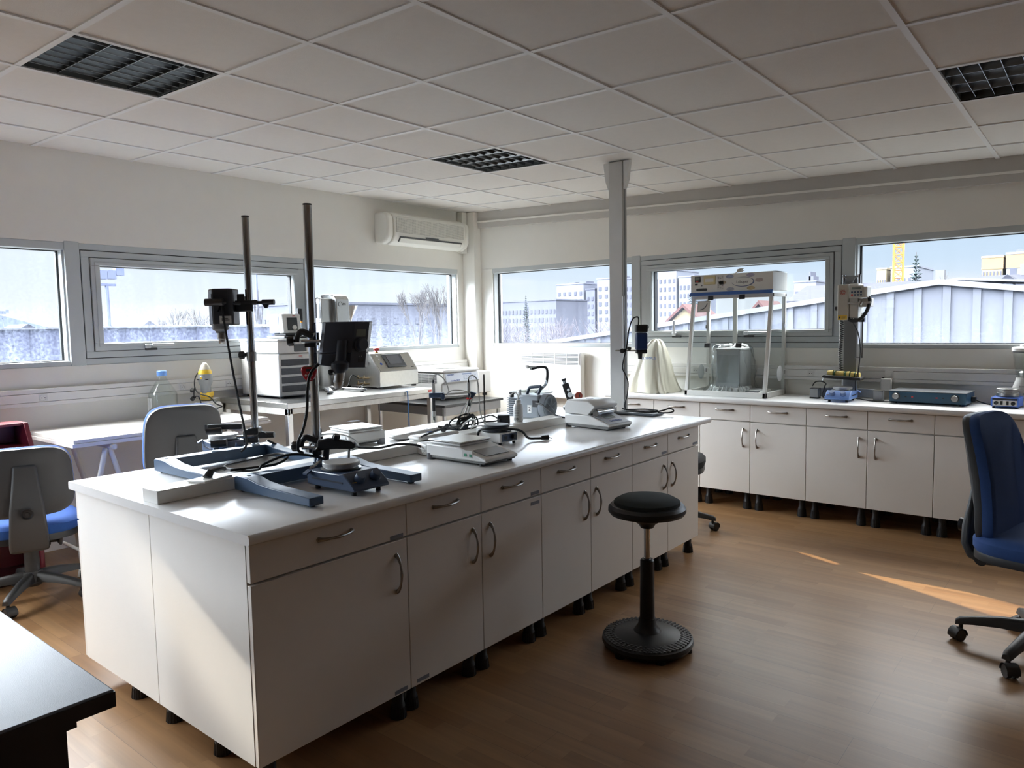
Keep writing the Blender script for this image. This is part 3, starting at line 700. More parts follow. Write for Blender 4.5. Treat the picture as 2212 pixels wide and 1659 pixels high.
part('bracket', STEEL, t, (box, .9, .93, -.02, 0, .75, 1.1), (box, 1.3, 1.33, -.02, 0, .75, 1.1))

# ------------------------------------------------------------------ aluminium post
POST = M('post_aluminium', (.50, .49, .47), .42, .85, var=.10, scale=6)
t = thing('service_post', 'square aluminium post rising to the ceiling at the far end of the island', 'post', (2.67, -1.415, 0))
part('post', POST, t, (box, -.054, .054, -.028, .028, .004, cz(2.67)-.004), bevel=.004)
part('seam_strip', M('post_dark', (.22, .22, .22), .45, .6), t, (box, .0541, .0555, -.008, .006, .01, cz(2.67)-.02))
for s in (-1, 1):
    bm = new_bm(); prism(bm, [(s*.0545, -.19), (s*.064, -.185), (s*.085, -.13), (s*.10, -.02), (s*.10, -.004), (s*.0545, -.004)], -.02, .016, 'y')
    o = obj('bracket', bm, INST, t, bevel=.002); o.location.z = cz(2.67)
part('foot', POST, t, (box, -.075, .075, -.05, .05, 0, .006))

# ------------------------------------------------------------------ cabinets
def bow_handle(length, vert):
    bm = new_bm(); h = length/2; P = []
    for k in range(9):
        a = -1 + k/4; P.append((a*h, -.004 - .022*(1-a*a)**.8, 0))
    if vert: P = [(z, y, x) for x, y, z in P]
    tube(bm, P, .005, 8, 3, radii=[.0075, .0055, .0038, .0044, .0056, .0044, .0038, .0055, .0075], flat=1.0)
    e = [(-h, h)][0]
    for a in e:
        p = (0, 0, a) if vert else (a, 0, 0); lathe(bm, [(.0, -.001), (.0085, -.001), (.0085, .003), (.005, .0055), (0, .0055)], p, (0, -1, 0), 12)
    return bm
def foot_bm(x, y, h):
    bm = new_bm(); lathe(bm, [(0, h), (.021, h), (.021, h*.55), (.024, h*.5), (.026, h*.40), (.030, 0), (0, 0)], (x, y, 0), n=20)
    for k in range(20):
        a = 2*PI*k/20; c, s = math.cos(a), math.sin(a)
        cyl(bm, (x+c*.0295, y+s*.0295, .001), (x+c*.0255, y+s*.0255, h*.40), .0022, n=4)
    return bm
def cabinet(x, y, rz, w, d, zb, zt, zsplit, hside, label, group, hx=None, feet=None, fronts=True, tapes=(), doors=1):
    t = thing('base_cabinet', label, 'cabinet', (x, y, 0), rz, group); g = .0018
    part('body', WHITE, t, (box, -w/2+.0005, w/2-.0005, .021, d, zb, zt), smooth=False)
    if fronts:
        dr = part('drawer', FRONTS, t, (box, -w/2+g, w/2-g, 0, .0195, zsplit+.004, zt-.004), bevel=.0015)
        hb = bow_handle(.13, False); o = obj('handle', hb, HANDLE, dr, loc=(hx or 0, 0, (zsplit+zt)/2+.018))
        dd = part('door', FRONTS, t, (box, -w/2+g, w/2-g, 0, .0195, zb, zsplit-.004), bevel=.0015)
        o = obj('handle', bow_handle(.13, True), HANDLE, dd, loc=(hside*(w/2-.052), 0, zsplit-.12))
        TAPE = M('grey_tape', (.19, .205, .24), .5)
        for who, a, z in tapes: part('tape_strip', TAPE, dr if who == 'd' else dd, (box, a-.03, a+.03, -.0012, .001, z-.007, z+.007), smooth=False)
    for fx, fy in (feet or ((-w/2+.06, .06), (w/2-.06, .06), (-w/2+.06, d-.08), (w/2-.06, d-.08))):
        obj('leg', foot_bm(fx, fy, zb), BLACKP, t)
    return t
# bench along the right wall; fronts face the room
xb = [2.075, 2.474, 2.872, 3.268, 3.672, 4.070, 4.465, 5.065, 5.465]
bl = ['bench cabinet half hidden behind the post at the bench end', 'bench cabinet right of the post with its drawer edge showing dark', 'bench cabinet just right of the island corner, below the fume hood', 'bench cabinet below the right corner of the fume hood',
      'bench cabinet below the mixer stand', 'bench cabinet below the blue power supply', 'wide bench cabinet behind the office chair', 'bench cabinet right of the office chair back']
hs = [1, -1, 1, -1, 1, -1, 1, 1]
for k in range(8):
    w = xb[k+1]-xb[k]
    f = ((-w/2+.045, .07), (w/2-.045, .07), (-w/2+.045, .46), (w/2-.045, .46))
    cabinet((xb[k]+xb[k+1])/2, -.55, 0, w, .53, .133, .797, .667, hs[k], bl[k], 'base cabinets under the long bench', feet=f)
bm = new_bm(); prism(bm, [(-.575, .799), (-.018, .799), (-.018, .835), (-.572, .835), (-.578, .832), (-.5815, .826), (-.5815, .808), (-.5785, .802)], 2.035, 5.5, 'x')
tag(obj('bench_worktop', bm, TOPM, smooth=True, bevel=.0), 'long white worktop of the bench along the right wall', 'worktop')
# island: front row faces the room, back row faces the left wall
yi = [-4.690, -4.074, -3.674, -3.276, -2.878, -2.480, -2.079, -1.680]
il = ['widest island cabinet at the near end, with tape on drawer and door', 'second island cabinet from the near end, with a torn tape at its foot', 'third island cabinet from the near end, tape on drawer and door top',
      'middle island cabinet with its door handle near the stool side', 'island cabinet right behind the stool seat, handle on its left', 'island cabinet second from the far end, tape on its drawer', 'last island cabinet at the far end with tape on its drawer']
ih = [1, 1, -1, 1, -1, 1, -1]
it = [(('d', .26, .676), ('o', .26, .115)), (('o', -.14, .118),), (('d', .155, .680), ('o', .155, .636)), (), (), (('d', .155, .682),), (('d', .15, .682),)]
for k in range(7):
    w = yi[k+1]-yi[k]
    fe = ((-w/2+.055, .035), (w/2-.035, .035), (-w/2+.07, .335), (w/2-.05, .5)) if k == 0 else ((-w/2+.04, .05), (w/2-.04, .05), (-w/2+.04, .5), (w/2-.04, .5))
    cabinet(3.385, (yi[k]+yi[k+1])/2, PI/2, w, .628, .102, .787, .665, ih[k], il[k], 'front row base cabinets of the island', tapes=it[k], hx=0, feet=fe)
yk = [-4.690, -3.69, -2.69, -1.68]
kl = ['back row island cabinet seen by its side at the near end', 'back row island cabinet in the middle, facing the left wall', 'back row island cabinet at the far end, facing the left wall']
for k in range(3):
    w = yk[k+1]-yk[k]
    cabinet(2.115, (yk[k]+yk[k+1])/2, -PI/2, w, .638, .102, .787, .665, 1, kl[k], 'back row base cabinets of the island', feet=((w/2-.07, .32), (w/2-.07, .60), (-w/2+.07, .1), (-w/2+.07, .55)))
bm = new_bm(); r = [(2.088, .7885), (3.402, .7885), (3.4085, .791), (3.412, .796), (3.412, .8115), (3.4085, .8175), (3.401, .820), (2.094, .820), (2.088, .814)]
prism(bm, r, -4.703, -1.555, 'y'); o = obj('island_worktop', bm, TOPM, angle=50); tag(o, 'white worktop of the island with a rounded front edge', 'worktop')
STRIP = M('bench_duct', (.80, .79, .75), .3, var=.02)
t = thing('cable_duct', 'raised white cable duct running along the middle of the island worktop', 'cable duct', (0, 0, .820))
part('duct', STRIP, t, (box, 2.695, 2.802, -4.675, -1.66, 0, .046), bevel=.004, seg=3)
part('end_cap', WHITE, t, (box, 2.693, 2.804, -4.679, -4.672, -.0, .047), bevel=.002)
for a, b in ((-3.36, -2.99), (-2.72, -2.5)): part('lid_plate', STRIP, t, (box, 2.699, 2.798, a, b, .046, .0485), bevel=.001)

# ------------------------------------------------------------------ wall sockets
def socket(wall, u, label):
    if wall == 'L': t = thing('wall_socket', label, 'socket', (.050, u, 1.007), PI/2, 'wall sockets on the cable ducts')
    else: t = thing('wall_socket', label, 'socket', (u, -.050, 1.007), 0, 'wall sockets on the cable ducts')
    part('plate', INST, t, (box, -.024, .024, -.004, 0, -.024, .024), bevel=.002)
    bm = new_bm(); lathe(bm, [(0, .004), (.0195, .004), (.0195, .007), (.0175, .007), (.0165, .005), (0, .005)], (0, 0, 0), (0, -1, 0), 24); obj('ring', bm, INST, t)
    for a in (-.0085, .0085): part('hole', GASK, t, (cyl, (a, -.0045, -.002), (a, -.0056, -.002), .0032, None, 10))
    part('earth_pin', STEEL, t, (cyl, (0, -.004, .009), (0, -.012, .009), .0022, None, 8))
socket('L', -4.11, 'socket on the left wall duct above the trestle table end'); socket('L', -3.20, 'socket on the left wall duct just behind the grey drill'); socket('L', -2.84, 'socket on the left wall duct left of the chiller')
socket('R', 2.60, 'socket on the right wall seen through the left of the fume hood'); socket('R', 3.20, 'socket on the right wall seen through the side of the fume hood'); socket('R', 3.545, 'socket on the right wall left of the mixer column')
t = thing('socket_adapter', 'white mains adapter plugged in right of the mixer column', 'adapter', (4.075, -.05, .94))
part('body', INST, t, (box, -.032, .038, -.05, 0, -.045, .045), bevel=.006); part('socket_face', INST, t, (cyl, (.012, -.0, .075), (.012, -.014, .075), .02)); part('switch', BLACKP, t, (box, -.028, -.014, -.03, -.01, .045, .052))
part('back_plate', INST, t, (box, -.015, .04, -.004, 0, .04, .10))
# ------------------------------------------------------------------ office chairs
BLUEF = M('blue_fabric', (.02, .085, .33), .9, var=.12, scale=60, bump=.3, bscale=900); NAVYF = M('navy_fabric', (.015, .05, .17), .9, var=.12, scale=60, bump=.3, bscale=900); SHELL = M('chair_shell', (.045, .047, .05), .5, var=.06, bump=.15, bscale=700); DUSTY = M('chair_base_black', (.03, .03, .03), .5, var=.3, scale=20)
def pad(w0, w1, h, th, n=14, bow=.03, r=.35):
    """rounded back cushion outline lofted: returns bm, in x (width), z (height), y (thickness)"""
    bm = new_bm(); pts = []
    for k in range(48):
        a = 2*PI*k/48; c, s = math.cos(a), math.sin(a); e = 2/4.2
        x = math.copysign(abs(c)**e, c); z = math.copysign(abs(s)**e, s)
        w = (w0 + (w1-w0)*(z+1)/2)/2; pts.append((x*w, z*h/2))
    secs = []
    for f, sc in ((-1, .90), (-.7, .985), (0, 1.0), (.7, .985), (1, .90)):
        secs.append([(x*sc, f*th/2 + bow*((x/(w0/2))**2) + .018*math.cos(z/h*PI*1.2), z*sc) for x, z in pts])
    loft(bm, secs); return bm
def office_chair(name_label, loc, rz, fabric, zseat=.44, zback=.62, hback=.52, wback=.44, lean=.12, base_rot=0.0, group='blue office chairs', column=.20, back=True):
    t = thing('office_chair', name_label, 'office chair', (loc[0], loc[1], 0), rz, group)
    # star base
    bm = new_bm(); lathe(bm, [(0, .15), (.042, .15), (.05, .125), (.05, .085), (.035, .07), (0, .07)], n=24)
    obj('hub', bm, DUSTY, t)
    for k in range(5):
        a = base_rot + 2*PI*k/5; c, s = math.cos(a), math.sin(a)
        bm = new_bm(); secs = []
        for rr, zz, hw, hh in ((.03, .118, .028, .03), (.14, .112, .025, .024), (.24, .096, .021, .018), (.29, .085, .020, .016), (.305, .078, .016, .012)):
            secs.append([(c*rr - s*u, s*rr + c*u, zz + v) for u, v in ((-hw, -hh*.7), (hw, -hh*.7), (hw*.8, hh*.6), (hw*.45, hh), (-hw*.45, hh), (-hw*.8, hh*.6))])
        loft(bm, secs); arm = obj('base_arm', bm, DUSTY, t, angle=50)
        cxx, cyy = c*.285, s*.285; b2 = a + .9
        wc, ws = math.cos(b2), math.sin(b2)
        bm = new_bm(); cyl(bm, (cxx, cyy, .05), (cxx, cyy, .085), .009, n=10)
        px_, py_ = cxx - ws*0 + wc*.016, cyy + ws*.016
        for off in (-.013, .013):
            q = Vector((px_ - ws*off, py_ + wc*off, .026)); cyl(bm, q - Vector((-ws, wc, 0))*.008, q + Vector((-ws, wc, 0))*.008, .026, n=18)
        hood = []
        obj('caster', bm, BLACKP, t)
        bm = new_bm(); n = 10; A = []
        for i in range(n+1):
            th = -.25 + (PI+.35)*i/n; A.append((math.cos(th)*.031, math.sin(th)*.031))
        ring = A + [(x*.86, z*.86) for x, z in reversed(A)]
        f1 = [bm.verts.new((px_ - ws*.024 + wc*x, py_ + wc*.024 + ws*x, .027 + z)) for x, z in ring]; f2 = [bm.verts.new((px_ + ws*.024 + wc*x, py_ - wc*.024 + ws*x, .027 + z)) for x, z in ring]
        m_ = len(ring)
        for i in range(m_): bm.faces.new([f1[i], f1[(i+1) % m_], f2[(i+1) % m_], f2[i]])
        obj('caster_hood', bm, DUSTY, t)
    part('gas_column', DUSTY, t, (cyl, (0, 0, .12), (0, 0, zseat-.10), .036, .034), (cyl, (0, 0, zseat-.12), (0, 0, zseat-.05), .026))
    part('mechanism', BLACKP, t, (box, -.09, .09, -.17, .10, zseat-.095, zseat-.055), bevel=.012)
    # seat
    def slab(w, d, z0, z1, p=3.2, off=0.0, dome=0.0, s0=.96, s1=.93):
        bm = new_bm(); o = []
        for k in range(48):
            a = 2*PI*k/48; c, s = math.cos(a), math.sin(a); e = 2/p
            o.append((math.copysign(abs(c)**e, c)*w/2, math.copysign(abs(s)**e, s)*d/2 + off))
        loft(bm, [[(x*s0, y*s0, z0) for x, y in o], [(x, y, z0+(z1-z0)*.25) for x, y in o], [(x, y, z0+(z1-z0)*.7) for x, y in o], [(x*s1, y*s1, z1-.004) for x, y in o], [(x*s1*.8, y*s1*.8, z1+dome) for x, y in o]])
        return bm
    obj('seat_shell', slab(.46, .45, zseat-.06, zseat-.012, s0=.72, s1=.99), BLACKP, t); obj('seat', slab(.47, .46, zseat-.018, zseat+.05, dome=.006), fabric, t)
    if not back: return t
    # back
    bk = bpy.data.objects.new('backrest', None)
    def place(o): o.location = (0, -.215, zback); o.rotation_euler = (lean, 0, 0)
    o = obj('backrest', pad(wback, wback*.93, hback, .055), fabric, t, loc=(0, -.195, zback), rot=(lean, 0, 0))
    o = obj('back_shell', pad(wback*.99, wback*.92, hback*.985, .04), SHELL, t, loc=(0, -.228, zback), rot=(lean, 0, 0))
    # bar from the seat mechanism up into the shell, with a round clamping knob
    bm = new_bm(); secs = []
    zb0 = zback - hback*.5
    for y, z, hw, th in ((-.10, zseat-.07, .075, .02), (-.20, zseat-.085, .085, .025), (-.262, zseat-.05, .085, .022), (-.268, zb0+.03, .075, .018), (-.262, zb0+.11, .065, .016), (-.247, zb0+.24, .052, .012)):
        dy, dz = (0, 1) if z < zseat-.055 else (1, 0)
        secs.append([(-hw, y-th*dy*0-th*dy-th*0, z-th*dy) if False else (-hw, y - th*(1-dy), z - th*dy), (hw, y - th*(1-dy), z - th*dy), (hw, y + th*(1-dy), z + th*dy), (-hw, y + th*(1-dy), z + th*dy)])
    secs = []
    path = [(-.08, zseat-.075), (-.19, zseat-.085), (-.245, zseat-.07), (-.268, zseat-.02), (-.268, zb0+.05), (-.258, zb0+.15), (-.243, zb0+.27)]
    wid = [.07, .08, .085, .085, .075, .062, .05]
    for k, (y, z) in enumerate(path):
        d = Vector((path[min(k+1, 6)][0]-path[max(k-1, 0)][0], path[min(k+1, 6)][1]-path[max(k-1, 0)][1])).normalized(); nx, nz = -d.y, d.x; th = .017 if k < 5 else .011
        hw = wid[k]; secs.append([(-hw, y+nx*th, z+nz*th), (hw, y+nx*th, z+nz*th), (hw, y-nx*th, z-nz*th), (-hw, y-nx*th, z-nz*th)])
    loft(bm, secs); br = obj('back_bar', bm, SHELL, t, bevel=.012, seg=3)
    kz = zb0+.035
    bm = new_bm(); lathe(bm, [(0, .0), (.022, .0), (.024, .016), (.028, .028), (.0285, .034), (.025, .034), (.019, .026), (.010, .026), (.008, .030), (0, .030)], (0, -.283, kz), (0, -1, 0), 28); obj('knob', bm, BLACKP, t)
    bm = new_bm(); lathe(bm, [(0, 0), (.010, 0), (.011, .045), (.028, .058), (.030, .064), (.0, .066)], (.075, -.17, zseat-.06), (1, -.25, 0), 24); obj('tension_knob', bm, BLACKP, t)
    return t
office_chair('office chair at the left edge with the blue seat, its black back turned to us', (.88, -4.485), 1.26, BLUEF, zseat=.40, zback=.665, hback=.36, wback=.44, lean=.05, base_rot=.55)
office_chair('office chair between island and trestle table, only its dark back showing', (1.22, -3.83), 1.30, BLUEF, zseat=.46, zback=.80, hback=.44, wback=.42, lean=.10, base_rot=.2)
office_chair('navy office chair seen from the side at the right edge', (5.13, -2.17), -1.80, NAVYF, zseat=.46, zback=.735, hback=.545, wback=.45, lean=.14, base_rot=4.94)
# low swivel stool tucked behind the far end of the island: only its foot and knob show
office_chair('low black swivel stool tucked behind the far end of the island', (3.0, -1.30), .35, M('black_fabric', (.012, .012, .014), .9), zseat=.46, base_rot=-1.25, back=False, group=None)

# ------------------------------------------------------------------ wobble stool
FABK = M('stool_fabric', (.018, .024, .024), .95, var=.1, bump=.3, bscale=1200)
t = thing('stool', 'round black standing stool on a heavy disc foot beside the island', 'stool', (3.785, -3.05, 0))
bm = new_bm(); lathe(bm, [(0, .012), (.165, .012), (.187, .014), (.197, .03), (.195, .046), (.18, .055), (.06, .073), (.052, .085), (.040, .10), (.035, .13), (0, .13)], n=56); obj('foot', bm, BLACKP, t)
bm = new_bm()
for rr, nn in ((.183, 56), (.171, 52), (.159, 48), (.147, 45)):
    for k in range(nn):
        a = 2*PI*k/nn; z = .055 + (.18-rr)*.15
        lathe(bm, [(.0072, 0), (.0055, .0022), (0, .0026)], (rr*math.cos(a), rr*math.sin(a), z-.0006), n=6)
obj('grip_dots', bm, BLACKP, t)
for k in range(6):
    a = 2*PI*k/6+.3; part('rubber_pad', BLACKR, t, (cyl, (.17*math.cos(a), .17*math.sin(a), 0), (.17*math.cos(a), .17*math.sin(a), .014), .022))
part('outer_column', BLACKP, t, (cyl, (0, 0, .09), (0, 0, .385), .033, .030), (cyl, (0, 0, .385), (0, 0, .392), .030, .024))
part('piston', CHROME, t, (cyl, (0, 0, .39), (0, 0, .56), .014))
bm = new_bm(); lathe(bm, [(0, .53), (.028, .53), (.036, .545), (.075, .572), (.13, .585), (.158, .592), (.166, .605), (.165, .62), (.155, .632), (.13, .638), (0, .638)], n=56); obj('seat_pan', bm, BLACKP, t)
bm = new_bm(); lathe(bm, [(.142, .636), (.140, .648), (.115, .662), (.06, .668), (0, .670)], n=48); obj('cushion', bm, FABK, t)

# ------------------------------------------------------------------ desk in the lower left corner
DESKT = M('grey_desktop', (.17, .19, .225), .35, var=.06, scale=20, bump=.15, bscale=500); DESKB = M('brown_black_wood', (.030, .022, .024), .5, var=.2)
t = thing('desk', 'dark desk with a blue grey top cut by the lower left corner', 'desk', (3.94, -5.29, 0))
part('desktop', DESKT, t, (box, -1.5, 0, -.75, 0, .742, .77), bevel=.003)
part('edge_band', DESKB, t, (box, -1.5, .0015, -.75, .0015, .738, .766), (box, -1.45, -.055, -.70, -.045, .70, .742), smooth=False)
part('side_panel', DESKB, t, (box, -.09, -.062, -.70, -.06, .0, .70), smooth=False); part('side_panel', DESKB, t, (box, -1.44, -1.41, -.70, -.06, 0, .70), smooth=False)
part('back_panel', DESKB, t, (box, -1.41, -.09, -.10, -.082, .12, .70), smooth=False)

# ------------------------------------------------------------------ trestle table
TRW = M('trestle_white', (.76, .745, .69), .4)
t = thing('trestle_table', 'white table of two stacked boards on tubular trestles by the left wall', 'table', (0, 0, 0))
part('board', WHITE, t, (box, .035, .765, -4.205, -2.96, .783, .803), bevel=.001); part('board', WHITE, t, (box, .025, .775, -4.215, -2.945, .760, .7815), bevel=.001)
for y0 in (-4.0, -3.16):
    tr = part('trestle', TRW, t, (cyl, (.02, y0, .742), (.80, y0, .742), .016, None, 14))
    for xx in (.10, .70):
        for s in (-1, 1):
            part('leg', TRW, tr, (cyl, (xx, y0+s*.012, .725), (xx+(.02 if xx > .4 else -.02), y0+s*.20, .0), .015, None, 12))
    for s in (-1, 1): part('stretcher', TRW, tr, (cyl, (.10, y0+s*.17, .14), (.70, y0+s*.17, .14), .010, None, 10))
# bottle
t = thing('bottle', 'large clear glass bottle with a blue cap on the trestle table', 'bottle', (.17, -3.405, .804))
bm = new_bm(); lathe(bm, [(0, .004), (.08, .002), (.092, .012), (.093, .17), (.086, .19), (.034, .275), (.028, .285), (.028, .308), (.024, .308), (.024, .284), (.030, .272), (.083, .186), (.0905, .17), (.0895, .014), (.0, .010)], n=40); obj('glass', bm, CGLASS, t)
bm = new_bm(); lathe(bm, [(0, .300), (.033, .300), (.033, .332), (.029, .336), (0, .336)], n=28); obj('cap', bm, M('blue_cap', (.13, .28, .62), .35), t)
bm = new_bm()
for k in range(7): box(bm, -.03 + k*.009, -.027 + k*.009, -.094, -.093, .06 + .004*k, .15)
obj('scale_marks', bm, M('frosted_mark', (.7, .7, .7), .5), t)
# tub with a grey yellow stirring drill
t = thing('tub', 'round white lidded tub on the trestle table', 'tub', (.20, -3.10, .804))
bm = new_bm(); lathe(bm, [(0, 0), (.098, 0), (.105, .03), (.103, .065), (.09, .085), (.07, .09), (0, .09)], n=40); obj('tub', bm, M('milky_plastic', (.74, .73, .69), .4), t)
bm = new_bm(); lathe(bm, [(0, .09), (.072, .09), (.072, .10), (0, .104)], n=36); obj('lid', bm, STEEL, t)
t = thing('drill', 'grey and yellow handheld mixer standing upright on the white tub', 'drill', (.20, -3.10, .908), .65)
DG = M('drill_grey', (.27, .28, .28), .45)
part('clamp', YELLOW, t, (box, -.035, .035, -.03, .03, .0, .028), bevel=.004); part('yoke', YELLOW, t, (box, -.03, .04, -.04, .034, .028, .058), bevel=.003); part('plate', STEEL, t, (box, -.07, .08, -.03, .03, .012, .016))
bm = new_bm(); loft(bm, [[(x*w, y*d-.01+o, z) for x, y in [(math.cos(2*PI*k/24), math.sin(2*PI*k/24)) for k in range(24)]] for w, d, z, o in ((.036, .034, .052, 0), (.036, .036, .10, 0), (.046, .05, .125, 0), (.050, .055, .16, 0), (.046, .052, .195, .0), (.034, .045, .225, .0))]); obj('motor_housing', bm, DG, t)
bm = new_bm(); loft(bm, [[(x*w, y*d-.01+o, z) for x, y in [(math.cos(2*PI*k/24), math.sin(2*PI*k/24)) for k in range(24)]] for w, d, z, o in ((.047, .053, .192, 0), (.044, .05, .21, 0), (.034, .044, .226, 0))]); obj('yellow_band', bm, YELLOW, t)
bm = new_bm(); loft(bm, [[(x*w, y*d-.01, z) for x, y in [(math.cos(2*PI*k/20), math.sin(2*PI*k/20)) for k in range(20)]] for w, d, z in ((.036, .042, .224), (.028, .032, .25), (.016, .018, .268), (.010, .01, .273))]); obj('gear_head', bm, M('drill_cream', (.62, .58, .48), .45), t)
bm = new_bm(); lathe(bm, [(0, 0), (.017, 0), (.017, .01), (.012, .014), (0, .014)], (0, -.062, .165), (0, -1, 0), 20); obj('brush_cap', bm, DG, t); part('brush_screw', YELLOW, t, (cyl, (0, -.074, .165), (0, -.080, .165), .006))
for s in (-1, 1): part('vent', BLACKP, t, (box, s*.030-.012, s*.030+.012, -.058, -.05, .15, .156))
bm = new_bm(); tube(bm, [(-.03, -.02, .22), (-.055, -.05, .17), (-.058, -.06, .10), (-.02, -.08, .055), (.06, -.09, .03), (.10, -.08, -.02), (.14, -.07, -.04), (.12, -.08, -.05), (.06, -.10, -.07), (.02, -.115, -.085)], .0045, 8); tube(bm, [(-.058, -.06, .10), (-.062, -.07, .04), (-.02, -.085, .03), (.0, -.09, -.03), (.02, -.11, -.08)], .0045, 8); obj('cable', bm, BLACKR, t)
part('plug', BLACKP, t, (cyl, (-.085, -.05, .012), (-.06, -.07, .03), .016, .012), (cyl, (-.085, -.05, .07), (-.075, -.06, .085), .014))
# burgundy storage unit at the left edge
t = thing('shelf_unit', 'dark red storage stand half hidden behind the left office chair', 'shelf', (.52, -4.50, 0), PI/2); BURG = M('burgundy_plastic', (.16, .012, .022), .4, var=.1)
for s in (-.16, .16):
    bm = new_bm(); prism(bm, [(-.06, .0), (.24, 0), (.24, .90), (.06, .90), (.04, .86), (-.02, .76), (-.06, .70)], s-.012, s+.012, 'x'); obj('side_panel', bm, BURG, t, bevel=.003)
for z, d in ((.02, -.05), (.30, -.05), (.56, -.05), (.76, 0.0), (.885, .07)): part('shelf', BURG, t, (box, -.148, .148, d, .24, z, z+.015), bevel=.002)
part('back_panel', BURG, t, (box, -.148, .148, .228, .24, .03, .885))
t = thing('waste_bin', 'translucent white waste bin under the trestle table', 'bin', (.62, -4.06, 0))
bm = new_bm(); lathe(bm, [(0, .004), (.085, .0), (.095, .01), (.118, .28), (.122, .285), (.116, .285), (.092, .012), (0, .012)], n=32); obj('bin', bm, M('milky_bin', (.66, .65, .61), .4), t)

# ------------------------------------------------------------------ stainless table and what stands on it
t = thing('steel_table', 'stainless steel table against the left wall carrying the chiller', 'table', (0, 0, 0))
part('tabletop', STEEL, t, (box, .03, .92, -2.905, -1.487, .862, .90), bevel=.003)
part('apron', M('worn_steel', (.66, .65, .62), .45, .6, var=.2, scale=25), t, (box, .06, .915, -2.90, -2.88, .815, .862), (box, .895, .915, -2.88, -1.50, .822, .862), (box, .06, .895, -1.52, -1.50, .815, .862), (box, .05, .07, -2.88, -1.52, .82, .86), bevel=.002)
for x in (.08, .895):
    for y in (-2.88, -1.51): part('leg', STEEL, t, (box, x-.02, x+.02, y-.02, y+.02, 0, .862), bevel=.003)
part('label', M('red_label', (.62, .06, .05), .5), t, (box, .9205, .9215, -1.56, -1.50, .872, .888), smooth=False)
# chiller
t = thing('chiller', 'white refrigerated circulator with four dark vents, on the steel table', 'chiller', (.0, .0, .90))
CH = M('chiller_white', (.72, .72, .70), .45)
part('body', CH, t, (box, .06, .575, -2.735, -2.395, .012, .33), bevel=.012, seg=3); part('upper_body', CH, t, (box, .06, .575, -2.735, -2.395, .333, .425), bevel=.010, seg=3)
part('top_plate', INSTG, t, (box, .055, .58, -2.74, -2.39, .425, .442), bevel=.004)
for k in range(4):
    z = .047 + k*.065
    v = part('vent', M('vent_slate', (.055, .06, .075), .55), t, (box, .572, .5785, -2.715, -2.425, z, z+.048), bevel=.004)
    bm = new_bm()
    for a in range(26):
        for b in range(4): box(bm, .5785, .5790, -2.708+a*.011, -2.703+a*.011, z+.006+b*.010, z+.011+b*.010)
    obj('vent_holes', bm, BLACKP, v, smooth=False)
part('grip', DARKG, t, (box, .572, .580, -2.60, -2.49, .345, .40), bevel=.008); part('badge', INST, t, (box, .575, .5765, -2.575, -2.515, .298, .322), bevel=.001)
text('lettering', 'Julabo', .013, RED, t, (.577, -2.545, .312), (PI/2, 0, PI/2)); text('lettering', 'F250', .007, DARKG, t, (.577, -2.535, .303), (PI/2, 0, PI/2))
for x in (.10, .54):
    for y in (-2.70, -2.43): part('foot', BLACKR, t, (cyl, (x, y, 0), (x, y, .014), .015))
t = thing('circulator_head', 'white pump head with a grey screen and knob on top of the chiller', 'controller', (.33, -2.50, 1.342))
part('base', DARKG, t, (box, -.11, .13, -.10, .10, 0, .020), bevel=.006); part('plinth', BLACKP, t, (box, -.07, .09, -.06, .075, .02, .042), bevel=.006)
part('housing', M('housing_blue_grey', (.36, .42, .52), .5), t, (box, -.10, .03, -.080, .080, .042, .185), bevel=.006); part('face', INST, t, (hexa, [(.03, -.082, .040), (.098, -.082, .042), (.098, .082, .042), (.03, .082, .040)], [(.03, -.082, .188), (.078, -.082, .19), (.078, .082, .19), (.03, .082, .188)]), bevel=.010, seg=3)
sc_ = part('screen', SCREEN, t, (hexa, [(.0965, -.045, .062), (.0965, .045, .062), (.0845, .045, .160), (.0845, -.045, .160)], [(.0990, -.045, .0625), (.0990, .045, .0625), (.0870, .045, .1605), (.0870, -.045, .1605)]))
bm = new_bm(); lathe(bm, [(0, 0), (.018, 0), (.018, .010), (.014, .014), (0, .014)], (.097, .012, .085), (1, 0, .12), 24); obj('knob', bm, INST, t)
text('lettering', 'Julabo', .010, RED, t, (.084, .02, .174), (PI/2-.13, 0, PI/2))
# homogeniser column
t = thing('homogenizer', 'stainless homogenizer column with angled head and funnel on the steel table', 'mixer', (.205, -2.055, .90))
part('column', STEEL, t, (cyl, (0, 0, .02), (0, 0, .55), .048, None, 28), (box, -.06, .055, -.055, .055, .45, .60)); part('base', STEEL, t, (cyl, (0, 0, .015), (0, 0, .035), .065))
for d, l in (((.40, -.25), 1), ((.452, .04), 1)):
    f = part('foot_bar', ALU, t, (hexa, [(-.01, -.02, .010), (.02, .02, .010), (d[0]+.012, d[1]+.02, .008), (d[0], d[1]-.015, .008)], [(-.01, -.02, .032), (.02, .02, .032), (d[0]+.012, d[1]+.02, .026), (d[0], d[1]-.015, .026)]), bevel=.004)
    part('levelling_screw', CHROME, f, (cyl, (d[0]-.02, d[1]-.005, .0), (d[0]-.02, d[1]-.005, .05), .006)); part('pad', BLACKR, f, (cyl, (d[0]-.02, d[1]-.005, 0), (d[0]-.02, d[1]-.005, .010), .013))
bm = new_bm(); prism(bm, [(-.10, .50), (.11, .50), (.11, .755), (.085, .785), (.02, .80), (-.10, .80)], .055, .19, 'y'); obj('head', bm, STEEL, t, bevel=.008, seg=3)
part('side_plate', STEEL, t, (box, -.06, .06, -.06, .056, .56, .76), bevel=.006)
text('lettering', 'VMI', .026, DARKG, t, (.1115, .132, .715), (PI/2, 0, PI/2)); 
bm = new_bm(); 
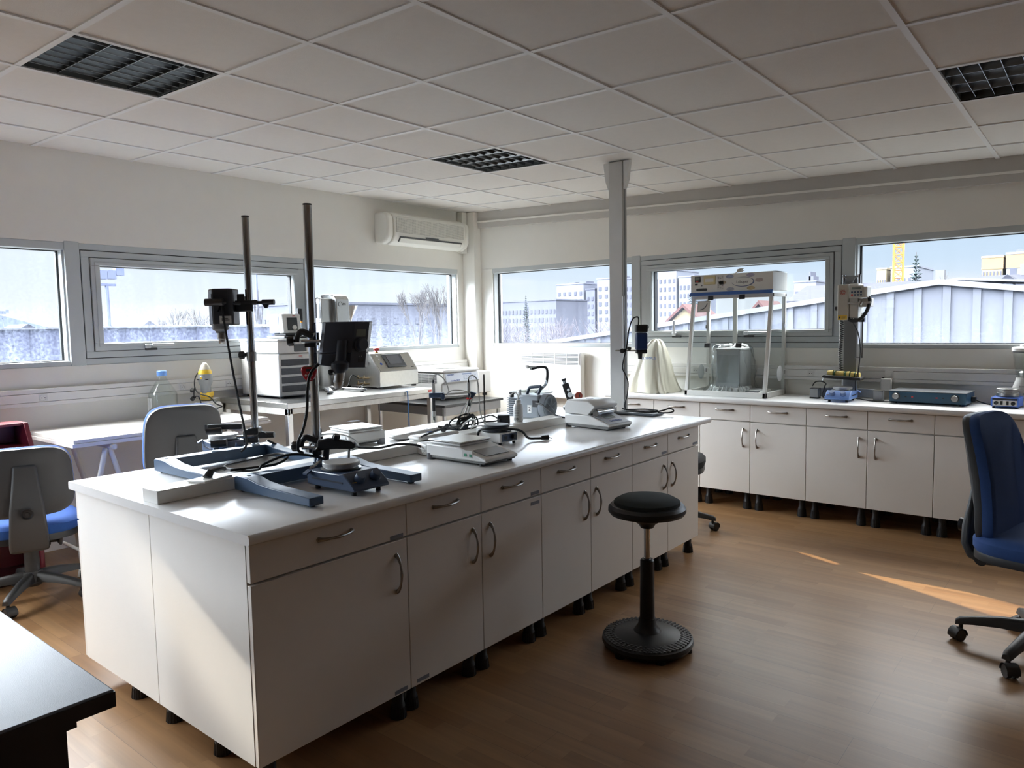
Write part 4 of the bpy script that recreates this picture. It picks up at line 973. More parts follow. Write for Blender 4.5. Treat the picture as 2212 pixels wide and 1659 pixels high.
for k in range(12):
    a0 = .6 + k*.40; a1 = a0+.42
    if k > 8: break
    c0, s0, c1, s1 = math.cos(a0), math.sin(a0), math.cos(a1), math.sin(a1)
    hexa(bm, [(.1105, .098+c0*.018, .715+s0*.018), (.1125, .098+c0*.018, .715+s0*.018), (.1125, .098+c1*.018, .715+s1*.018), (.1105, .098+c1*.018, .715+s1*.018)], [(.1105, .098+c0*.021, .715+s0*.021), (.1125, .098+c0*.021, .715+s0*.021), (.1125, .098+c1*.021, .715+s1*.021), (.1105, .098+c1*.021, .715+s1*.021)])
obj('logo_ring', bm, DARKG, t)
bm = new_bm(); lathe(bm, [(.007, .565), (.012, .59), (.066, .705), (.069, .708), (.066, .708), (.010, .592), (.005, .565)], (.0, .285, 0), n=32); obj('funnel', bm, STEEL, t)
bm = new_bm(); tube(bm, [(.0, .285, .57), (.0, .28, .54), (.02, .24, .52), (.02, .17, .50)], .010, 8); cyl(bm, (.0, .26, .555), (.0, .31, .545), .012); cyl(bm, (-.01, .27, .53), (.03, .27, .55), .006); obj('funnel_valve', bm, CHROME, t)
bm = new_bm()
cyl(bm, (.02, -.085, .60), (.02, -.085, .72), .012); cyl(bm, (.02, -.085, .72), (.02, -.085, .745), .007); tube(bm, [(.02, -.085, .74), (.02, -.07, .765), (.02, -.01, .755), (.02, .0, .70), (.02, -.03, .63)], .005, 8); cyl(bm, (.03, -.06, .58), (.03, .02, .58), .006); cyl(bm, (.03, -.03, .54), (.03, -.03, .62), .008); cyl(bm, (.03, .0, .50), (.03, .0, .60), .005); obj('air_fittings', bm, CHROME, t)
bm = new_bm(); tube(bm, [(.03, -.03, .56), (.05, -.05, .50), (.06, -.02, .45), (.05, .0, .40)], .004, 6); obj('air_hose', bm, M('blue_hose', (.03, .13, .34), .4), t)
part('sensor_plug', BLACKP, t, (cyl, (-.02, -.20, .58), (-.02, -.20, .68), .013), (box, -.03, -.01, -.235, -.215, .60, .68)); part('sensor_ring', ORANGE, t, (cyl, (-.02, -.20, .565), (-.02, -.20, .585), .010)); part('sensor_rod', CHROME, t, (cyl, (-.02, -.20, .0), (-.02, -.20, .57), .006))
# control box
t = thing('control_box', 'stainless control box with a sloping touch screen panel and red button', 'controller', (0, 0, .90))
bm = new_bm(); prism(bm, [(.12, .015), (.60, .015), (.60, .142), (.475, .295), (.12, .295)], -1.80, -1.36, 'y'); obj('housing', bm, STEEL, t, bevel=.004)
def onslope(y, s, off=.002):   # point on the sloping panel, s = 0 at its foot .. 1 at its top
    return Vector((.60-.125*s + .77*off, y, .142+.153*s + .63*off))
def slope_patch(bm, y0, y1, s0, s1, off0, off1):
    hexa(bm, [onslope(y0, s0, off0), onslope(y1, s0, off0), onslope(y1, s1, off0), onslope(y0, s1, off0)], [onslope(y0, s0, off1), onslope(y1, s0, off1), onslope(y1, s1, off1), onslope(y0, s1, off1)])
bm = new_bm(); slope_patch(bm, -1.785, -1.375, .04, .97, .0, .002); obj('panel', bm, M('panel_taupe', (.40, .38, .33), .4, .5), t)
bm = new_bm(); slope_patch(bm, -1.685, -1.475, .20, .90, .002, .012); sc_ = obj('touch_screen', bm, DARKG, t, bevel=.004)
bm = new_bm(); slope_patch(bm, -1.652, -1.51, .34, .80, .012, .0135); obj('display', bm, M('lcd_slate', (.16, .165, .18), .15), sc_)
for yy, ss, mm in ((-1.735, .86, INST), (-1.735, .64, INST), (-1.735, .42, M('sticker_blue', (.05, .12, .45), .4))):
    p = onslope(yy, ss, .002); bm = new_bm(); lathe(bm, [(0, 0), (.012, 0), (.012, .0015), (0, .0015)], p, (.77, 0, .63), 3 if ss == .64 else 20); obj('warning_sticker', bm, mm, t)
p = onslope(-1.41, .16, .003); text('lettering', 'VMI', .018, DARKG, t, p, (PI/2-.68, 0, PI/2))
bm = new_bm(); lathe(bm, [(0, 0), (.010, 0), (.010, .018), (.024, .022), (.027, .040), (.02, .046), (0, .047)], (.40, -1.655, .295), n=24); obj('emergency_stop', bm, RED, t)
part('stop_collar', YELLOW, t, (cyl, (.40, -1.655, .294), (.40, -1.655, .304), .016)); part('key_switch', INST, t, (cyl, (.45, -1.802, .215), (.45, -1.815, .215), .014))
for x, z in ((.46, .08), (.46, .03), (.38, .08), (.38, .03)):
    part('valve', M('brass', (.50, .40, .25), .3, 1.0), t, (cyl, (x, -1.80, z+.01), (x, -1.86, z+.01), .009), (cyl, (x, -1.85, z), (x, -1.85, z+.035), .006))
for x in (.15, .57):
    for y in (-1.77, -1.39): part('foot', BLACKR, t, (box, x-.015, x+.015, y-.015, y+.015, 0, .016))
bm = new_bm(); tube(bm, [(.40, -1.86, .09), (.42, -1.95, .12), (.44, -2.02, .03), (.38, -2.12, .012)], .004, 6); tube(bm, [(.46, -1.86, .04), (.50, -1.92, .03), (.5, -2.0, .012), (.36, -2.10, .02)], .005, 6); obj('hose', bm, BLACKR, t)
# blue hose hanging from the steel table
bm = new_bm(); tube(bm, [(.925, -1.80, .90), (.935, -1.80, .86), (.936, -1.795, .60), (.93, -1.79, .30), (.95, -1.78, .01)], .005, 8); tag(obj('air_hose', bm, M('blue_hose', (.03, .13, .34), .4)), 'thin blue air hose hanging off the front of the steel table', 'hose')

# ------------------------------------------------------------------ black topped table with the centrifuge
t = thing('lab_table', 'low table with a black top and steel legs beside the corner pillar', 'table', (0, 0, 0))
part('tabletop', M('black_top', (.02, .021, .024), .3), t, (box, .10, .99, -1.435, -.665, .728, .75), bevel=.003)
part('apron', M('apron_grey', (.25, .25, .26), .4, .6), t, (box, .12, .97, -1.42, -1.405, .655, .728), (box, .96, .975, -1.41, -.69, .655, .728), (box, .12, .97, -.70, -.685, .655, .728), bevel=.001)
for x in (.135, .955):
    for y in (-1.405, -.70): part('leg', STEEL, t, (cyl, (x, y, 0), (x, y, .728), .018))
t = thing('centrifuge', 'white bench centrifuge with a flat lid on the black topped table', 'centrifuge', (0, 0, .75))
CW = M('centrifuge_white', (.78, .78, .765), .42)
bm = new_bm(); prism(bm, [(.12, .02), (.70, .02), (.70, .145), (.735, .16), (.72, .245), (.12, .245)], -1.17, -.70, 'y'); obj('body', bm, CW, t, bevel=.008, seg=3)
part('cooling_unit', CW, t, (box, .10, .70, -.697, -.50, .03, .235), bevel=.006)
bm = new_bm(); lathe(bm, [(0, .262), (.20, .262), (.20, .283), (.19, .292), (0, .294)], (.42, -.93, 0), n=48, sx=1.1); 
obj('lid_disc', bm, CW, t)
part('lid', CW, t, (box, .14, .735, -1.18, -.705, .247, .276), bevel=.012, seg=3)
bm = new_bm(); hexa(bm, [(.7365, -1.15, .165), (.7365, -.72, .165), (.7225, -.72, .240), (.7225, -1.15, .240)], [(.7385, -1.15, .165), (.7385, -.72, .165), (.7245, -.72, .240), (.7245, -1.15, .240)]); obj('control_panel', bm, M('panel_pale_blue', (.62, .66, .74), .35), t)
pan = part('display', M('display_blue', (.20, .26, .42), .3), t, (hexa, [(.7268, -.93, .222), (.7268, -.81, .222), (.7248, -.81, .234), (.7248, -.93, .234)], [(.7280, -.93, .222), (.7280, -.81, .222), (.7260, -.81, .234), (.7260, -.93, .234)]))
bm = new_bm()
for r_ in range(3):
    for c_ in range(6):
        z = .214 - .014*r_; y = -.92 + .03*c_; x = .7365-(z-.165)*.187+.0025; box(bm, x, x+.001, y, y+.02, z-.009, z)
obj('keypad', bm, M('key_grey_blue', (.42, .47, .56), .4), t, smooth=False)
text('lettering', 'eppendorf', .020, M('ink_blue', (.05, .10, .35), .4), t, (.7275, -1.085, .230), (PI/2-.18, 0, PI/2)); text('lettering', 'Centrifuge 5804 R', .016, M('ink_blue', (.05, .10, .35), .4), t, (.740, -1.035, .176), (PI/2-.18, 0, PI/2))
bm = new_bm()
for k in range(8):
    for q in range(4): box(bm, .24+q*.10, .335+q*.10, -1.1712, -1.1695, .155+k*.010, .160+k*.010)
for k in range(3):
    for q in range(2): box(bm, .46+q*.10, .55+q*.10, -1.1712, -1.1695, .045+k*.011, .050+k*.011)
obj('side_vent', bm, DARKG, t, smooth=False)
for x in (.16, .66):
    for y in (-1.13, -.55): part('foot', BLACKR, t, (cyl, (x, y, 0), (x, y, .022), .022))
# ------------------------------------------------------------------ stirrer stands on the island
VIEW = .685
IZ = .8205
NT = M('navy_top', (.12, .16, .22), .3, var=.25, scale=30)
def leg_profile(bm, x0, x1, y, hw=.028):
    pr_ = [(x0, .008), (x1, .008), (x1, .036), (x0+.23, .042), (x0+.15, .048), (x0+.09, .060), (x0+.02, .062), (x0, .055)]
    prism(bm, pr_, y-hw, y+hw, 'y')
def stirrer_stand(label, px, py, yl, yr, pole_top, xoff=-.045):
    t = thing('stirrer_stand', label, 'stand', (px, py, IZ))
    for y in (yl, yr):
        bm = new_bm(); leg_profile(bm, xoff, xoff+.46, y); lg = obj('leg', bm, BLUEG, t, bevel=.003)
        for fx in (xoff+.02, xoff+.43): part('rubber_foot', BLACKR, lg, (cyl, (fx, y, 0), (fx, y, .009), .012))
        part('cap_screw', BLACKP, lg, (cyl, (xoff+.055, y, .0605), (xoff+.055, y, .0625), .007))
    part('crossbar', BLUEG, t, (box, xoff+.012, xoff+.075, min(yl, yr)+.028, max(yl, yr)-.028, .012, .060), bevel=.003)
    part('pole', CHROME, t, (cyl, (0, 0, .058), (0, 0, pole_top-IZ-.004), .0165, None, 32)); part('pole_cap', BLACKP, t, (cyl, (0, 0, pole_top-IZ-.006), (0, 0, pole_top-IZ), .0168, None, 24)); part('pole_nut', STEEL, t, (cyl, (0, 0, .056), (0, 0, .066), .021, None, 6))
    return t
stirrer_stand('stand with chrome pole behind the cable duct, farther from the camera', 2.257, -3.969, -.42, .06, 1.926)
stirrer_stand('stand with the taller looking chrome pole nearest the camera', 2.879, -4.079, -.305, .145, 1.894)
def V(p0, a, d, z):     # a: to the viewer's right, d: away from the viewer
    return Vector((p0[0] + .775*a - .632*d, p0[1] + .632*a + .775*d, z))
def star_knob(bm, p, axis, r=.020, l=.022):
    ax = Vector(axis).normalized(); u, v = frame_of(ax); p = Vector(p); n = 40
    rings = []
    for f, h in ((.85, 0), (1, .15), (1, .8), (.8, 1)):
        rings.append([p + ax*l*h + (u*math.cos(2*PI*k/n) + v*math.sin(2*PI*k/n))*r*f*(1+.09*math.cos(7*2*PI*k/n)) for k in range(n)])
    loft(bm, rings)
PA, PB = (2.257, -3.969), (2.879, -4.079)
# stirrer 1
t = thing('overhead_stirrer', 'black overhead stirrer with chuck clamped to the farther chrome pole', 'stirrer', (PA[0], PA[1], 0), VIEW)
BK1 = M('stirrer_black', (.020, .022, .028), .32, var=.15)
part('housing', BK1, t, (loft, [[(x, y, z) for x, y in ((-.172, .02), (-.172, -.03), (-.138, -.075), (-.065, -.075), (-.052, -.06), (-.052, .02))] for z in (1.435, 1.598)]), bevel=.006)
part('side_plate', M('stirrer_grey', (.10, .11, .13), .4), t, (hexa, [(-.1725, .012, 1.45), (-.1725, -.026, 1.45), (-.1415, -.072, 1.45), (-.1415, -.0725, 1.45)], [(-.1745, .012, 1.575), (-.1745, -.027, 1.575), (-.1425, -.074, 1.575), (-.1425, -.0725, 1.575)]), smooth=False)
part('nameplate', INSTG, t, (box, -.108, -.056, -.0765, -.0745, 1.442, 1.476)); part('nameplate_text', DARKG, t, (box, -.098, -.09, -.0772, -.0764, 1.452, 1.466), (box, -.085, -.064, -.0772, -.0764, 1.456, 1.459), (box, -.085, -.070, -.0772, -.0764, 1.463, 1.466), smooth=False)
bm = new_bm(); lathe(bm, [(0, 1.40), (.020, 1.40), (.022, 1.408), (.036, 1.418), (.036, 1.437), (0, 1.437)], (-.122, -.035, 0), n=28); obj('neck', bm, M('neck_grey', (.17, .18, .19), .4), t)
bm = new_bm(); lathe(bm, [(0, 1.352), (.012, 1.352), (.016, 1.36), (.016, 1.372), (.021, 1.374), (.021, 1.40), (.018, 1.402), (0, 1.402)], (-.118, -.035, 0), n=28); obj('chuck', bm, STEEL, t)
bm = new_bm(); tube(bm, [(-.096, -.078, 1.54), (-.09, -.085, 1.50), (-.083, -.088, 1.44), (-.06, -.085, 1.25), (-.036, -.09, 1.10), (-.012, -.10, .97), (-.004, -.105, .90), (-.025, -.12, .868)], .0052, 8); obj('cable', bm, BLACKR, t)
t = thing('boss_clamp', 'black clamp carrying the black stirrer on the farther chrome pole', 'clamp', (PA[0], PA[1], 0), VIEW)
part('body', BLACKP, t, (box, -.075, .025, -.032, -.018, 1.495, 1.545), (box, -.025, -.018, -.030, .025, 1.50, 1.565), (box, -.045, -.012, -.03, -.018, 1.535, 1.575), bevel=.004)
bm = new_bm(); cyl(bm, (-.165, -.085, 1.537), (-.085, -.085, 1.537), .016); cyl(bm, (-.10, -.085, 1.535), (-.03, -.028, 1.532), .008); hexa(bm, [(-.13, -.09, 1.525), (-.10, -.09, 1.525), (-.10, -.076, 1.525), (-.13, -.076, 1.525)], [(-.118, -.09, 1.495), (-.110, -.09, 1.495), (-.110, -.076, 1.495), (-.118, -.076, 1.495)]); obj('grip_knob', bm, BLACKP, t)
bm = new_bm(); hexa(bm, [(-.02, -.040, 1.528), (.075, -.034, 1.528), (.075, -.030, 1.528), (-.02, -.032, 1.528)], [(-.02, -.040, 1.538), (.08, -.034, 1.542), (.08, -.030, 1.542), (-.02, -.032, 1.538)]); cyl(bm, (.028, -.034, 1.535), (.05, -.034, 1.535), .011); cyl(bm, (.072, -.034, 1.535), (.126, -.034, 1.535), .0125); hexa(bm, [(.075, -.04, 1.523), (.100, -.04, 1.523), (.100, -.028, 1.523), (.075, -.028, 1.523)], [(.083, -.04, 1.508), (.094, -.04, 1.508), (.094, -.028, 1.508), (.083, -.028, 1.508)]); obj('pole_screw', bm, BLACKP, t)
part('pin', CHROME, t, (cyl, (-.085, -.05, 1.534), (-.05, -.04, 1.538), .006))
t = thing('stop_collar', 'clear split collar with a black star knob on the farther chrome pole', 'collar', (PA[0], PA[1], 0), VIEW)
bm = new_bm(); lathe(bm, [(.0172, 1.268), (.0225, 1.268), (.0225, 1.312), (.0172, 1.312)], n=28); obj('ring', bm, STEEL, t)
bm = new_bm(); cyl(bm, (-.034, -.006, 1.298), (-.02, -.004, 1.298), .008); star_knob(bm, (-.030, -.006, 1.298), (-1, -.1, -.05), .0165, .024); obj('knob', bm, BLACKP, t)
# stirrer 2
t = thing('overhead_stirrer', 'slate blue overhead stirrer with a display, clamped to the nearer chrome pole', 'stirrer', (PB[0], PB[1], 0), VIEW)
SB = M('stirrer_slate', (.060, .072, .105), .36, var=.05); SB2 = M('stirrer_slate_dark', (.028, .036, .056), .38, var=.05)
def tl(x, z): return (x + .16*(z-1.435)*-1*-1*.9 + .0, z)
sk = .15   # lean of the housing
def sx_(x, z): return x + sk*(z-1.435)
bm = new_bm(); out = []
prof2 = [(.056, .02), (.050, -.02), (.058, -.060), (.075, -.082), (.10, -.088), (.150, -.088), (.184, -.080), (.231, -.02), (.231, .04), (.07, .05)]
loft(bm, [[(sx_(x, z), y, z + .0) for x, y in prof2] for z in (1.318, 1.436)]); obj('housing', bm, SB, t, bevel=.003, angle=25)
bm = new_bm(); loft(bm, [[(sx_(x, z), y, z + (.0 if z > 1.3 else -.10*(x-.06))) for x, y in prof2] for z in (1.272, 1.316)]); obj('lower_housing', bm, SB2, t, bevel=.003, angle=25)
bm = new_bm()
def fp(u, z, off):   # point on the display face between (.184,-.08) and (.231,-.02)
    return (sx_(.184+.047*u, z) + .787*off, -.080+.060*u - .617*off, z)
hexa(bm, [fp(.03, 1.275, .0), fp(.97, 1.275, .0), fp(.97, 1.432, 0), fp(.03, 1.432, 0)], [fp(.03, 1.275, .0012), fp(.97, 1.275, .0012), fp(.97, 1.432, .0012), fp(.03, 1.432, .0012)]); obj('front_panel', bm, SB2, t)
bm = new_bm(); hexa(bm, [fp(.20, 1.378, .001), fp(.80, 1.378, .001), fp(.80, 1.406, .001), fp(.20, 1.406, .001)], [fp(.20, 1.378, .0022), fp(.80, 1.378, .0022), fp(.80, 1.406, .0022), fp(.20, 1.406, .0022)]); obj('display', bm, LCD, t)
bm = new_bm(); lathe(bm, [(0, 0), (.029, 0), (.029, .004), (.025, .006), (.025, .020), (.022, .023), (0, .023)], fp(.52, 1.348, .001), (.787, -.617, 0), 32); obj('speed_knob', bm, SB2, t)
for u in (.55, .72): part('led', INST, t, (cyl, fp(u, 1.302, .001), fp(u, 1.302, .002), .0018))
bm = new_bm(); hexa(bm, [fp(.55, 1.280, .001), fp(.86, 1.280, .001), fp(.86, 1.294, .001), fp(.55, 1.294, .001)], [fp(.55, 1.280, .003), fp(.86, 1.280, .003), fp(.86, 1.294, .003), fp(.55, 1.294, .003)]); obj('switch', bm, BLACKP, t)
bm = new_bm(); q = [Vector((.138 + sk*(z-1.435)*.9, -.088, z)) for z in (1.362, 1.358, 1.285, 1.27, 1.262, 1.245, 1.238)]
ax_ = (Vector((.122, -.088, 1.24)) - Vector((.138, -.088, 1.36))).normalized()
lathe(bm, [(0, -.004), (.019, -.004), (.0205, .0), (.0205, .03), (.0215, .075), (.034, .085), (.034, .10), (.030, .112), (.020, .122), (0, .122)], (.138, -.086, 1.362), ax_, 32); obj('shaft_housing', bm, SB2, t)
bm = new_bm(); lathe(bm, [(0, .122), (.019, .122), (.0195, .15), (.0205, .151), (.0205, .157), (.0175, .158), (.0165, .175), (.011, .184), (0, .184)], (.138, -.086, 1.362), ax_, 32); obj('chuck', bm, STEEL, t)
bm = new_bm(); star_knob(bm, (.100, -.10, 1.246), (-1, -.1, -.15), .010, .016); cyl(bm, (.10, -.10, 1.26), (.10, -.10, 1.27), .004); obj('lock_screw', bm, BLACKP, t)
part('rod', CHROME, t, (cyl, (-.035, -.028, 1.363), (.06, -.028, 1.363), .0065))
bm = new_bm(); tube(bm, [(.046, -.03, 1.285), (.030, -.07, 1.268), (.012, -.10, 1.235), (.003, -.11, 1.18), (-.002, -.11, 1.10), (-.018, -.115, 1.03), (-.038, -.115, .985), (-.045, -.10, .95), (-.04, -.06, .93)], .0058, 8); obj('cable', bm, BLACKR, t)
def hook_clamp(label, z, flip=1):
    t = thing('boss_clamp', label, 'clamp', (PB[0], PB[1], 0), VIEW)
    bm = new_bm(); tube(bm, [(-.052, -.026, z-.005), (-.050, -.026, z+.018), (-.034, -.026, z+.034), (-.010, -.026, z+.026), (.012, -.024, z+.018)], .011, 10, radii=[.008, .011, .013, .013, .014]); box(bm, -.022, .022, -.034, -.012, z-.026, z-.010); box(bm, -.02, .02, .016, .026, z-.02, z+.03); obj('body', bm, BLACKP, t, bevel=.002)
    bm = new_bm(); star_knob(bm, (-.064, -.026, z), (-1, -.05, -.05), .0185, .026); cyl(bm, (-.070, -.026, z), (-.045, -.026, z), .006); obj('knob', bm, BLACKP, t)
    return t
hook_clamp('black hook clamp behind the slate blue stirrer on the nearer pole', 1.366)
t = hook_clamp('black hook clamp low on the nearer pole, just above its base', .952)
part('rod', CHROME, t, (cyl, (-.05, -.028, .945), (.02, -.028, .943), .0075))
t = thing('chain_clamp', 'bulky black clamp head on the nearer pole above the hotplate', 'clamp', (PB[0], PB[1], 0), VIEW)
bm = new_bm(); loft(bm, [[(x, y, z) for y, z in ((-.055, a), (-.02, a), (-.02, b), (-.055, b))] for x, a, b in ((.015, .935, .975), (.06, .94, .985), (.09, .942, .98), (.15, .94, .97), (.165, .945, .96))]); obj('jaw', bm, BLACKP, t, bevel=.006)
bm = new_bm(); star_knob(bm, (.085, -.04, .975), (.35, -.2, .9), .014, .024); star_knob(bm, (.018, -.05, .935), (-.2, -.9, -.3), .017, .02); cyl(bm, (.045, -.04, .90), (.05, -.04, .945), .012); obj('knob', bm, BLACKP, t)
bm = new_bm(); tube(bm, [(.05, -.045, .915), (.03, -.05, .90), (.0, -.06, .875), (-.03, -.06, .87)], .005, 8); tube(bm, [(.15, -.04, .958), (.156, -.05, .965), (.165, -.05, .962)], .004, 8); obj('rod', bm, CHROME, t)
# strawberry timer hanging on the nearer pole
t = thing('kitchen_timer', 'red strawberry shaped timer with three buttons on the nearer pole', 'timer', (PB[0], PB[1], 0), VIEW)
bm = new_bm(); out = [(0, -.032), (.010, -.029), (.022, -.016), (.029, .002), (.031, .014), (.027, .024), (.016, .028), (0, .028), (-.016, .028), (-.027, .024), (-.031, .014), (-.029, .002), (-.022, -.016), (-.010, -.029)]
out = [(p.x, p.z) for p in smooth_path([(x, 0, z) for x, z in out], 4, True)]
loft(bm, [[(x*s-.010, y, z*s+1.238) for x, z in out] for y, s in ((-.020, .90), (-.024, 1.0), (-.032, 1.0), (-.036, .9), (-.037, .7))]); obj('body', bm, M('strawberry_red', (.42, .012, .02), .3), t)
bm = new_bm()
for k in range(7):
    a = -1.2 + .4*k; hexa(bm, [(-.010, -.036, 1.266), (-.004, -.036, 1.266), (-.004, -.024, 1.268), (-.010, -.024, 1.268)], [(-.010+.022*math.sin(a)-.002, -.038, 1.263-.004*abs(a)+.002), (-.010+.022*math.sin(a)+.004, -.038, 1.263-.004*abs(a)+.002), (-.010+.022*math.sin(a)+.004, -.026, 1.264), (-.010+.022*math.sin(a)-.002, -.026, 1.264)])
obj('leaf', bm, M('leaf_green', (.02, .12, .05), .45), t); part('display', SCREEN, t, (box, -.019, .0, -.0385, -.036, 1.246, 1.256))
for k in range(3): part('button', INST, t, (cyl, (-.021+.011*k, -.0365, 1.231), (-.021+.011*k, -.0405, 1.231), .0042))
bm = new_bm(); rs = random.Random(3)
for k in range(16):
    x, z = rs.uniform(-.024, .024), rs.uniform(-.026, .022)
    if abs(z+.007) < .008 or (abs(z-.013) < .008 and abs(x) < .014) or abs(x) > .026 + min(z, 0)*.7: continue
    lathe(bm, [(.0011, 0), (.0011, .0012), (0, .0012)], (x-.010, -.0368, z+1.238), (0, -1, 0), 6)
obj('seed_dots', bm, INST, t)

# ------------------------------------------------------------------ hotplates
def hotplate(label, loc, rz, w, d, body, plate_r, knobs, lift=.0, group='blue hotplate stirrers'):
    t = thing('hotplate_stirrer', label, 'hotplate', loc, rz, group)   # front faces local -y
    z0 = .018 + lift
    bm = new_bm(); prism(bm, [(-d/2, z0), (d/2, z0), (d/2, z0+.052), (-d/2+.085, z0+.056), (-d/2+.06, z0+.060), (-d/2+.006, z0+.022), (-d/2-.006, z0+.006)], -w/2, w/2, 'x'); obj('body', bm, body, t, bevel=.004)
    part('side_trim', M('trim_dark', (.02, .025, .04), .4), t, (box, -w/2-.002, w/2+.002, -d/2+.06, d/2-.03, z0+.024, z0+.030))
    for sx_k in (-1, 1):
        part('side_lug', body, t, (hexa, [(sx_k*w/2, d/2-.03, z0+.05), (sx_k*(w/2+.022), d/2-.03, z0+.038), (sx_k*(w/2+.022), d/2-.005, z0+.038), (sx_k*w/2, d/2-.005, z0+.05)], [(sx_k*w/2, d/2-.03, z0+.056), (sx_k*(w/2+.022), d/2-.03, z0+.044), (sx_k*(w/2+.022), d/2-.005, z0+.044), (sx_k*w/2, d/2-.005, z0+.056)]))
    for sx_k in (-1, 1):
        bm = new_bm(); n = Vector((0, -.57, .82)); p = Vector((sx_k*w*.22, -d/2+.026, z0+.034)); lathe(bm, [(0, -.004), (.0185, -.004), (.020, .004), (.017, .026), (.0, .027)], p, n, 26)
        obj('knob', bm, knobs, t)
    part('led_row', M('amber_led', (.55, .30, .04), .4), t, (box, -w*.44, -w*.34, -d/2+.014, -d/2+.018, z0+.0305, z0+.0325), smooth=False)
    for fx in (-w/2+.025, w/2-.025):
        for fy in (-d/2+.03, d/2-.03): part('foot', BLACKR, t, (cyl, (fx, fy, 0), (fx, fy, z0+.002), .009))
    bm = new_bm(); lathe(bm, [(0, z0+.052), (.070, z0+.056), (.074, z0+.060), (.060, z0+.063), (.060, z0+.068), (0, z0+.068)], (0, .035, 0), n=40); obj('collar', bm, STEEL, t)
    bm = new_bm(); lathe(bm, [(0, z0+.066), (plate_r, z0+.068), (plate_r, z0+.080), (plate_r-.003, z0+.083), (0, z0+.083)], (0, .035, 0), n=48); obj('heating_plate', bm, M('plate_grey', (.50, .50, .49), .45, .3, var=.1, scale=30), t)
    return t
hotplate('navy hotplate between the legs of the nearer stand', (3.152, -4.145, IZ), PI/2, .16, .27, NAVY, .0675, NAVY)
hotplate('navy hotplate beneath the black stirrer, behind the cable duct', (2.085, -4.02, IZ), 1.3, .16, .25, NAVY, .0675, NAVY)
hotplate('light blue hotplate on the long bench below the mixer tray', (3.845, -.345, .8355), .0, .165, .22, BLUEH, .064, M('knob_blue', (.09, .14, .28), .4))
bm = new_bm(); cyl(bm, (0, 0, 0), (0, 0, .05), .010); star_knob(bm, (0, 0, .02), (0, 0, 1), .02, .008); o = obj('rod_screw', bm, BLACKP, None, loc=(2.985, -3.985, IZ)); tag(o, 'small black screw clamp standing behind the near hotplate', 'clamp')

# small loose parts behind the black stirrer
t = thing('support_arm', 'black clamp arm lying over the farther hotplate', 'clamp', (PA[0], PA[1], 0), VIEW)
part('arm', BLACKP, t, (box, -.20, -.045, -.05, -.035, .962, .985), (box, -.215, -.15, -.045, -.04, .955, .985), bevel=.004)
bm = new_bm(); cyl(bm, (-.195, -.07, .955), (-.13, -.06, .958), .016); cyl(bm, (-.155, -.12, .905), (-.09, -.11, .91), .0175); cyl(bm, (.03, -.035, .93), (.10, -.035, .932), .014); hexa(bm, [(.03, -.05, .918), (.08, -.05, .93), (.08, -.03, .93), (.03, -.03, .918)], [(.045, -.05, .95), (.06, -.05, .945), (.06, -.03, .945), (.045, -.03, .95)]); obj('knob', bm, BLACKP, t)
part('boss', BLACKP, t, (box, -.045, .022, -.036, -.018, .895, .955), (box, -.024, .024, -.034, .03, .935, .962), bevel=.005); part('pin', CHROME, t, (cyl, (-.07, -.04, .925), (.01, -.038, .928), .0065))
bm = new_bm(); hexa(bm, [(.0, -.046, .925), (.075, -.04, .93), (.075, -.02, .93), (.0, -.03, .925)], [(.0, -.046, .931), (.075, -.04, .938), (.075, -.02, .938), (.0, -.03, .931)]); obj('screw_bar', bm, DARKG, t)

# ------------------------------------------------------------------ power strip, plugs and cables on the duct
t = thing('power_plug', 'black mains plug in a flush socket on the near end of the cable duct', 'plug', (2.76, -4.46, .8665), .3)
part('socket_lid', STRIP, t, (box, -.04, .045, -.075, .06, 0, .008), bevel=.003); bm = new_bm(); cyl(bm, (0, -.02, .008), (0, .0, .03), .017, .013); tube(bm, [(0, 0, .028), (.0, .05, .03), (.0, .07, .025)], .008, 8); obj('plug', bm, BLACKP, t)
def cable(label, pts, r=.005, mat=None, name='cable'):
    bm = new_bm(); tube(bm, pts, r, 8, 8); o = obj(name, bm, mat or BLACKR); tag(o, label, 'cable'); return o
cable('black cable looping from the duct plug round the stirrer bases', [(2.79, -4.40, .892), (2.80, -4.33, .89), (2.84, -4.24, .895), (2.83, -4.18, .915), (2.74, -4.17, .915), (2.66, -4.25, .892), (2.66, -4.35, .885), (2.77, -4.36, .883), (2.86, -4.33, .892), (2.87, -4.31, .91), (2.90, -4.22, .935), (2.93, -4.12, .915), (2.98, -4.05, .875), (3.0, -4.02, .845)])
cable('black cable running from the near hotplate along the duct to the white adapter', [(3.00, -4.06, .86), (2.97, -4.0, .87), (2.90, -3.93, .93), (2.83, -3.82, .90), (2.79, -3.68, .875), (2.80, -3.58, .878), (2.845, -3.50, .865), (2.875, -3.475, .835), (2.86, -3.44, .832), (2.82, -3.46, .84)])
cable('black looped cable behind the pole of the farther stand', [(2.29, -3.93, .90), (2.33, -3.84, .845), (2.38, -3.80, .835), (2.45, -3.80, .88), (2.47, -3.78, .925), (2.44, -3.74, .94), (2.42, -3.73, .90), (2.43, -3.76, .85), (2.36, -3.70, .832)])
cable('pale grey cable curled beside the rear white power block', [(2.40, -3.78, .835), (2.36, -3.74, .88), (2.40, -3.69, .905), (2.47, -3.63, .90), (2.52, -3.60, .87), (2.53, -3.60, .835), (2.45, -3.66, .830)], .004, INSTG)
t = thing('power_block', 'white power block with pale cables behind the farther stand', 'power block', (2.47, -3.72, IZ), 1.2)
part('case', INST, t, (box, -.12, .10, -.045, .03, .0, .045), bevel=.008, seg=3)
t = thing('power_block', 'white adapter block between the cable duct and the front balance', 'power block', (2.875, -3.42, IZ), 1.35)
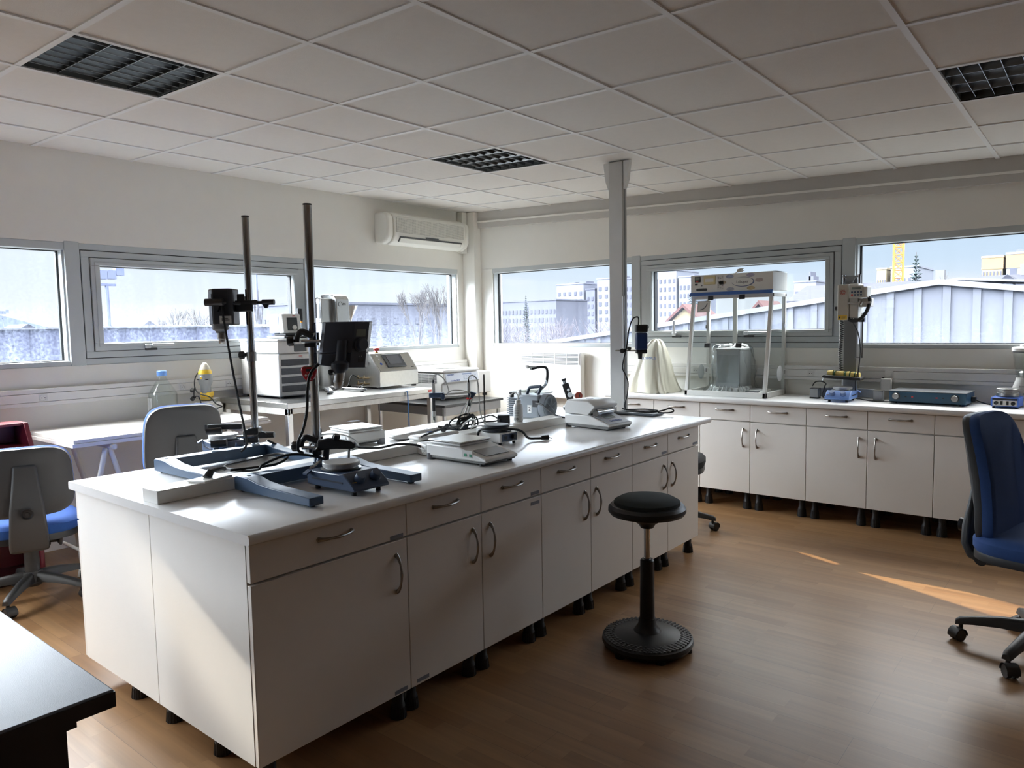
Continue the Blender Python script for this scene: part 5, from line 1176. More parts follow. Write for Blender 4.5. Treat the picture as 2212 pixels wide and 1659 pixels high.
part('case', INST, t, (box, -.075, .06, -.045, .04, 0, .055), bevel=.008, seg=3); part('seam', INSTG, t, (box, -.0755, .0605, -.0455, .0405, .026, .028))
bm = new_bm(); tube(bm, [(-.07, -.03, .02), (-.09, -.04, .03), (-.095, -.055, .015), (-.06, -.07, .006), (.03, -.075, .006), (.07, -.05, .007)], .003, 6); obj('cord', bm, INST, t)
t = thing('socket_strip', 'flat white socket strip lying on the duct behind the front balance', 'socket strip', (2.75, -3.30, .8690), 1.5)
part('case', INST, t, (box, -.13, .13, -.045, .045, 0, .022), bevel=.012, seg=3); part('socket', DARKG, t, (cyl, (-.03, 0, .022), (-.03, 0, .0228), .02))
bm = new_bm(); cyl(bm, (.05, -.01, .03), (.09, .0, .05), .014, .010); tube(bm, [(.09, 0, .05), (.05, -.02, .045), (-.06, -.05, .035), (-.13, -.06, .025)], .005, 8); obj('plug', bm, BLACKP, t)
# tangle of black cable beside the electrode arm
rs = random.Random(12); pts = []
for k in range(34):
    a = k*1.05; R_ = .055 + .02*rs.uniform(-1, 1); cxp = 2.62 + .0016*k; cyp = -2.99 + .002*k
    pts.append((cxp + .35*R_*math.cos(a)*1.0 + rs.uniform(-.012, .012), cyp + R_*math.cos(a), .895 + R_*.75*math.sin(a) + rs.uniform(-.006, .006)))
pts = [(p[0], p[1], max(p[2], .842)) for p in pts]
cable('tangled coil of black cable at the foot of the electrode arm', pts + [(2.66, -2.84, .885), (2.69, -2.78, .885), (2.70, -2.74, .89)], .0042)
cable('black cable crossing the duct behind the front balance', [(2.60, -3.12, .89), (2.66, -3.10, .885), (2.72, -3.08, .895), (2.74, -3.14, .90), (2.78, -3.25, .905)], .006)
cable('white cable looping over the duct behind the front balance', [(2.70, -3.06, .88), (2.73, -3.03, .92), (2.77, -3.02, .925), (2.78, -3.06, .89), (2.80, -3.08, .90), (2.86, -3.06, .905), (2.90, -3.0, .88), (2.90, -2.98, .83)], .0042, INST)

# ------------------------------------------------------------------ balances
def balance(label, loc, rz, body, s=1.0, lcdc=None):
    """display faces local -y"""
    t = thing('lab_balance', label, 'balance', loc, rz, 'laboratory balances'); 
    bm = new_bm(); prism(bm, [(-.185, .018), (.165, .018), (.175, .03), (.175, .070), (-.03, .070), (-.045, .066), (-.175, .036), (-.187, .030)], -.105, .105, 'x'); obj('body', bm, body, t, bevel=.007, seg=3)
    part('underside', M('balance_grey', (.17, .17, .165), .5), t, (prism, [(-.17, .008), (.15, .008), (.165, .019), (-.183, .019)], -.10, .10, 'x'), bevel=.004)
    bm = new_bm(); hexa(bm, [(-.075, -.162, .0405), (.075, -.162, .0405), (.075, -.085, .0575), (-.075, -.085, .0575)], [(-.075, -.162, .0425), (.075, -.162, .0425), (.075, -.085, .0595), (-.075, -.085, .0595)]); obj('display', bm, lcdc or M('balance_panel', (.14, .135, .13), .35), t)
    part('pan_rim', body, t, (box, -.095, .095, -.03, .165, .070, .083), bevel=.006); part('pan', STEEL, t, (box, -.098, .098, -.035, .168, .084, .091), bevel=.003)
    for fx in (-.088, .088): part('levelling_foot', GREYP, t, (cyl, (fx, .160, 0), (fx, .160, .028), .020, None, 24)); part('front_foot', BLACKR, t, (cyl, (fx, -.15, 0), (fx, -.15, .012), .012))
    return t
t = balance('white top pan balance on the island front, between hotplates, display facing us', (3.125, -3.445, IZ), PI/2-.02, INST)
part('label', M('label_grey', (.58, .58, .56), .4), t, (box, -.1060, -.1048, -.11, -.05, .032, .062))
for y in (-.10, -.07): part('check_sticker', M('sticker_green', (.03, .22, .12), .5), t, (box, -.1070, -.1058, y-.007, y+.007, .036, .048))
t = balance('white top pan balance behind the cable duct, left of the pH meter', (2.26, -3.43, IZ), -PI/2-.15, INST)
part('connector', INSTG, t, (box, .10, .108, .10, .15, .035, .055)); part('pan_block', CGLASS, t, (box, -.03, .03, .02, .07, .092, .115))
# moisture analyser
t = thing('moisture_analyzer', 'white moisture analyzer with a hinged hood near the far end of the island', 'moisture analyzer', (3.045, -2.275, IZ), PI/2-.12)
bm = new_bm(); prism(bm, [(-.165, .022), (.16, .022), (.165, .075), (-.02, .078), (-.165, .034)], -.105, .105, 'x'); obj('base', bm, INST, t, bevel=.007, seg=3)
part('underside', M('balance_grey', (.17, .17, .165), .5), t, (prism, [(-.15, .006), (.14, .008), (.15, .023), (-.165, .023)], -.10, .10, 'x'), bevel=.003)
bm = new_bm(); loft(bm, [[(-w, y, z) for y, z in ((-.01, .076+a), (.05, .066+a)if 0 else (.05, .080), (.160, .080), (.165, .12), (.145, .158-b), (-.015, .160-b), (-.062, .135-b), (-.060, .125))] for w, a, b in ((.105, 0, .006), (.095, 0, 0), (-.095, 0, 0), (-.105, 0, .006))]); obj('hood', bm, INST, t, bevel=.006, seg=3)
part('sight_glass', DARKG, t, (cyl, (.0, .06, .159), (.0, .06, .1605), .022)); part('sample_chamber', BLACKP, t, (box, -.08, .08, -.045, .02, .080, .120))
bm = new_bm(); cyl(bm, (-.065, -.05, .095), (.065, -.05, .095), .016); cyl(bm, (-.085, -.052, .094), (-.055, -.052, .094), .022); obj('lever', bm, CHROME, t)
bm = new_bm(); hexa(bm, [(-.09, -.158, .0365), (.09, -.158, .0365), (.09, -.03, .078), (-.09, -.03, .078)], [(-.09, -.159, .0385), (.09, -.159, .0385), (.09, -.031, .080), (-.09, -.031, .080)]); pn = obj('panel', bm, M('panel_blue_grey', (.52, .55, .60), .35), t)
part('display', LCD, pn, (hexa, [(-.045, -.095, .0595), (.045, -.095, .0595), (.045, -.06, .0708), (-.045, -.06, .0708)], [(-.045, -.0955, .0608), (.045, -.0955, .0608), (.045, -.0605, .0721), (-.045, -.0605, .0721)]))
for k in range(4): part('key', M('key_blue', (.06, .10, .30), .4), pn, (hexa, [(-.05+k*.026, -.135, .0465), (-.03+k*.026, -.135, .0465), (-.03+k*.026, -.12, .0515), (-.05+k*.026, -.12, .0515)], [(-.05+k*.026, -.1355, .0480), (-.03+k*.026, -.1355, .0480), (-.03+k*.026, -.1205, .0530), (-.05+k*.026, -.1205, .0530)]))
for fx in (-.085, .085): part('foot', GREYP, t, (cyl, (fx, .15, 0), (fx, .15, .03), .018)); part('front_foot', BLACKR, t, (cyl, (fx*.8, -.13, 0), (fx*.8, -.13, .012), .010))
# white analogue hotplate with a black plate
t = thing('hotplate_stirrer', 'small white hotplate with a black round plate behind the front balance', 'hotplate', (2.915, -3.025, IZ), PI/2-.06)
part('body', INST, t, (box, -.062, .062, -.09, .075, .012, .060), bevel=.004); part('front_panel', NAVY, t, (box, -.052, .056, -.0915, -.089, .018, .054)); part('back_rail', INST, t, (box, -.064, -.058, .05, .078, .05, .075))
for x in (.028,): bm = new_bm(); lathe(bm, [(0, 0), (.014, 0), (.012, .016), (0, .017)], (x, -.091, .036), (0, -1, 0), 24); obj('knob', bm, BLACKP, t)
part('switch', BLACKP, t, (box, -.035, -.018, -.094, -.091, .028, .044))
bm = new_bm(); lathe(bm, [(0, .060), (.072, .060), (.075, .066), (.060, .070), (.060, .078), (.064, .080), (.064, .092), (.060, .095), (0, .095)], (0, -.005, 0), n=44); obj('heating_plate', bm, M('plate_black', (.03, .034, .042), .4), t)
for fx in (-.05, .05):
    for fy in (-.075, .06): part('foot', BLACKR, t, (cyl, (fx, fy, 0), (fx, fy, .013), .008))
cable('black cord and plug lying right of the small white hotplate', [(2.86, -3.10, .845), (2.90, -3.13, .895), (2.97, -3.11, .905), (3.02, -2.97, .885), (3.03, -2.91, .84), (3.05, -2.87, .833), (3.07, -2.84, .832)], .006)
t = thing('power_plug', 'black plug lying on the worktop right of the small white hotplate', 'plug', (3.075, -2.825, IZ+.013), 1.0); bm = new_bm(); cyl(bm, (-.02, 0, 0), (.018, 0, -.0), .011, .013); cyl(bm, (.018, .006, 0), (.036, .006, -.006), .0022); cyl(bm, (.018, -.006, 0), (.036, -.006, -.006), .0022); obj('plug', bm, BLACKP, t)
# pH meter with electrode arm
t = thing('ph_meter', 'low white pH meter with a tapered nose beside the electrode arm', 'meter', (2.44, -3.06, IZ), PI/2-.18)
bm = new_bm(); secs = []
for x, w, h in ((-.215, .02, .022), (-.20, .05, .030), (-.16, .072, .036), (-.02, .085, .046), (.15, .085, .058), (.21, .075, .062), (.235, .05, .05)): secs.append([(x, -w, .008), (x, w, .008), (x, w*.96, h*.75), (x, w*.82, h), (x, -w*.82, h), (x, -w*.96, h*.75)])
loft(bm, secs); obj('body', bm, INST, t, bevel=.005, seg=3)
part('connector_panel', DARKG, t, (box, .02, .19, -.087, -.080, .016, .044)); part('sticker', M('sticker_blue', (.05, .12, .45), .4), t, (box, -.045, -.015, -.086, -.080, .018, .036)); part('screen', LCD, t, (hexa, [(-.12, -.05, .0385), (-.02, -.055, .0465), (-.02, .055, .0465), (-.12, .05, .0385)], [(-.12, -.05, .040), (-.02, -.055, .048), (-.02, .055, .048), (-.12, .05, .040)]))
part('foot', BLACKR, t, (box, -.17, -.12, -.05, .05, 0, .010), (box, .12, .17, -.06, .06, 0, .010))
AB = V((2.62, -2.95), 0, 0, 0)
t = thing('electrode_arm', 'jointed grey electrode arm holding two probes over the island', 'stand', (2.62, -2.95, 0), VIEW)
ARMG = M('arm_grey', (.46, .46, .44), .4)
part('base', NAVY, t, (box, -.045, .045, -.05, .05, IZ, IZ+.028), (box, -.025, .02, -.02, .02, IZ+.028, IZ+.06), bevel=.005)
bm = new_bm(); 
for d in (-.012, .012):
    for o_ in (-.006, .008): cyl(bm, (-.005+o_, d, IZ+.05), (.050+o_, d, 1.045), .0042, n=8)
obj('lower_arm', bm, ARMG, t); bm = new_bm()
for d in (-.012, .012):
    for o_ in (.008, -.008): cyl(bm, (.045, d, 1.048+o_), (-.105, d-.0, 1.038+o_), .0036, n=8)
obj('upper_arm', bm, ARMG, t)
part('elbow', NAVY, t, (loft, [[(x, y, z) for x, z in ((.03, 1.03), (.055, 1.025), (.075, 1.052), (.045, 1.062), (.03, 1.055))] for y in (-.022, .022)]), bevel=.004)
part('head', NAVY, t, (box, -.18, -.10, -.020, .020, 1.032, 1.058), (box, -.115, -.095, -.024, .024, 1.022, 1.052), bevel=.004)
part('red_ring', RED, t, (cyl, (.034, -.02, 1.022), (.034, -.02, 1.030), .014))
for ex, ey, lab in ((-.157, -.0, 'long'), (.034, -.02, 'short')):
    e = part('electrode', INSTG, t, (cyl, (ex, ey, 1.058), (ex, ey, 1.112), .0095, .008), (cyl, (ex, ey, .955), (ex, ey, 1.035), .0075) if lab == 'long' else (cyl, (ex, ey, 1.0), (ex, ey, 1.035), .0075))
    part('electrode_shaft', BLACKP, e, (cyl, (ex, ey, .955), (ex, ey, 1.034), .0085) if lab == 'long' else (cyl, (ex, ey, .985), (ex, ey, 1.035), .0075)); part('cable_boot', BLACKP, e, (cyl, (ex, ey, 1.108), (ex, ey, 1.128), .006, .003))
    if lab == 'long':
        part('cap', INSTG, e, (cyl, (ex, ey, .930), (ex, ey, .958), .0115)); bm = new_bm(); lathe(bm, [(0, .888), (.010, .888), (.0115, .90), (.0115, .932), (.0098, .932), (.0095, .90), (0, .897)], (ex, ey, 0), n=18); obj('wetting_vial', bm, CGLASS, e); part('tip', BLACKP, e, (cyl, (ex, ey, .91), (ex, ey, .932), .005, .006))
    bm = new_bm()
    if lab == 'long': tube(bm, [(ex, ey, 1.126), (ex+.006, ey, 1.148), (ex+.03, ey, 1.155), (ex+.065, ey, 1.12), (ex+.082, ey, 1.07), (ex+.075, ey-.02, 1.045), (ex+.10, ey-.03, 1.07), (ex+.16, ey-.03, 1.068), (ex+.20, ey-.03, 1.05), (ex+.185, ey-.03, 1.01), (ex+.15, ey-.02, .95), (ex+.135, ey, .87)], .0032, 6)
    else: tube(bm, [(ex, ey, 1.126), (ex+.006, ey, 1.142), (ex+.025, ey, 1.148), (ex+.048, ey, 1.12), (ex+.055, ey, 1.04), (ex+.058, ey, .96), (ex+.075, ey+.03, .90), (ex+.10, ey+.04, .872)], .0032, 6)
    obj('lead', bm, INSTG, e)
t = thing('rod_stand', 'thin dark rod standing on the cable duct behind the small hotplate', 'stand', (2.735, -2.905, .8690)); part('foot', INST, t, (cyl, (0, 0, 0), (0, 0, .006), .016), (cyl, (0, 0, .006), (0, 0, .03), .006)); part('rod', M('rod_dark', (.10, .095, .09), .4, .6), t, (cyl, (0, 0, .01), (0, 0, .285), .0042))
# adapters, bottle, pump
t = thing('power_adapter', 'black cube shaped adapter on the cable duct left of the plastic bottle', 'adapter', (2.71, -2.72, .8690), VIEW)
part('case', M('adapter_black', (.012, .014, .02), .35), t, (box, -.034, .036, -.03, .035, .0, .048), bevel=.006); part('lead_sleeve', BLACKP, t, (cyl, (-.02, -.032, .03), (-.02, -.036, .0), .006))
bm = new_bm(); tube(bm, [(-.034, 0, .03), (-.07, .01, .045), (-.12, .02, .03), (-.20, .02, .012), (-.24, .04, .008), (-.28, .02, .012)], .0038, 6); obj('cord', bm, BLACKR, t)
t = thing('plastic_bottle', 'white plastic wash bottle with hazard label and bent spout beside the pump', 'bottle', (2.735, -2.62, .8480+.021))
bm = new_bm(); lathe(bm, [(0, 0), (.024, 0), (.027, .006), (.027, .085), (.022, .098), (.014, .104), (0, .104)], n=32); obj('bottle', bm, M('bottle_white', (.70, .71, .70), .4), t)
bm = new_bm(); lathe(bm, [(0, .102), (.0165, .102), (.0165, .120), (.013, .124), (0, .124)], n=24); obj('cap', bm, INST, t)
bm = new_bm(); tube(bm, [(0, 0, .12), (.0, 0, .145), (-.006, -.006, .162), (-.018, -.014, .165), (-.034, -.026, .150), (-.040, -.031, .142)], .0028, 8); obj('spout', bm, INST, t)
bm = new_bm()
for k in range(7):
    for a in range(6):
        th = -1.75 + a*.17; th2 = th+.17; z = .074 - k*.009
        if k > 4: continue
        r_ = .0273; hexa(bm, [(r_*math.cos(th), r_*math.sin(th), z), (r_*math.cos(th2), r_*math.sin(th2), z), (r_*math.cos(th2), r_*math.sin(th2), z+.0015), (r_*math.cos(th), r_*math.sin(th), z+.0015)], [(r_*1.01*math.cos(th), r_*1.01*math.sin(th), z), (r_*1.01*math.cos(th2), r_*1.01*math.sin(th2), z), (r_*1.01*math.cos(th2), r_*1.01*math.sin(th2), z+.0015), (r_*1.01*math.cos(th), r_*1.01*math.sin(th), z+.0015)])
obj('label_lines', bm, DARKG, t, smooth=False)
bm = new_bm()
for cxa in (-1.55, -1.05):
    P = Vector((.0275*math.cos(cxa), .0275*math.sin(cxa), .018)); tg = Vector((-math.sin(cxa), math.cos(cxa), 0)); s = .0065
    q = [P + tg*s, P + Vector((0, 0, s)), P - tg*s, P - Vector((0, 0, s))] if cxa > -1.3 else [P + tg*s*.8 + Vector((0, 0, s*.8)), P - tg*s*.8 + Vector((0, 0, s*.8)), P - tg*s*.8 - Vector((0, 0, s*.8)), P + tg*s*.8 - Vector((0, 0, s*.8))]
    for i in range(4): cyl(bm, q[i], q[(i+1) % 4], .0008, n=5)
    if cxa > -1.3: cyl(bm, q[0], q[2], .0006, n=5); cyl(bm, q[1], q[3], .0006, n=5)
obj('hazard_marks', bm, BLACKP, t, smooth=False)
t = thing('vacuum_pump', 'grey vacuum pump marked 2 with a fan grille and blue handle', 'pump', (2.50, -2.17, IZ), .05)
PG = M('pump_grey', (.20, .225, .25), .4)
part('housing', PG, t, (box, -.06, .085, -.075, .075, .012, .155), bevel=.010, seg=3)
bm = new_bm(); lathe(bm, [(0, .085), (.080, .085), (.082, .10), (.076, .125), (0, .125)], (0, 0, .083), (1, 0, 0), 40); obj('fan_cowl', bm, PG, t)
bm = new_bm(); lathe(bm, [(0, .1255), (.071, .1255), (.071, .1265), (0, .1265)], (0, 0, .083), (1, 0, 0), 40); obj('fan_recess', bm, BLACKP, t)
bm = new_bm()
for rr in (.012, .022, .032, .042, .052, .062, .071): lathe(bm, [(rr-.0022, .1262), (rr+.0022, .1262), (rr+.0022, .1295), (rr-.0022, .1295)], (0, 0, .083), (1, 0, 0), 36)
for k in range(6):
    a = k*PI/3+.4; cyl(bm, (.128, .008*math.cos(a), .083+.008*math.sin(a)), (.128, .072*math.cos(a), .083+.072*math.sin(a)), .0028, n=5)
obj('fan_grille', bm, PG, t)
bm = new_bm(); lathe(bm, [(0, -.17), (.03, -.17), (.03, -.06), (0, -.06)], (0, 0, .08), (1, 0, 0), 20)
for k in range(9): box(bm, -.165, -.075, -.062, .062, .020+.0135*k, .0265+.0135*k)
obj('cooling_fins', bm, M('fin_grey', (.24, .26, .28), .4, .5), t)
part('head_block', PG, t, (box, -.16, -.08, -.05, .05, .012, .135)); part('valve_knob', BLACKP, t, (cyl, (-.14, -.04, .13), (-.14, -.04, .165), .013), (cyl, (-.14, -.04, .155), (-.14, -.04, .168), .018)); part('inlet', STEEL, t, (cyl, (-.085, -.03, .13), (-.085, -.03, .185), .010))
bm = new_bm(); tube(bm, [(-.05, 0, .15), (-.035, 0, .19), (-.02, 0, .198), (.04, 0, .205), (.055, 0, .20), (.035, 0, .155)], .010, 8, 5); obj('handle', bm, M('handle_slate', (.035, .055, .09), .4), t)
part('number_plate', INST, t, (box, .005, .036, -.0765, -.0745, .045, .095)); text('lettering', '2', .034, BLACKP, t, (.0205, -.0772, .070), (PI/2, 0, 0))
part('inlet_socket', BLACKP, t, (box, .045, .088, -.079, -.07, .085, .125))
bm = new_bm(); tube(bm, [(.07, -.08, .11), (.13, -.10, .105), (.20, -.12, .07), (.27, -.13, .045), (.36, -.13, .04), (.44, -.12, .038)], .0055, 8); obj('power_cord', bm, BLACKR, t)
t = thing('desiccator', 'clear glass desiccator dome with a white rim behind the vacuum pump', 'desiccator', (2.245, -1.86, IZ))
bm = new_bm(); lathe(bm, [(0, 0), (.07, .0), (.09, .02), (.118, .10), (.122, .125), (.145, .128), (.145, .138), (.12, .138), (.112, .10), (.08, .02), (0, .012)], n=48); obj('bowl', bm, M('rim_white', (.72, .74, .74), .25), t)
bm = new_bm(); prof = [(.145, .139), (.145, .145), (.126, .148)] + [(.125*math.cos(a), .148+.135*math.sin(a)) for a in [k*PI/2/12 for k in range(1, 12)]] + [(.016, .286), (.016, .30), (.012, .30), (.012, .283)] + [(.121*math.cos(a), .146+.131*math.sin(a)) for a in [k*PI/2/12 for k in range(11, -1, -1)]] + [(.121, .139)]; lathe(bm, prof, n=56); obj('dome', bm, CGLASS, t)
bm = new_bm(); cyl(bm, (0, 0, .285), (0, 0, .315), .010); cyl(bm, (-.02, -.012, .305), (.03, .02, .305), .008); box(bm, -.032, -.016, -.022, -.004, .295, .318); obj('valve', bm, M('valve_clear', (.72, .74, .74), .2), t)
bm = new_bm(); tube(bm, [(.0, .0, .292), (.03, .02, .300), (.06, .04, .305), (.085, .06, .295), (.092, .06, .25), (.10, .03, .19), (.12, -.08, .15), (.15, -.15, .14)], .0095, 10); obj('hose', bm, BLACKR, t)
# eyepiece instrument behind the analyser
t = thing('hand_microscope', 'small black tilted eyepiece instrument with a red ring behind the analyzer', 'microscope', (2.40, -1.62, IZ), VIEW)
part('foot', BLACKP, t, (box, -.05, .06, -.04, .05, 0, .02), bevel=.004); bm = new_bm(); cyl(bm, (.02, .0, .02), (.005, 0, .08), .014); obj('pillar', bm, BLACKP, t)
def tiltbox(bm, cx_, cz_, w, h, d0, d1, a):
    c, s = math.cos(a), math.sin(a); q = [(cx_ + x*c - z*s, cz_ + x*s + z*c) for x, z in ((-w, -h), (w, -h), (w, h), (-w, h))]; prism(bm, q, d0, d1, 'y')
bm = new_bm(); tiltbox(bm, -.018, .125, .023, .060, -.03, .03, .30); obj('body', bm, BLACKP, t, bevel=.003)
bm = new_bm(); ax_ = Vector((-math.sin(.30), 0, math.cos(.30))); p = Vector((-.018, 0, .125)) + ax_*.060; lathe(bm, [(0, 0), (.013, 0), (.013, .018), (0, .018)], p, ax_, 20); obj('eyepiece_tube', bm, CHROME, t); bm = new_bm(); lathe(bm, [(0, .018), (.016, .018), (.017, .034), (0, .036)], p, ax_, 20); obj('eyepiece', bm, BLACKP, t)
bm = new_bm(); cyl(bm, (-.005, -.03, .105), (-.005, -.044, .105), .018); cyl(bm, (-.016, -.03, .138), (-.016, -.042, .138), .010); cyl(bm, (.022, -.03, .10), (.022, -.042, .10), .008); obj('adjuster', bm, CHROME, t)
bm = new_bm(); lathe(bm, [(.014, 0), (.026, 0), (.028, .004), (.026, .012), (.014, .012)], (.055, -.02, .095), (.3, -1, 0), 28); obj('ring', bm, M('ring_red', (.30, .05, .03), .3), t); part('ring_core', BLACKP, t, (cyl, (.055, -.018, .095), (.052, -.030, .095), .014), (cyl, (.02, -.02, .095), (.05, -.02, .095), .006))
# overhead mixer on its own plate beside the post
t = thing('mixer_stand', 'dark base plate and tall rod standing beside the service post', 'stand', (2.83, -1.615, IZ), 0)
part('plate', M('plate_slate', (.10, .115, .14), .35), t, (box, -.02, .27, -.10, .045, .003, .016), bevel=.004); part('rod', STEEL, t, (cyl, (0, 0, .016), (0, 0, .77), .0068)); part('foot', BLACKR, t, (box, -.01, .26, -.09, .035, 0, .004))
t = thing('boss_clamp', 'small black cross clamp on the rod beside the service post', 'clamp', (2.83, -1.615, 0), VIEW)
bm = new_bm(); star_knob(bm, (-.013, -.018, 1.232), (-.3, -1, 0), .015, .016); star_knob(bm, (.030, -.01, 1.240), (.2, -.3, 1), .013, .016); cyl(bm, (0, -.02, 1.234), (0, .018, 1.234), .012); obj('knob', bm, BLACKP, t); part('cross_rod', STEEL, t, (cyl, (-.06, -.012, 1.234), (.085, -.012, 1.231), .0055))
t = thing('overhead_mixer', 'slim dark blue overhead mixer clamped to the rod beside the service post', 'stirrer', (2.83, -1.615, 0), VIEW)
part('motor', M('mixer_blue', (.020, .045, .14), .3), t, (box, .076, .150, -.04, .03, 1.235, 1.35), bevel=.012, seg=3); part('top_cap', BLACKP, t, (box, .075, .151, -.041, .031, 1.352, 1.402), (cyl, (.15, 0, 1.385), (.163, 0, 1.385), .014), bevel=.010); part('lower_cap', BLACKP, t, (box, .078, .148, -.036, .026, 1.212, 1.238), bevel=.006); part('nose', BLACKP, t, (cyl, (.105, -.005, 1.176), (.105, -.005, 1.215), .013, .016))
bm = new_bm(); tube(bm, [(.095, -.005, 1.40), (.096, -.005, 1.44), (.085, -.005, 1.452), (.055, -.005, 1.435), (.03, -.008, 1.36), (.018, -.01, 1.27), (-.005, -.02, 1.18), (-.015, -.03, 1.12), (.005, -.04, 1.07), (.02, -.04, 1.02), (.012, -.05, .95), (-.005, -.055, .885), (-.002, -.06, .855)], .0045, 8); obj('cable', bm, BLACKR, t)
cable('black cable looped on the dark plate beside the service post', [(2.84, -1.66, .855), (2.86, -1.62, .845), (2.97, -1.59, .850), (3.06, -1.59, .846), (3.0, -1.62, .843), (2.88, -1.67, .843), (2.93, -1.70, .845), (3.05, -1.69, .843), (3.12, -1.645, .855), (3.16, -1.61, .868), (3.18, -1.60, .852), (3.16, -1.625, .843), (3.10, -1.66, .842)], .0048)
# ------------------------------------------------------------------ things on the long bench
BZ = .8355
# draped microscope
t = thing('microscope', 'microscope under a cream plastic dust cover beside the fume hood', 'microscope', (2.325, -.29, BZ))
COV = M('dust_cover', (.72, .70, .58), .42, var=.04)
bm = new_bm(); rs = random.Random(5); secs = []
N = 72
lv = [(0, .215, .200, 0, 0), (.006, .212, .197, 0, 0), (.05, .190, .178, .0, 0), (.12, .170, .158, .0, .0), (.20, .145, .135, .002, .01), (.27, .125, .115, .006, .015), (.33, .100, .095, .012, .02), (.38, .075, .075, .020, .025), (.415, .052, .055, .024, .03), (.432, .032, .038, .024, .03), (.436, .012, .015, .024, .03)]
for z, w, d, ox, oy in lv:
    s = []
    for k in range(N):
        a = 2*PI*k/N; f = 1 - z/.436; e = 2/(2.4 + .9*f)
        fold = 1 + (.055*math.sin(9*a + 1.2 + z*5) + .035*math.sin(16*a + z*13) + .02*math.sin(27*a - z*9))*(.35 + .65*f)
        x = math.copysign(abs(math.cos(a))**e, math.cos(a))*w*fold; y = math.copysign(abs(math.sin(a))**e, math.sin(a))*d*fold
        s.append((x+ox, y+oy, z + (.004*math.sin(11*a) if z < .02 else .006*math.sin(5*a+1)) + (.002 if z < .02 else 0)))
    secs.append(s)
loft(bm, secs); obj('dust_cover', bm, COV, t, angle=60); part('microscope_foot', DARKG, t, (box, -.10, .10, -.13, .12, .0, .05), (box, -.05, .05, .0, .08, .05, .30))
text('lettering', 'OLYMPUS', .030, M('olympus_blue', (.03, .16, .50), .4), t, (.035, -.142, .285), (PI/2-.30, 0, .25))
# fume hood
HWH = M('hood_white', (.74, .74, .70), .4, var=.02); HBL = M('hood_blue', (.02, .10, .36), .35)
t = thing('fume_hood', 'white ductless fume hood with blue stripe and clear sloping front on the bench', 'fume hood', (3.02, -.02, BZ))
hx, yb, yt, zt = .325, -.435, -.30, .785
part('base_frame', HWH, t, (box, -hx, hx, yb, yb+.025, 0, .04), (box, -hx, -hx+.025, yb, 0, 0, .04), (box, hx-.025, hx, yb, 0, 0, .04), (box, -hx, hx, -.02, 0, 0, .04), (box, -hx+.02, hx-.02, yb+.02, -.01, 0, .006), bevel=.003)
def fy(z): return yb + (yt-yb)*z/zt
for s in (-1, 1):
    xa, xb_ = (-hx, -hx+.026) if s < 0 else (hx-.026, hx)
    part('front_post', HWH, t, (hexa, [(xa, fy(.0), .0), (xb_, fy(.0), .0), (xb_, fy(0)+.03, .0), (xa, fy(0)+.03, .0)], [(xa, fy(zt), zt), (xb_, fy(zt), zt), (xb_, fy(zt)+.03, zt), (xa, fy(zt)+.03, zt)]), bevel=.003)
    part('rear_post', HWH, t, (box, xa, xb_, -.028, 0, .04, zt), bevel=.002)
    part('side_rail', HWH, t, (box, xa, xb_, yt, 0, zt-.025, zt), bevel=.002)
    xs = s*(hx-.004)
    part('side_pane', ACRYL, t, (hexa, [(xs-.002, yb+.03, .04), (xs+.002, yb+.03, .04), (xs+.002, -.028, .04), (xs-.002, -.028, .04)], [(xs-.002, yt+.03, zt-.02), (xs+.002, yt+.03, zt-.02), (xs+.002, -.028, zt-.02), (xs-.002, -.028, zt-.02)]), smooth=False)
    for z in (.16, .52): part('hinge', STEEL, t, (box, xs-.004 if s < 0 else xs+.001, xs-.001 if s < 0 else xs+.006, -.045, -.02, z, z+.03))
    bm = new_bm(); lathe(bm, [(0, 0), (.058, 0), (.06, .003), (.05, .008), (0, .010)], (xs, -.13, .17), (s, 0, 0), 36, sx=1.0); obj('port_cover', bm, M('port_white', (.70, .72, .72), .3), t)
part('front_rail', HWH, t, (box, -hx, hx, fy(zt)-.002, fy(zt)+.024, zt-.030, zt), bevel=.002)
part('rear_mullion', HWH, t, (box, -.10, -.065, -.022, -.004, .04, zt), bevel=.002)
pane = lambda x0, x1, z0, z1, o=0: (hexa, [(x0, fy(z0)+.008+o, z0), (x1, fy(z0)+.008+o, z0), (x1, fy(z0)+.012+o, z0), (x0, fy(z0)+.012+o, z0)], [(x0, fy(z1)+.008+o, z1), (x1, fy(z1)+.008+o, z1), (x1, fy(z1)+.012+o, z1), (x0, fy(z1)+.012+o, z1)])
part('front_pane', ACRYL, t, pane(-hx+.027, hx-.027, .392, zt-.03), smooth=False)
fl = part('front_flap', ACRYL, t, pane(-hx+.027, hx-.027, .043, .386), smooth=False)
for x in (-.165, .09):
    for z in (.745, .375): part('hinge', BLACKP, t, (hexa, [(x-.022, fy(z)-.003, z), (x+.022, fy(z)-.003, z), (x+.022, fy(z)+.007, z), (x-.022, fy(z)+.007, z)], [(x-.022, fy(z+.035)-.003, z+.035), (x+.022, fy(z+.035)-.003, z+.035), (x+.022, fy(z+.035)+.007, z+.035), (x-.022, fy(z+.035)+.007, z+.035)]), bevel=.002)
z = .655; part('notice', INST, t, (hexa, [(-.27, fy(z)+.005, z), (-.168, fy(z)+.005, z), (-.168, fy(z)+.007, z), (-.27, fy(z)+.007, z)], [(-.27, fy(z+.085)+.005, z+.085), (-.168, fy(z+.085)+.005, z+.085), (-.168, fy(z+.085)+.007, z+.085), (-.27, fy(z+.085)+.007, z+.085)]), smooth=False)
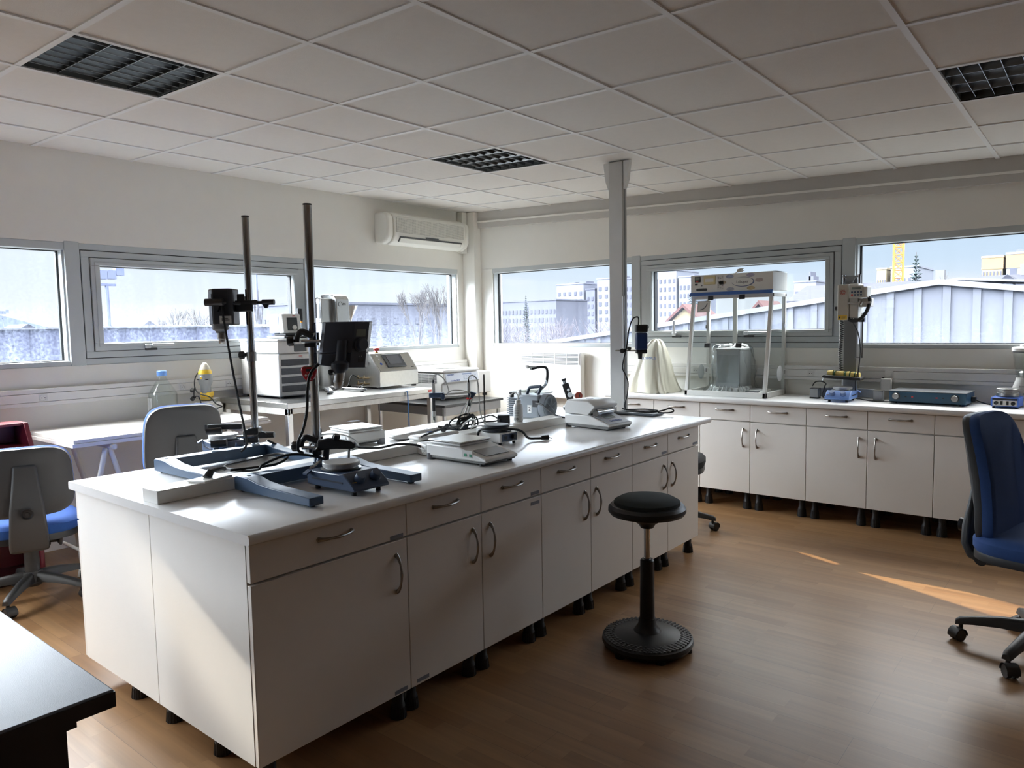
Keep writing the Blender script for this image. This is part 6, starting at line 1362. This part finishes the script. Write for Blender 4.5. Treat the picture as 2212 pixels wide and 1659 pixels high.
bm = new_bm(); tube(bm, [(-.245, fy(.67)+.003, .672), (-.22, fy(.68)+.003, .680), (-.20, fy(.70)+.003, .70), (-.19, fy(.72)+.003, .722)], .004, 6); obj('notice_figure', bm, GREYP, t)
bm = new_bm(); q = [(-.27, .655), (-.168, .655), (-.168, .740), (-.27, .740)]
for i in range(4):
    a, b = q[i], q[(i+1) % 4]; cyl(bm, (a[0], fy(a[1])+.005, a[1]), (b[0], fy(b[1])+.005, b[1]), .0016, n=5)
obj('notice_border', bm, DARKG, t)
hd = part('filter_box', HWH, t, (box, -hx-.004, hx+.004, yt-.012, .0, zt+.022, zt+.160), bevel=.003)
part('blue_stripe', HBL, hd, (hexa, [(-hx-.010, yt-.034, zt-.002), (hx+.004, yt-.034, zt-.002), (hx+.004, yt-.012, zt-.002), (-hx-.010, yt-.012, zt-.002)], [(-hx-.006, yt-.014, zt+.024), (hx+.004, yt-.014, zt+.024), (hx+.004, yt-.006, zt+.024), (-hx-.006, yt-.006, zt+.024)]))
yfc = yt - .0125
part('meter', BLACKP, hd, (box, -.295, -.245, yfc-.004, yfc, zt+.105, zt+.150), bevel=.002); part('meter_display', LCD, hd, (box, -.289, -.251, yfc-.005, yfc-.003, zt+.122, zt+.146)); part('switch', BLACKP, hd, (box, -.292, -.270, yfc-.003, yfc, zt+.082, zt+.094)); part('rocker', RED, hd, (box, -.285, -.262, yfc-.0055, yfc-.003, zt+.108, zt+.116))
part('yellow_plate', M('plate_cream', (.66, .58, .32), .4), hd, (box, -.218, -.120, yfc-.006, yfc, zt+.083, zt+.150), bevel=.003); part('plate_card', INST, hd, (box, -.205, -.135, yfc-.0075, yfc-.005, zt+.103, zt+.130)); text('lettering', 'GENERIC', .011, M('ink_violet', (.12, .11, .40), .4), hd, (-.166, yfc-.008, zt+.116), (PI/2, 0, 0), ) if False else None
part('instructions', M('paper_white', (.66, .66, .63), .5), hd, (box, -.108, -.055, yfc-.0015, yfc, zt+.038, zt+.150))
bm = new_bm()
for k in range(9):
    for c in range(3): box(bm, -.102+c*.016, -.102+c*.016+(.011 if (k+c) % 3 else .006), yfc-.0022, yfc-.0015, zt+.044+k*.0115, zt+.047+k*.0115)
obj('instruction_lines', bm, DARKG, hd, smooth=False)
part('slot', BLACKP, hd, (prism, rbox_poly(-.282, -.19, zt+.036, zt+.056, .009), yfc-.001, yfc+.001, 'y')); part('sticker_round', GREYP, hd, (cyl, (-.235, yfc, zt+.078), (-.235, yfc-.0015, zt+.078), .006))
bm = new_bm(); lathe(bm, [(0, 0), (.088, 0), (.088, .0015), (0, .0015)], (.100, yfc, zt+.092), (0, -1, 0), 48, sx=1.0, sy=.42); o = obj('logo_shadow', bm, M('logo_slate', (.12, .15, .26), .4), hd); 
bm = new_bm(); lathe(bm, [(0, .0015), (.083, .0015), (.083, .003), (0, .003)], (.096, yfc, zt+.094), (0, -1, 0), 48, sx=1.0, sy=.40); obj('logo_oval', bm, HWH, hd)
text('lettering', 'Labopur', .030, BLACKP, hd, (.096, yfc-.0032, zt+.092), (PI/2, 0, 0), sx=.95)
for k, (x, z, c) in enumerate(((-.005, .138, (.30, .34, .46)), (.158, .141, (.34, .32, .42)), (-.066, .093, (.45, .36, .24)), (.225, .100, (.40, .34, .33)), (.0, .040, (.36, .37, .42)), (.162, .043, (.50, .40, .22)))):
    bm = new_bm(); lathe(bm, [(0, 0), (.031, 0), (.031, .0015), (0, .0015)], (x, yfc, zt+z), (0, -1, 0), 32, sx=1.0, sy=.48); obj('picture_badge', bm, M('badge_%d' % k, c, .4, var=.5, scale=60), hd)
bm = new_bm(); tube(bm, [(-.16, -.12, zt+.161), (-.08, -.13, zt+.164), (-.03, -.14, zt+.172), (-.01, -.15, zt+.182)], .004, 6); hexa(bm, [(-.012, -.165, zt+.175), (.028, -.165, zt+.180), (.028, -.135, zt+.180), (-.012, -.135, zt+.175)], [(-.005, -.165, zt+.200), (.026, -.165, zt+.206), (.026, -.135, zt+.206), (-.005, -.135, zt+.200)]); cyl(bm, (.026, -.155, zt+.200), (.045, -.155, zt+.204), .0022); cyl(bm, (.026, -.145, zt+.186), (.045, -.145, zt+.19), .0022)
obj('mains_plug', bm, M('plug_cream', (.60, .57, .49), .45), t)
part('loose_sheet', INST, t, (hexa, [(.22, -.25, zt+.161), (.33, -.25, zt+.164), (.335, -.05, zt+.164), (.22, -.05, zt+.161)], [(.22, -.25, zt+.1615), (.33, -.25, zt+.1645), (.335, -.05, zt+.1645), (.22, -.05, zt+.1615)]))
# bagged analytical balance inside the hood
t = thing('analytical_balance', 'boxy analytical balance inside the fume hood under the plastic bag', 'balance', (3.00, -.235, BZ+.0065))
part('draft_shield', M('shield_grey', (.44, .45, .45), .4), t, (box, -.10, .095, -.085, .15, .055, .345), bevel=.006); part('shield_window', CGLASS, t, (box, -.085, .08, -.0875, -.0855, .09, .31)); part('shield_top', INSTG, t, (box, -.103, .098, -.09, .152, .34, .36), bevel=.004); part('base', INST, t, (box, -.105, .10, -.14, .155, .004, .056), bevel=.006)
t = thing('plastic_bag', 'crumpled clear plastic bag over the balance in the fume hood', 'bag', (3.00, -.225, BZ+.0065))
bm = new_bm(); rs = random.Random(9); secs = []; N = 64
ph = [rs.uniform(0, 6.28) for _ in range(12)]
for z, w, d in ((.0, .215, .17), (.03, .20, .165), (.06, .165, .15), (.11, .150, .145), (.18, .155, .146), (.25, .150, .146), (.31, .142, .146), (.355, .132, .142), (.378, .115, .130), (.386, .06, .07), (.388, .01, .012)):
    s = []
    for k in range(N):
        a = 2*PI*k/N; e = 2/3.2
        f = 1 + .05*math.sin(5*a+ph[0]+z*14) + .04*math.sin(9*a+ph[1]-z*25) + .028*math.sin(17*a+ph[2]+z*40) + .018*math.sin(29*a+ph[3]-z*60) + rs.uniform(-.015, .015)
        x = math.copysign(abs(math.cos(a))**e, math.cos(a))*w*f; y = math.copysign(abs(math.sin(a))**e, math.sin(a))*d*max(min(f, 1.06), .93)
        s.append((x, min(y, .19), max(z + .008*math.sin(7*a+ph[4]+z*20) + rs.uniform(-.003, .003), .001)))
    secs.append(s)
loft(bm, secs)
obj('bag', bm, FILM, t, angle=80)
bm = new_bm(); rs = random.Random(4)
for k in range(16):
    a = rs.uniform(3.3, 6.1); P = [(math.cos(a)*.16, max(math.sin(a)*.15, -.16), .07), (math.cos(a)*.19, max(math.sin(a)*.17, -.178), .035), (math.cos(a)*.21+rs.uniform(-.04, .04), max(math.sin(a)*.18, -.182), .012)]
    tube(bm, P, .006, 6, 4, radii=[.003, .009, .005], flat=.35)
obj('bag_hem', bm, M('bag_white', (.66, .67, .66), .35), t)
t = thing('compact_scale', 'flat white scale on the fume hood floor right of the bagged balance', 'scale', (3.215, -.27, BZ+.0065), -.1)
part('body', INST, t, (prism, [(-.12, .008), (.09, .008), (.09, .042), (-.04, .042), (-.12, .020)], -.07, .07, 'x'), bevel=.004); part('pan', STEEL, t, (box, -.06, .06, -.04, .085, .043, .048), bevel=.002); part('panel', DARKG, t, (hexa, [(-.055, -.115, .0225), (.055, -.115, .0225), (.055, -.06, .038), (-.055, -.06, .038)], [(-.055, -.115, .0235), (.055, -.115, .0235), (.055, -.06, .039), (-.055, -.06, .039)]))
for x in (-.05, .05): part('foot', BLACKR, t, (cyl, (x, -.09, 0), (x, -.09, .01), .009), (cyl, (x, .07, 0), (x, .07, .01), .009))
# mixer stand on the bench
t = thing('floor_mixer', 'tall grey column mixer with white head and keypad at the window', 'mixer', (3.85, -.13, BZ))
GRB = M('column_grey', (.22, .225, .23), .4, .5); MW = M('mixer_white', (.72, .72, .68), .4)
part('column', GRB, t, (box, -.042, .042, -.035, .04, .02, .87), bevel=.003); part('column_edge', STEEL, t, (box, .0425, .052, -.03, .035, .02, .80), (box, -.052, -.0425, -.03, .035, .02, .80))
def arc_bar(bm, sgn):
    P = [(0, -.0, 0), (sgn*.10, -.01, 0), (sgn*.17, -.05, 0), (sgn*.20, -.10, 0)]
    p = smooth_path(P, 6); s = []
    for k, q in enumerate(p): s.append([(q.x, q.y-.012, .012), (q.x, q.y+.012, .012), (q.x, q.y+.012, .075-.0*k), (q.x, q.y-.012, .075)])
    loft(bm, s)
bm = new_bm(); arc_bar(bm, 1); obj('foot_bar', bm, GRB, t, bevel=.003); bm = new_bm(); arc_bar(bm, -1); obj('foot_bar', bm, GRB, t, bevel=.003)
for s in (-1, 1): f = part('foot_block', M('block_grey', (.30, .31, .32), .35, .4), t, (box, s*.215-.030, s*.215+.030, -.135, -.08, .003, .075), bevel=.004); part('foot_pad', BLACKR, f, (box, s*.215-.031, s*.215+.031, -.136, -.079, 0, .010), (box, s*.215-.031, s*.215+.031, -.136, -.079, .072, .076))
part('head', MW, t, (box, -.050, .025, -.19, -.036, .57, .822), bevel=.008, seg=3); part('head_side', MW, t, (box, .025, .085, -.17, -.036, .585, .825), (box, .075, .16, -.15, -.06, .66, .72), bevel=.006)
part('face_plate', M('mixer_taupe', (.48, .455, .40), .45), t, (box, -.042, .019, -.1925, -.1895, .585, .815)); part('warning_label', YELLOW, t, (box, -.042, .019, -.194, -.192, .573, .605)); part('warning_text', DARKG, t, (box, -.036, -.024, -.195, -.1935, .583, .597), (box, -.018, .012, -.195, -.1935, .592, .595), (box, -.018, .008, -.195, -.1935, .584, .587))
bm = new_bm()
for a in (0, 1.05, 2.1):
    P = []
    for k in range(17):
        th = 2*PI*k/16; x, z = .020*math.cos(th), .0085*math.sin(th); P.append((-.012 + x*math.cos(a) - z*math.sin(a), -.1935, .765 + x*math.sin(a) + z*math.cos(a)))
    tube(bm, P, .0011, 5, 0)
obj('atom_logo', bm, M('logo_red', (.45, .06, .04), .4), t)
part('side_knob', BLACKP, t, (cyl, (-.050, -.11, .655), (-.075, -.11, .655), .010), (cyl, (-.066, -.11, .655), (-.082, -.11, .655), .016, None, 8))
ctl = part('control_unit', MW, t, (box, .04, .15, -.205, -.10, .725, .80), bevel=.006); bm = new_bm(); box(bm, .036, .128, -.212, -.204, .722, .808); obj('keypad_plate', bm, M('keypad_grey', (.50, .50, .47), .4), ctl, bevel=.003)
part('display', LCD, ctl, (box, .053, .113, -.2135, -.2115, .782, .797))
for r_ in range(2):
    for c_ in range(4): part('key', RED if (r_, c_) == (1, 0) else NAVY, ctl, (box, .048+c_*.0195, .060+c_*.0195, -.2138, -.2118, .757-r_*.019, .769-r_*.019))
part('arm', STEEL, t, (cyl, (.02, -.19, .690), (.165, -.17, .690), .007), (cyl, (.095, -.185, .678), (.11, -.18, .702), .016))
for x in (-.042, .062): part('guide_rod', CHROME, t, (cyl, (x, -.06, .80), (x, -.06, .885), .009), (cyl, (x, -.06, .885), (x, -.06, .893), .012))
bm = new_bm(); prism(bm, [(-.05, .885), (.065, .885), (.065, .880), (.030, .865), (.020, .838), (-.006, .838), (-.014, .865), (-.05, .880)], -.068, -.052, 'y'); obj('top_bracket', bm, GRB, t)
part('support_rod', CHROME, t, (cyl, (.085, -.05, .30), (.085, -.05, .62), .008), (box, .066, .104, -.07, -.03, .555, .62), (box, .04, .09, -.055, -.045, .298, .304)); part('scale_rod', INST, t, (cyl, (-.062, -.06, .30), (-.062, -.06, .57), .006))
bm = new_bm(); tube(bm, [(.145, -.14, .73), (.155, -.15, .70), (.14, -.17, .63), (.10, -.18, .575), (.05, -.18, .565), (.015, -.17, .585)], .012, 10); obj('conduit', bm, BLACKR, t)
bm = new_bm(); P = []
for k in range(300):
    a = k*.62; f = k/299; P.append((-.038 + .012*math.cos(a) + .004*math.sin(f*9), -.115 + .012*math.sin(a), .575 - .40*f**.92))
tube(bm, P + [(-.04, -.13, .165), (-.05, -.15, .15)], .0030, 5, 1); obj('coiled_cord', bm, BLACKR, t)
bm = new_bm(); tube(bm, [(.03, -.10, .60), (.035, -.11, .56), (.075, -.12, .48), (.095, -.13, .36), (.09, -.15, .22), (.085, -.17, .165), (.075, -.16, .14), (.06, -.08, .02), (.10, -.12, .010), (.17, -.16, .006), (.24, -.17, .006), (.34, -.16, .006)], .0042, 8); obj('cable', bm, BLACKR, t)
t = thing('hose_tray', 'black tray with yellow green foam rolls hanging in front of the mixer column', 'tray', (3.835, -.27, .990), .0)
bm = new_bm(); prism(bm, [(-.125, .004), (.125, -.010), (.13, .0), (.128, .012), (-.12, .026), (-.13, .014)], -.055, .055, 'y'); obj('tray', bm, BLACKP, t, bevel=.004)
YF_ = M('foam_yellow', (.72, .55, .16), .7, var=.12, scale=40); GF = M('band_green', (.07, .14, .04), .6)
for k, (x, w, m_) in enumerate(((-.085, .022, YF_), (-.055, .006, GF), (-.020, .030, YF_), (.018, .007, GF), (.034, .010, YF_), (.048, .007, GF), (.066, .012, YF_), (.080, .005, GF), (.098, .016, YF_))):
    bm = new_bm(); r_ = .026 - .004*(k % 3 == 2); cyl(bm, (x-w, 0, .030-.06*x), (x+w, 0, .030-.06*x-.001), r_*(.9 if k else .7), r_, 20); obj('foam_roll' if m_ is YF_ else 'green_band', bm, m_, t, bevel=.003)
part('hook', STEEL, t, (cyl, (-.125, 0, .02), (-.14, 0, -.02), .004)); part('bracket', GRB, t, (box, -.02, .03, .05, .10, -.01, .015))
# bench adapters
t = thing('mains_plug', 'black plug with a looped cord beside the left foot of the column mixer', 'plug', (3.735, -.30, BZ+.012), .4); bm = new_bm(); box(bm, -.015, .02, -.014, .014, -.012, .012); tube(bm, [(-.015, 0, .0), (-.03, .01, .02), (-.01, .04, .08), (-.0, .06, .10), (-.03, .07, .115), (-.07, .07, .11), (-.09, .07, .08)], .0045, 8); obj('plug', bm, BLACKP, t)
bm = new_bm(); prism(bm, rbox_poly(-.06, .06, 0, .055, .02), -.045, .045, 'y'); o = obj('granite_block', bm, M('stone_beige', (.42, .40, .36), .8, var=.3, scale=40), None, bevel=.006, loc=(3.72, -.10, BZ)); tag(o, 'beige stone block behind the left foot of the column mixer', 'block')
# long blue unit
t = thing('power_supply', 'long teal blue unit with two silver knobs on the bench', 'instrument', (4.385, -.215, BZ), -.06)
TEAL = M('teal_blue', (.022, .072, .125), .35, var=.05)
part('case', TEAL, t, (box, -.228, .228, -.125, .125, .012, .082), bevel=.003); part('lid', M('lid_grey', (.17, .18, .19), .3, .3), t, (box, -.231, .231, -.128, .126, .082, .088), bevel=.002)
for x in (-.185, .165):
    bm = new_bm(); lathe(bm, [(0, 0), (.021, 0), (.021, .014), (.019, .017), (0, .017)], (x, -.125, .050), (0, -1, 0), 32); kn = obj('knob', bm, M('knob_silver', (.62, .62, .62), .25, .9), t); bm = new_bm(); lathe(bm, [(0, 0), (.026, 0), (.026, .0015), (0, .0015)], (x, -.125, .050), (0, -1, 0), 32); obj('knob_dial', bm, DARKG, t)
for x, m_ in ((-.085, RED), (.060, RED), (.098, BLACKP), (-.125, BLACKP)): part('indicator', m_, t, (box, x-.006, x+.006, -.1265, -.1245, .045, .053))
for x in (-.19, .19):
    for y in (-.11, .10): part('foot', BLACKR, t, (cyl, (x, y, 0), (x, y, .013), .009))
part('rear_plug', BLACKP, t, (box, .228, .255, .02, .06, .02, .055), bevel=.005)
bm = new_bm(); tube(bm, [(.25, .04, .035), (.29, .03, .02), (.33, .05, .008), (.36, .06, .01), (.375, .05, .03)], .005, 8); obj('cord', bm, BLACKR, t)
# blue hotplate on the right
t = thing('hotplate_stirrer', 'bright blue hotplate with two black dials at the right edge of the bench', 'hotplate', (4.815, -.245, BZ), -.08)
part('body', M('bright_blue', (.05, .13, .50), .35), t, (box, -.075, .075, -.08, .10, .010, .068), bevel=.004); part('front_panel', INST, t, (box, -.064, .064, -.0815, -.0795, .016, .050)); part('name_strip', BLACKP, t, (box, -.066, .066, -.0815, -.0795, .052, .062))
for x in (-.045, .045): bm = new_bm(); lathe(bm, [(0, 0), (.012, 0), (.011, .012), (0, .013)], (x, -.081, .033), (0, -1, 0), 24); obj('dial', bm, BLACKP, t)
for x in (-.016, .016): part('switch', BLACKP, t, (box, x-.006, x+.006, -.0840, -.081, .022, .046))
bm = new_bm(); lathe(bm, [(0, .068), (.058, .068), (.062, .072), (.062, .092), (.055, .096), (.055, .104), (.062, .106), (.062, .118), (.058, .121), (0, .121)], (0, .01, 0), n=44); obj('heating_plate', bm, STEEL, t)
for x in (-.06, .06):
    for y in (-.065, .085): part('foot', BLACKR, t, (cyl, (x, y, 0), (x, y, .012), .008))
# blender
t = thing('blender', 'white blender with a clear jug at the right edge of the bench', 'blender', (4.895, -.105, BZ))
bm = new_bm(); lathe(bm, [(0, 0), (.085, 0), (.088, .01), (.075, .10), (.052, .165), (.050, .18), (0, .18)], n=40); obj('base', bm, INST, t)
bm = new_bm(); lathe(bm, [(0, .182), (.048, .182), (.052, .20), (.072, .335), (.074, .355), (.069, .355), (.066, .335), (.047, .205), (0, .20)], n=40); obj('jug', bm, CGLASS, t)
bm = new_bm(); lathe(bm, [(0, .352), (.077, .352), (.078, .372), (.07, .378), (.035, .381), (.033, .392), (0, .394)], n=40); obj('lid', bm, INST, t); bm = new_bm(); lathe(bm, [(0, .345), (.0735, .345), (.0755, .352), (0, .352)], n=40); obj('seal', bm, DARKG, t); bm = new_bm(); lathe(bm, [(0, .185), (.040, .190), (.042, .215), (.03, .225), (0, .225)], n=24); obj('blade_unit', bm, STEEL, t)
text('lettering', 'BRAUN', .013, DARKG, t, (-.005, -.0665, .128), (PI/2-.22, 0, 0))
bm = new_bm(); tube(bm, [(-.0, -.076, .105), (.008, -.079, .10), (.004, -.082, .088), (-.004, -.081, .082), (.006, -.083, .075)], .0012, 5); obj('dial_mark', bm, DARKG, t)
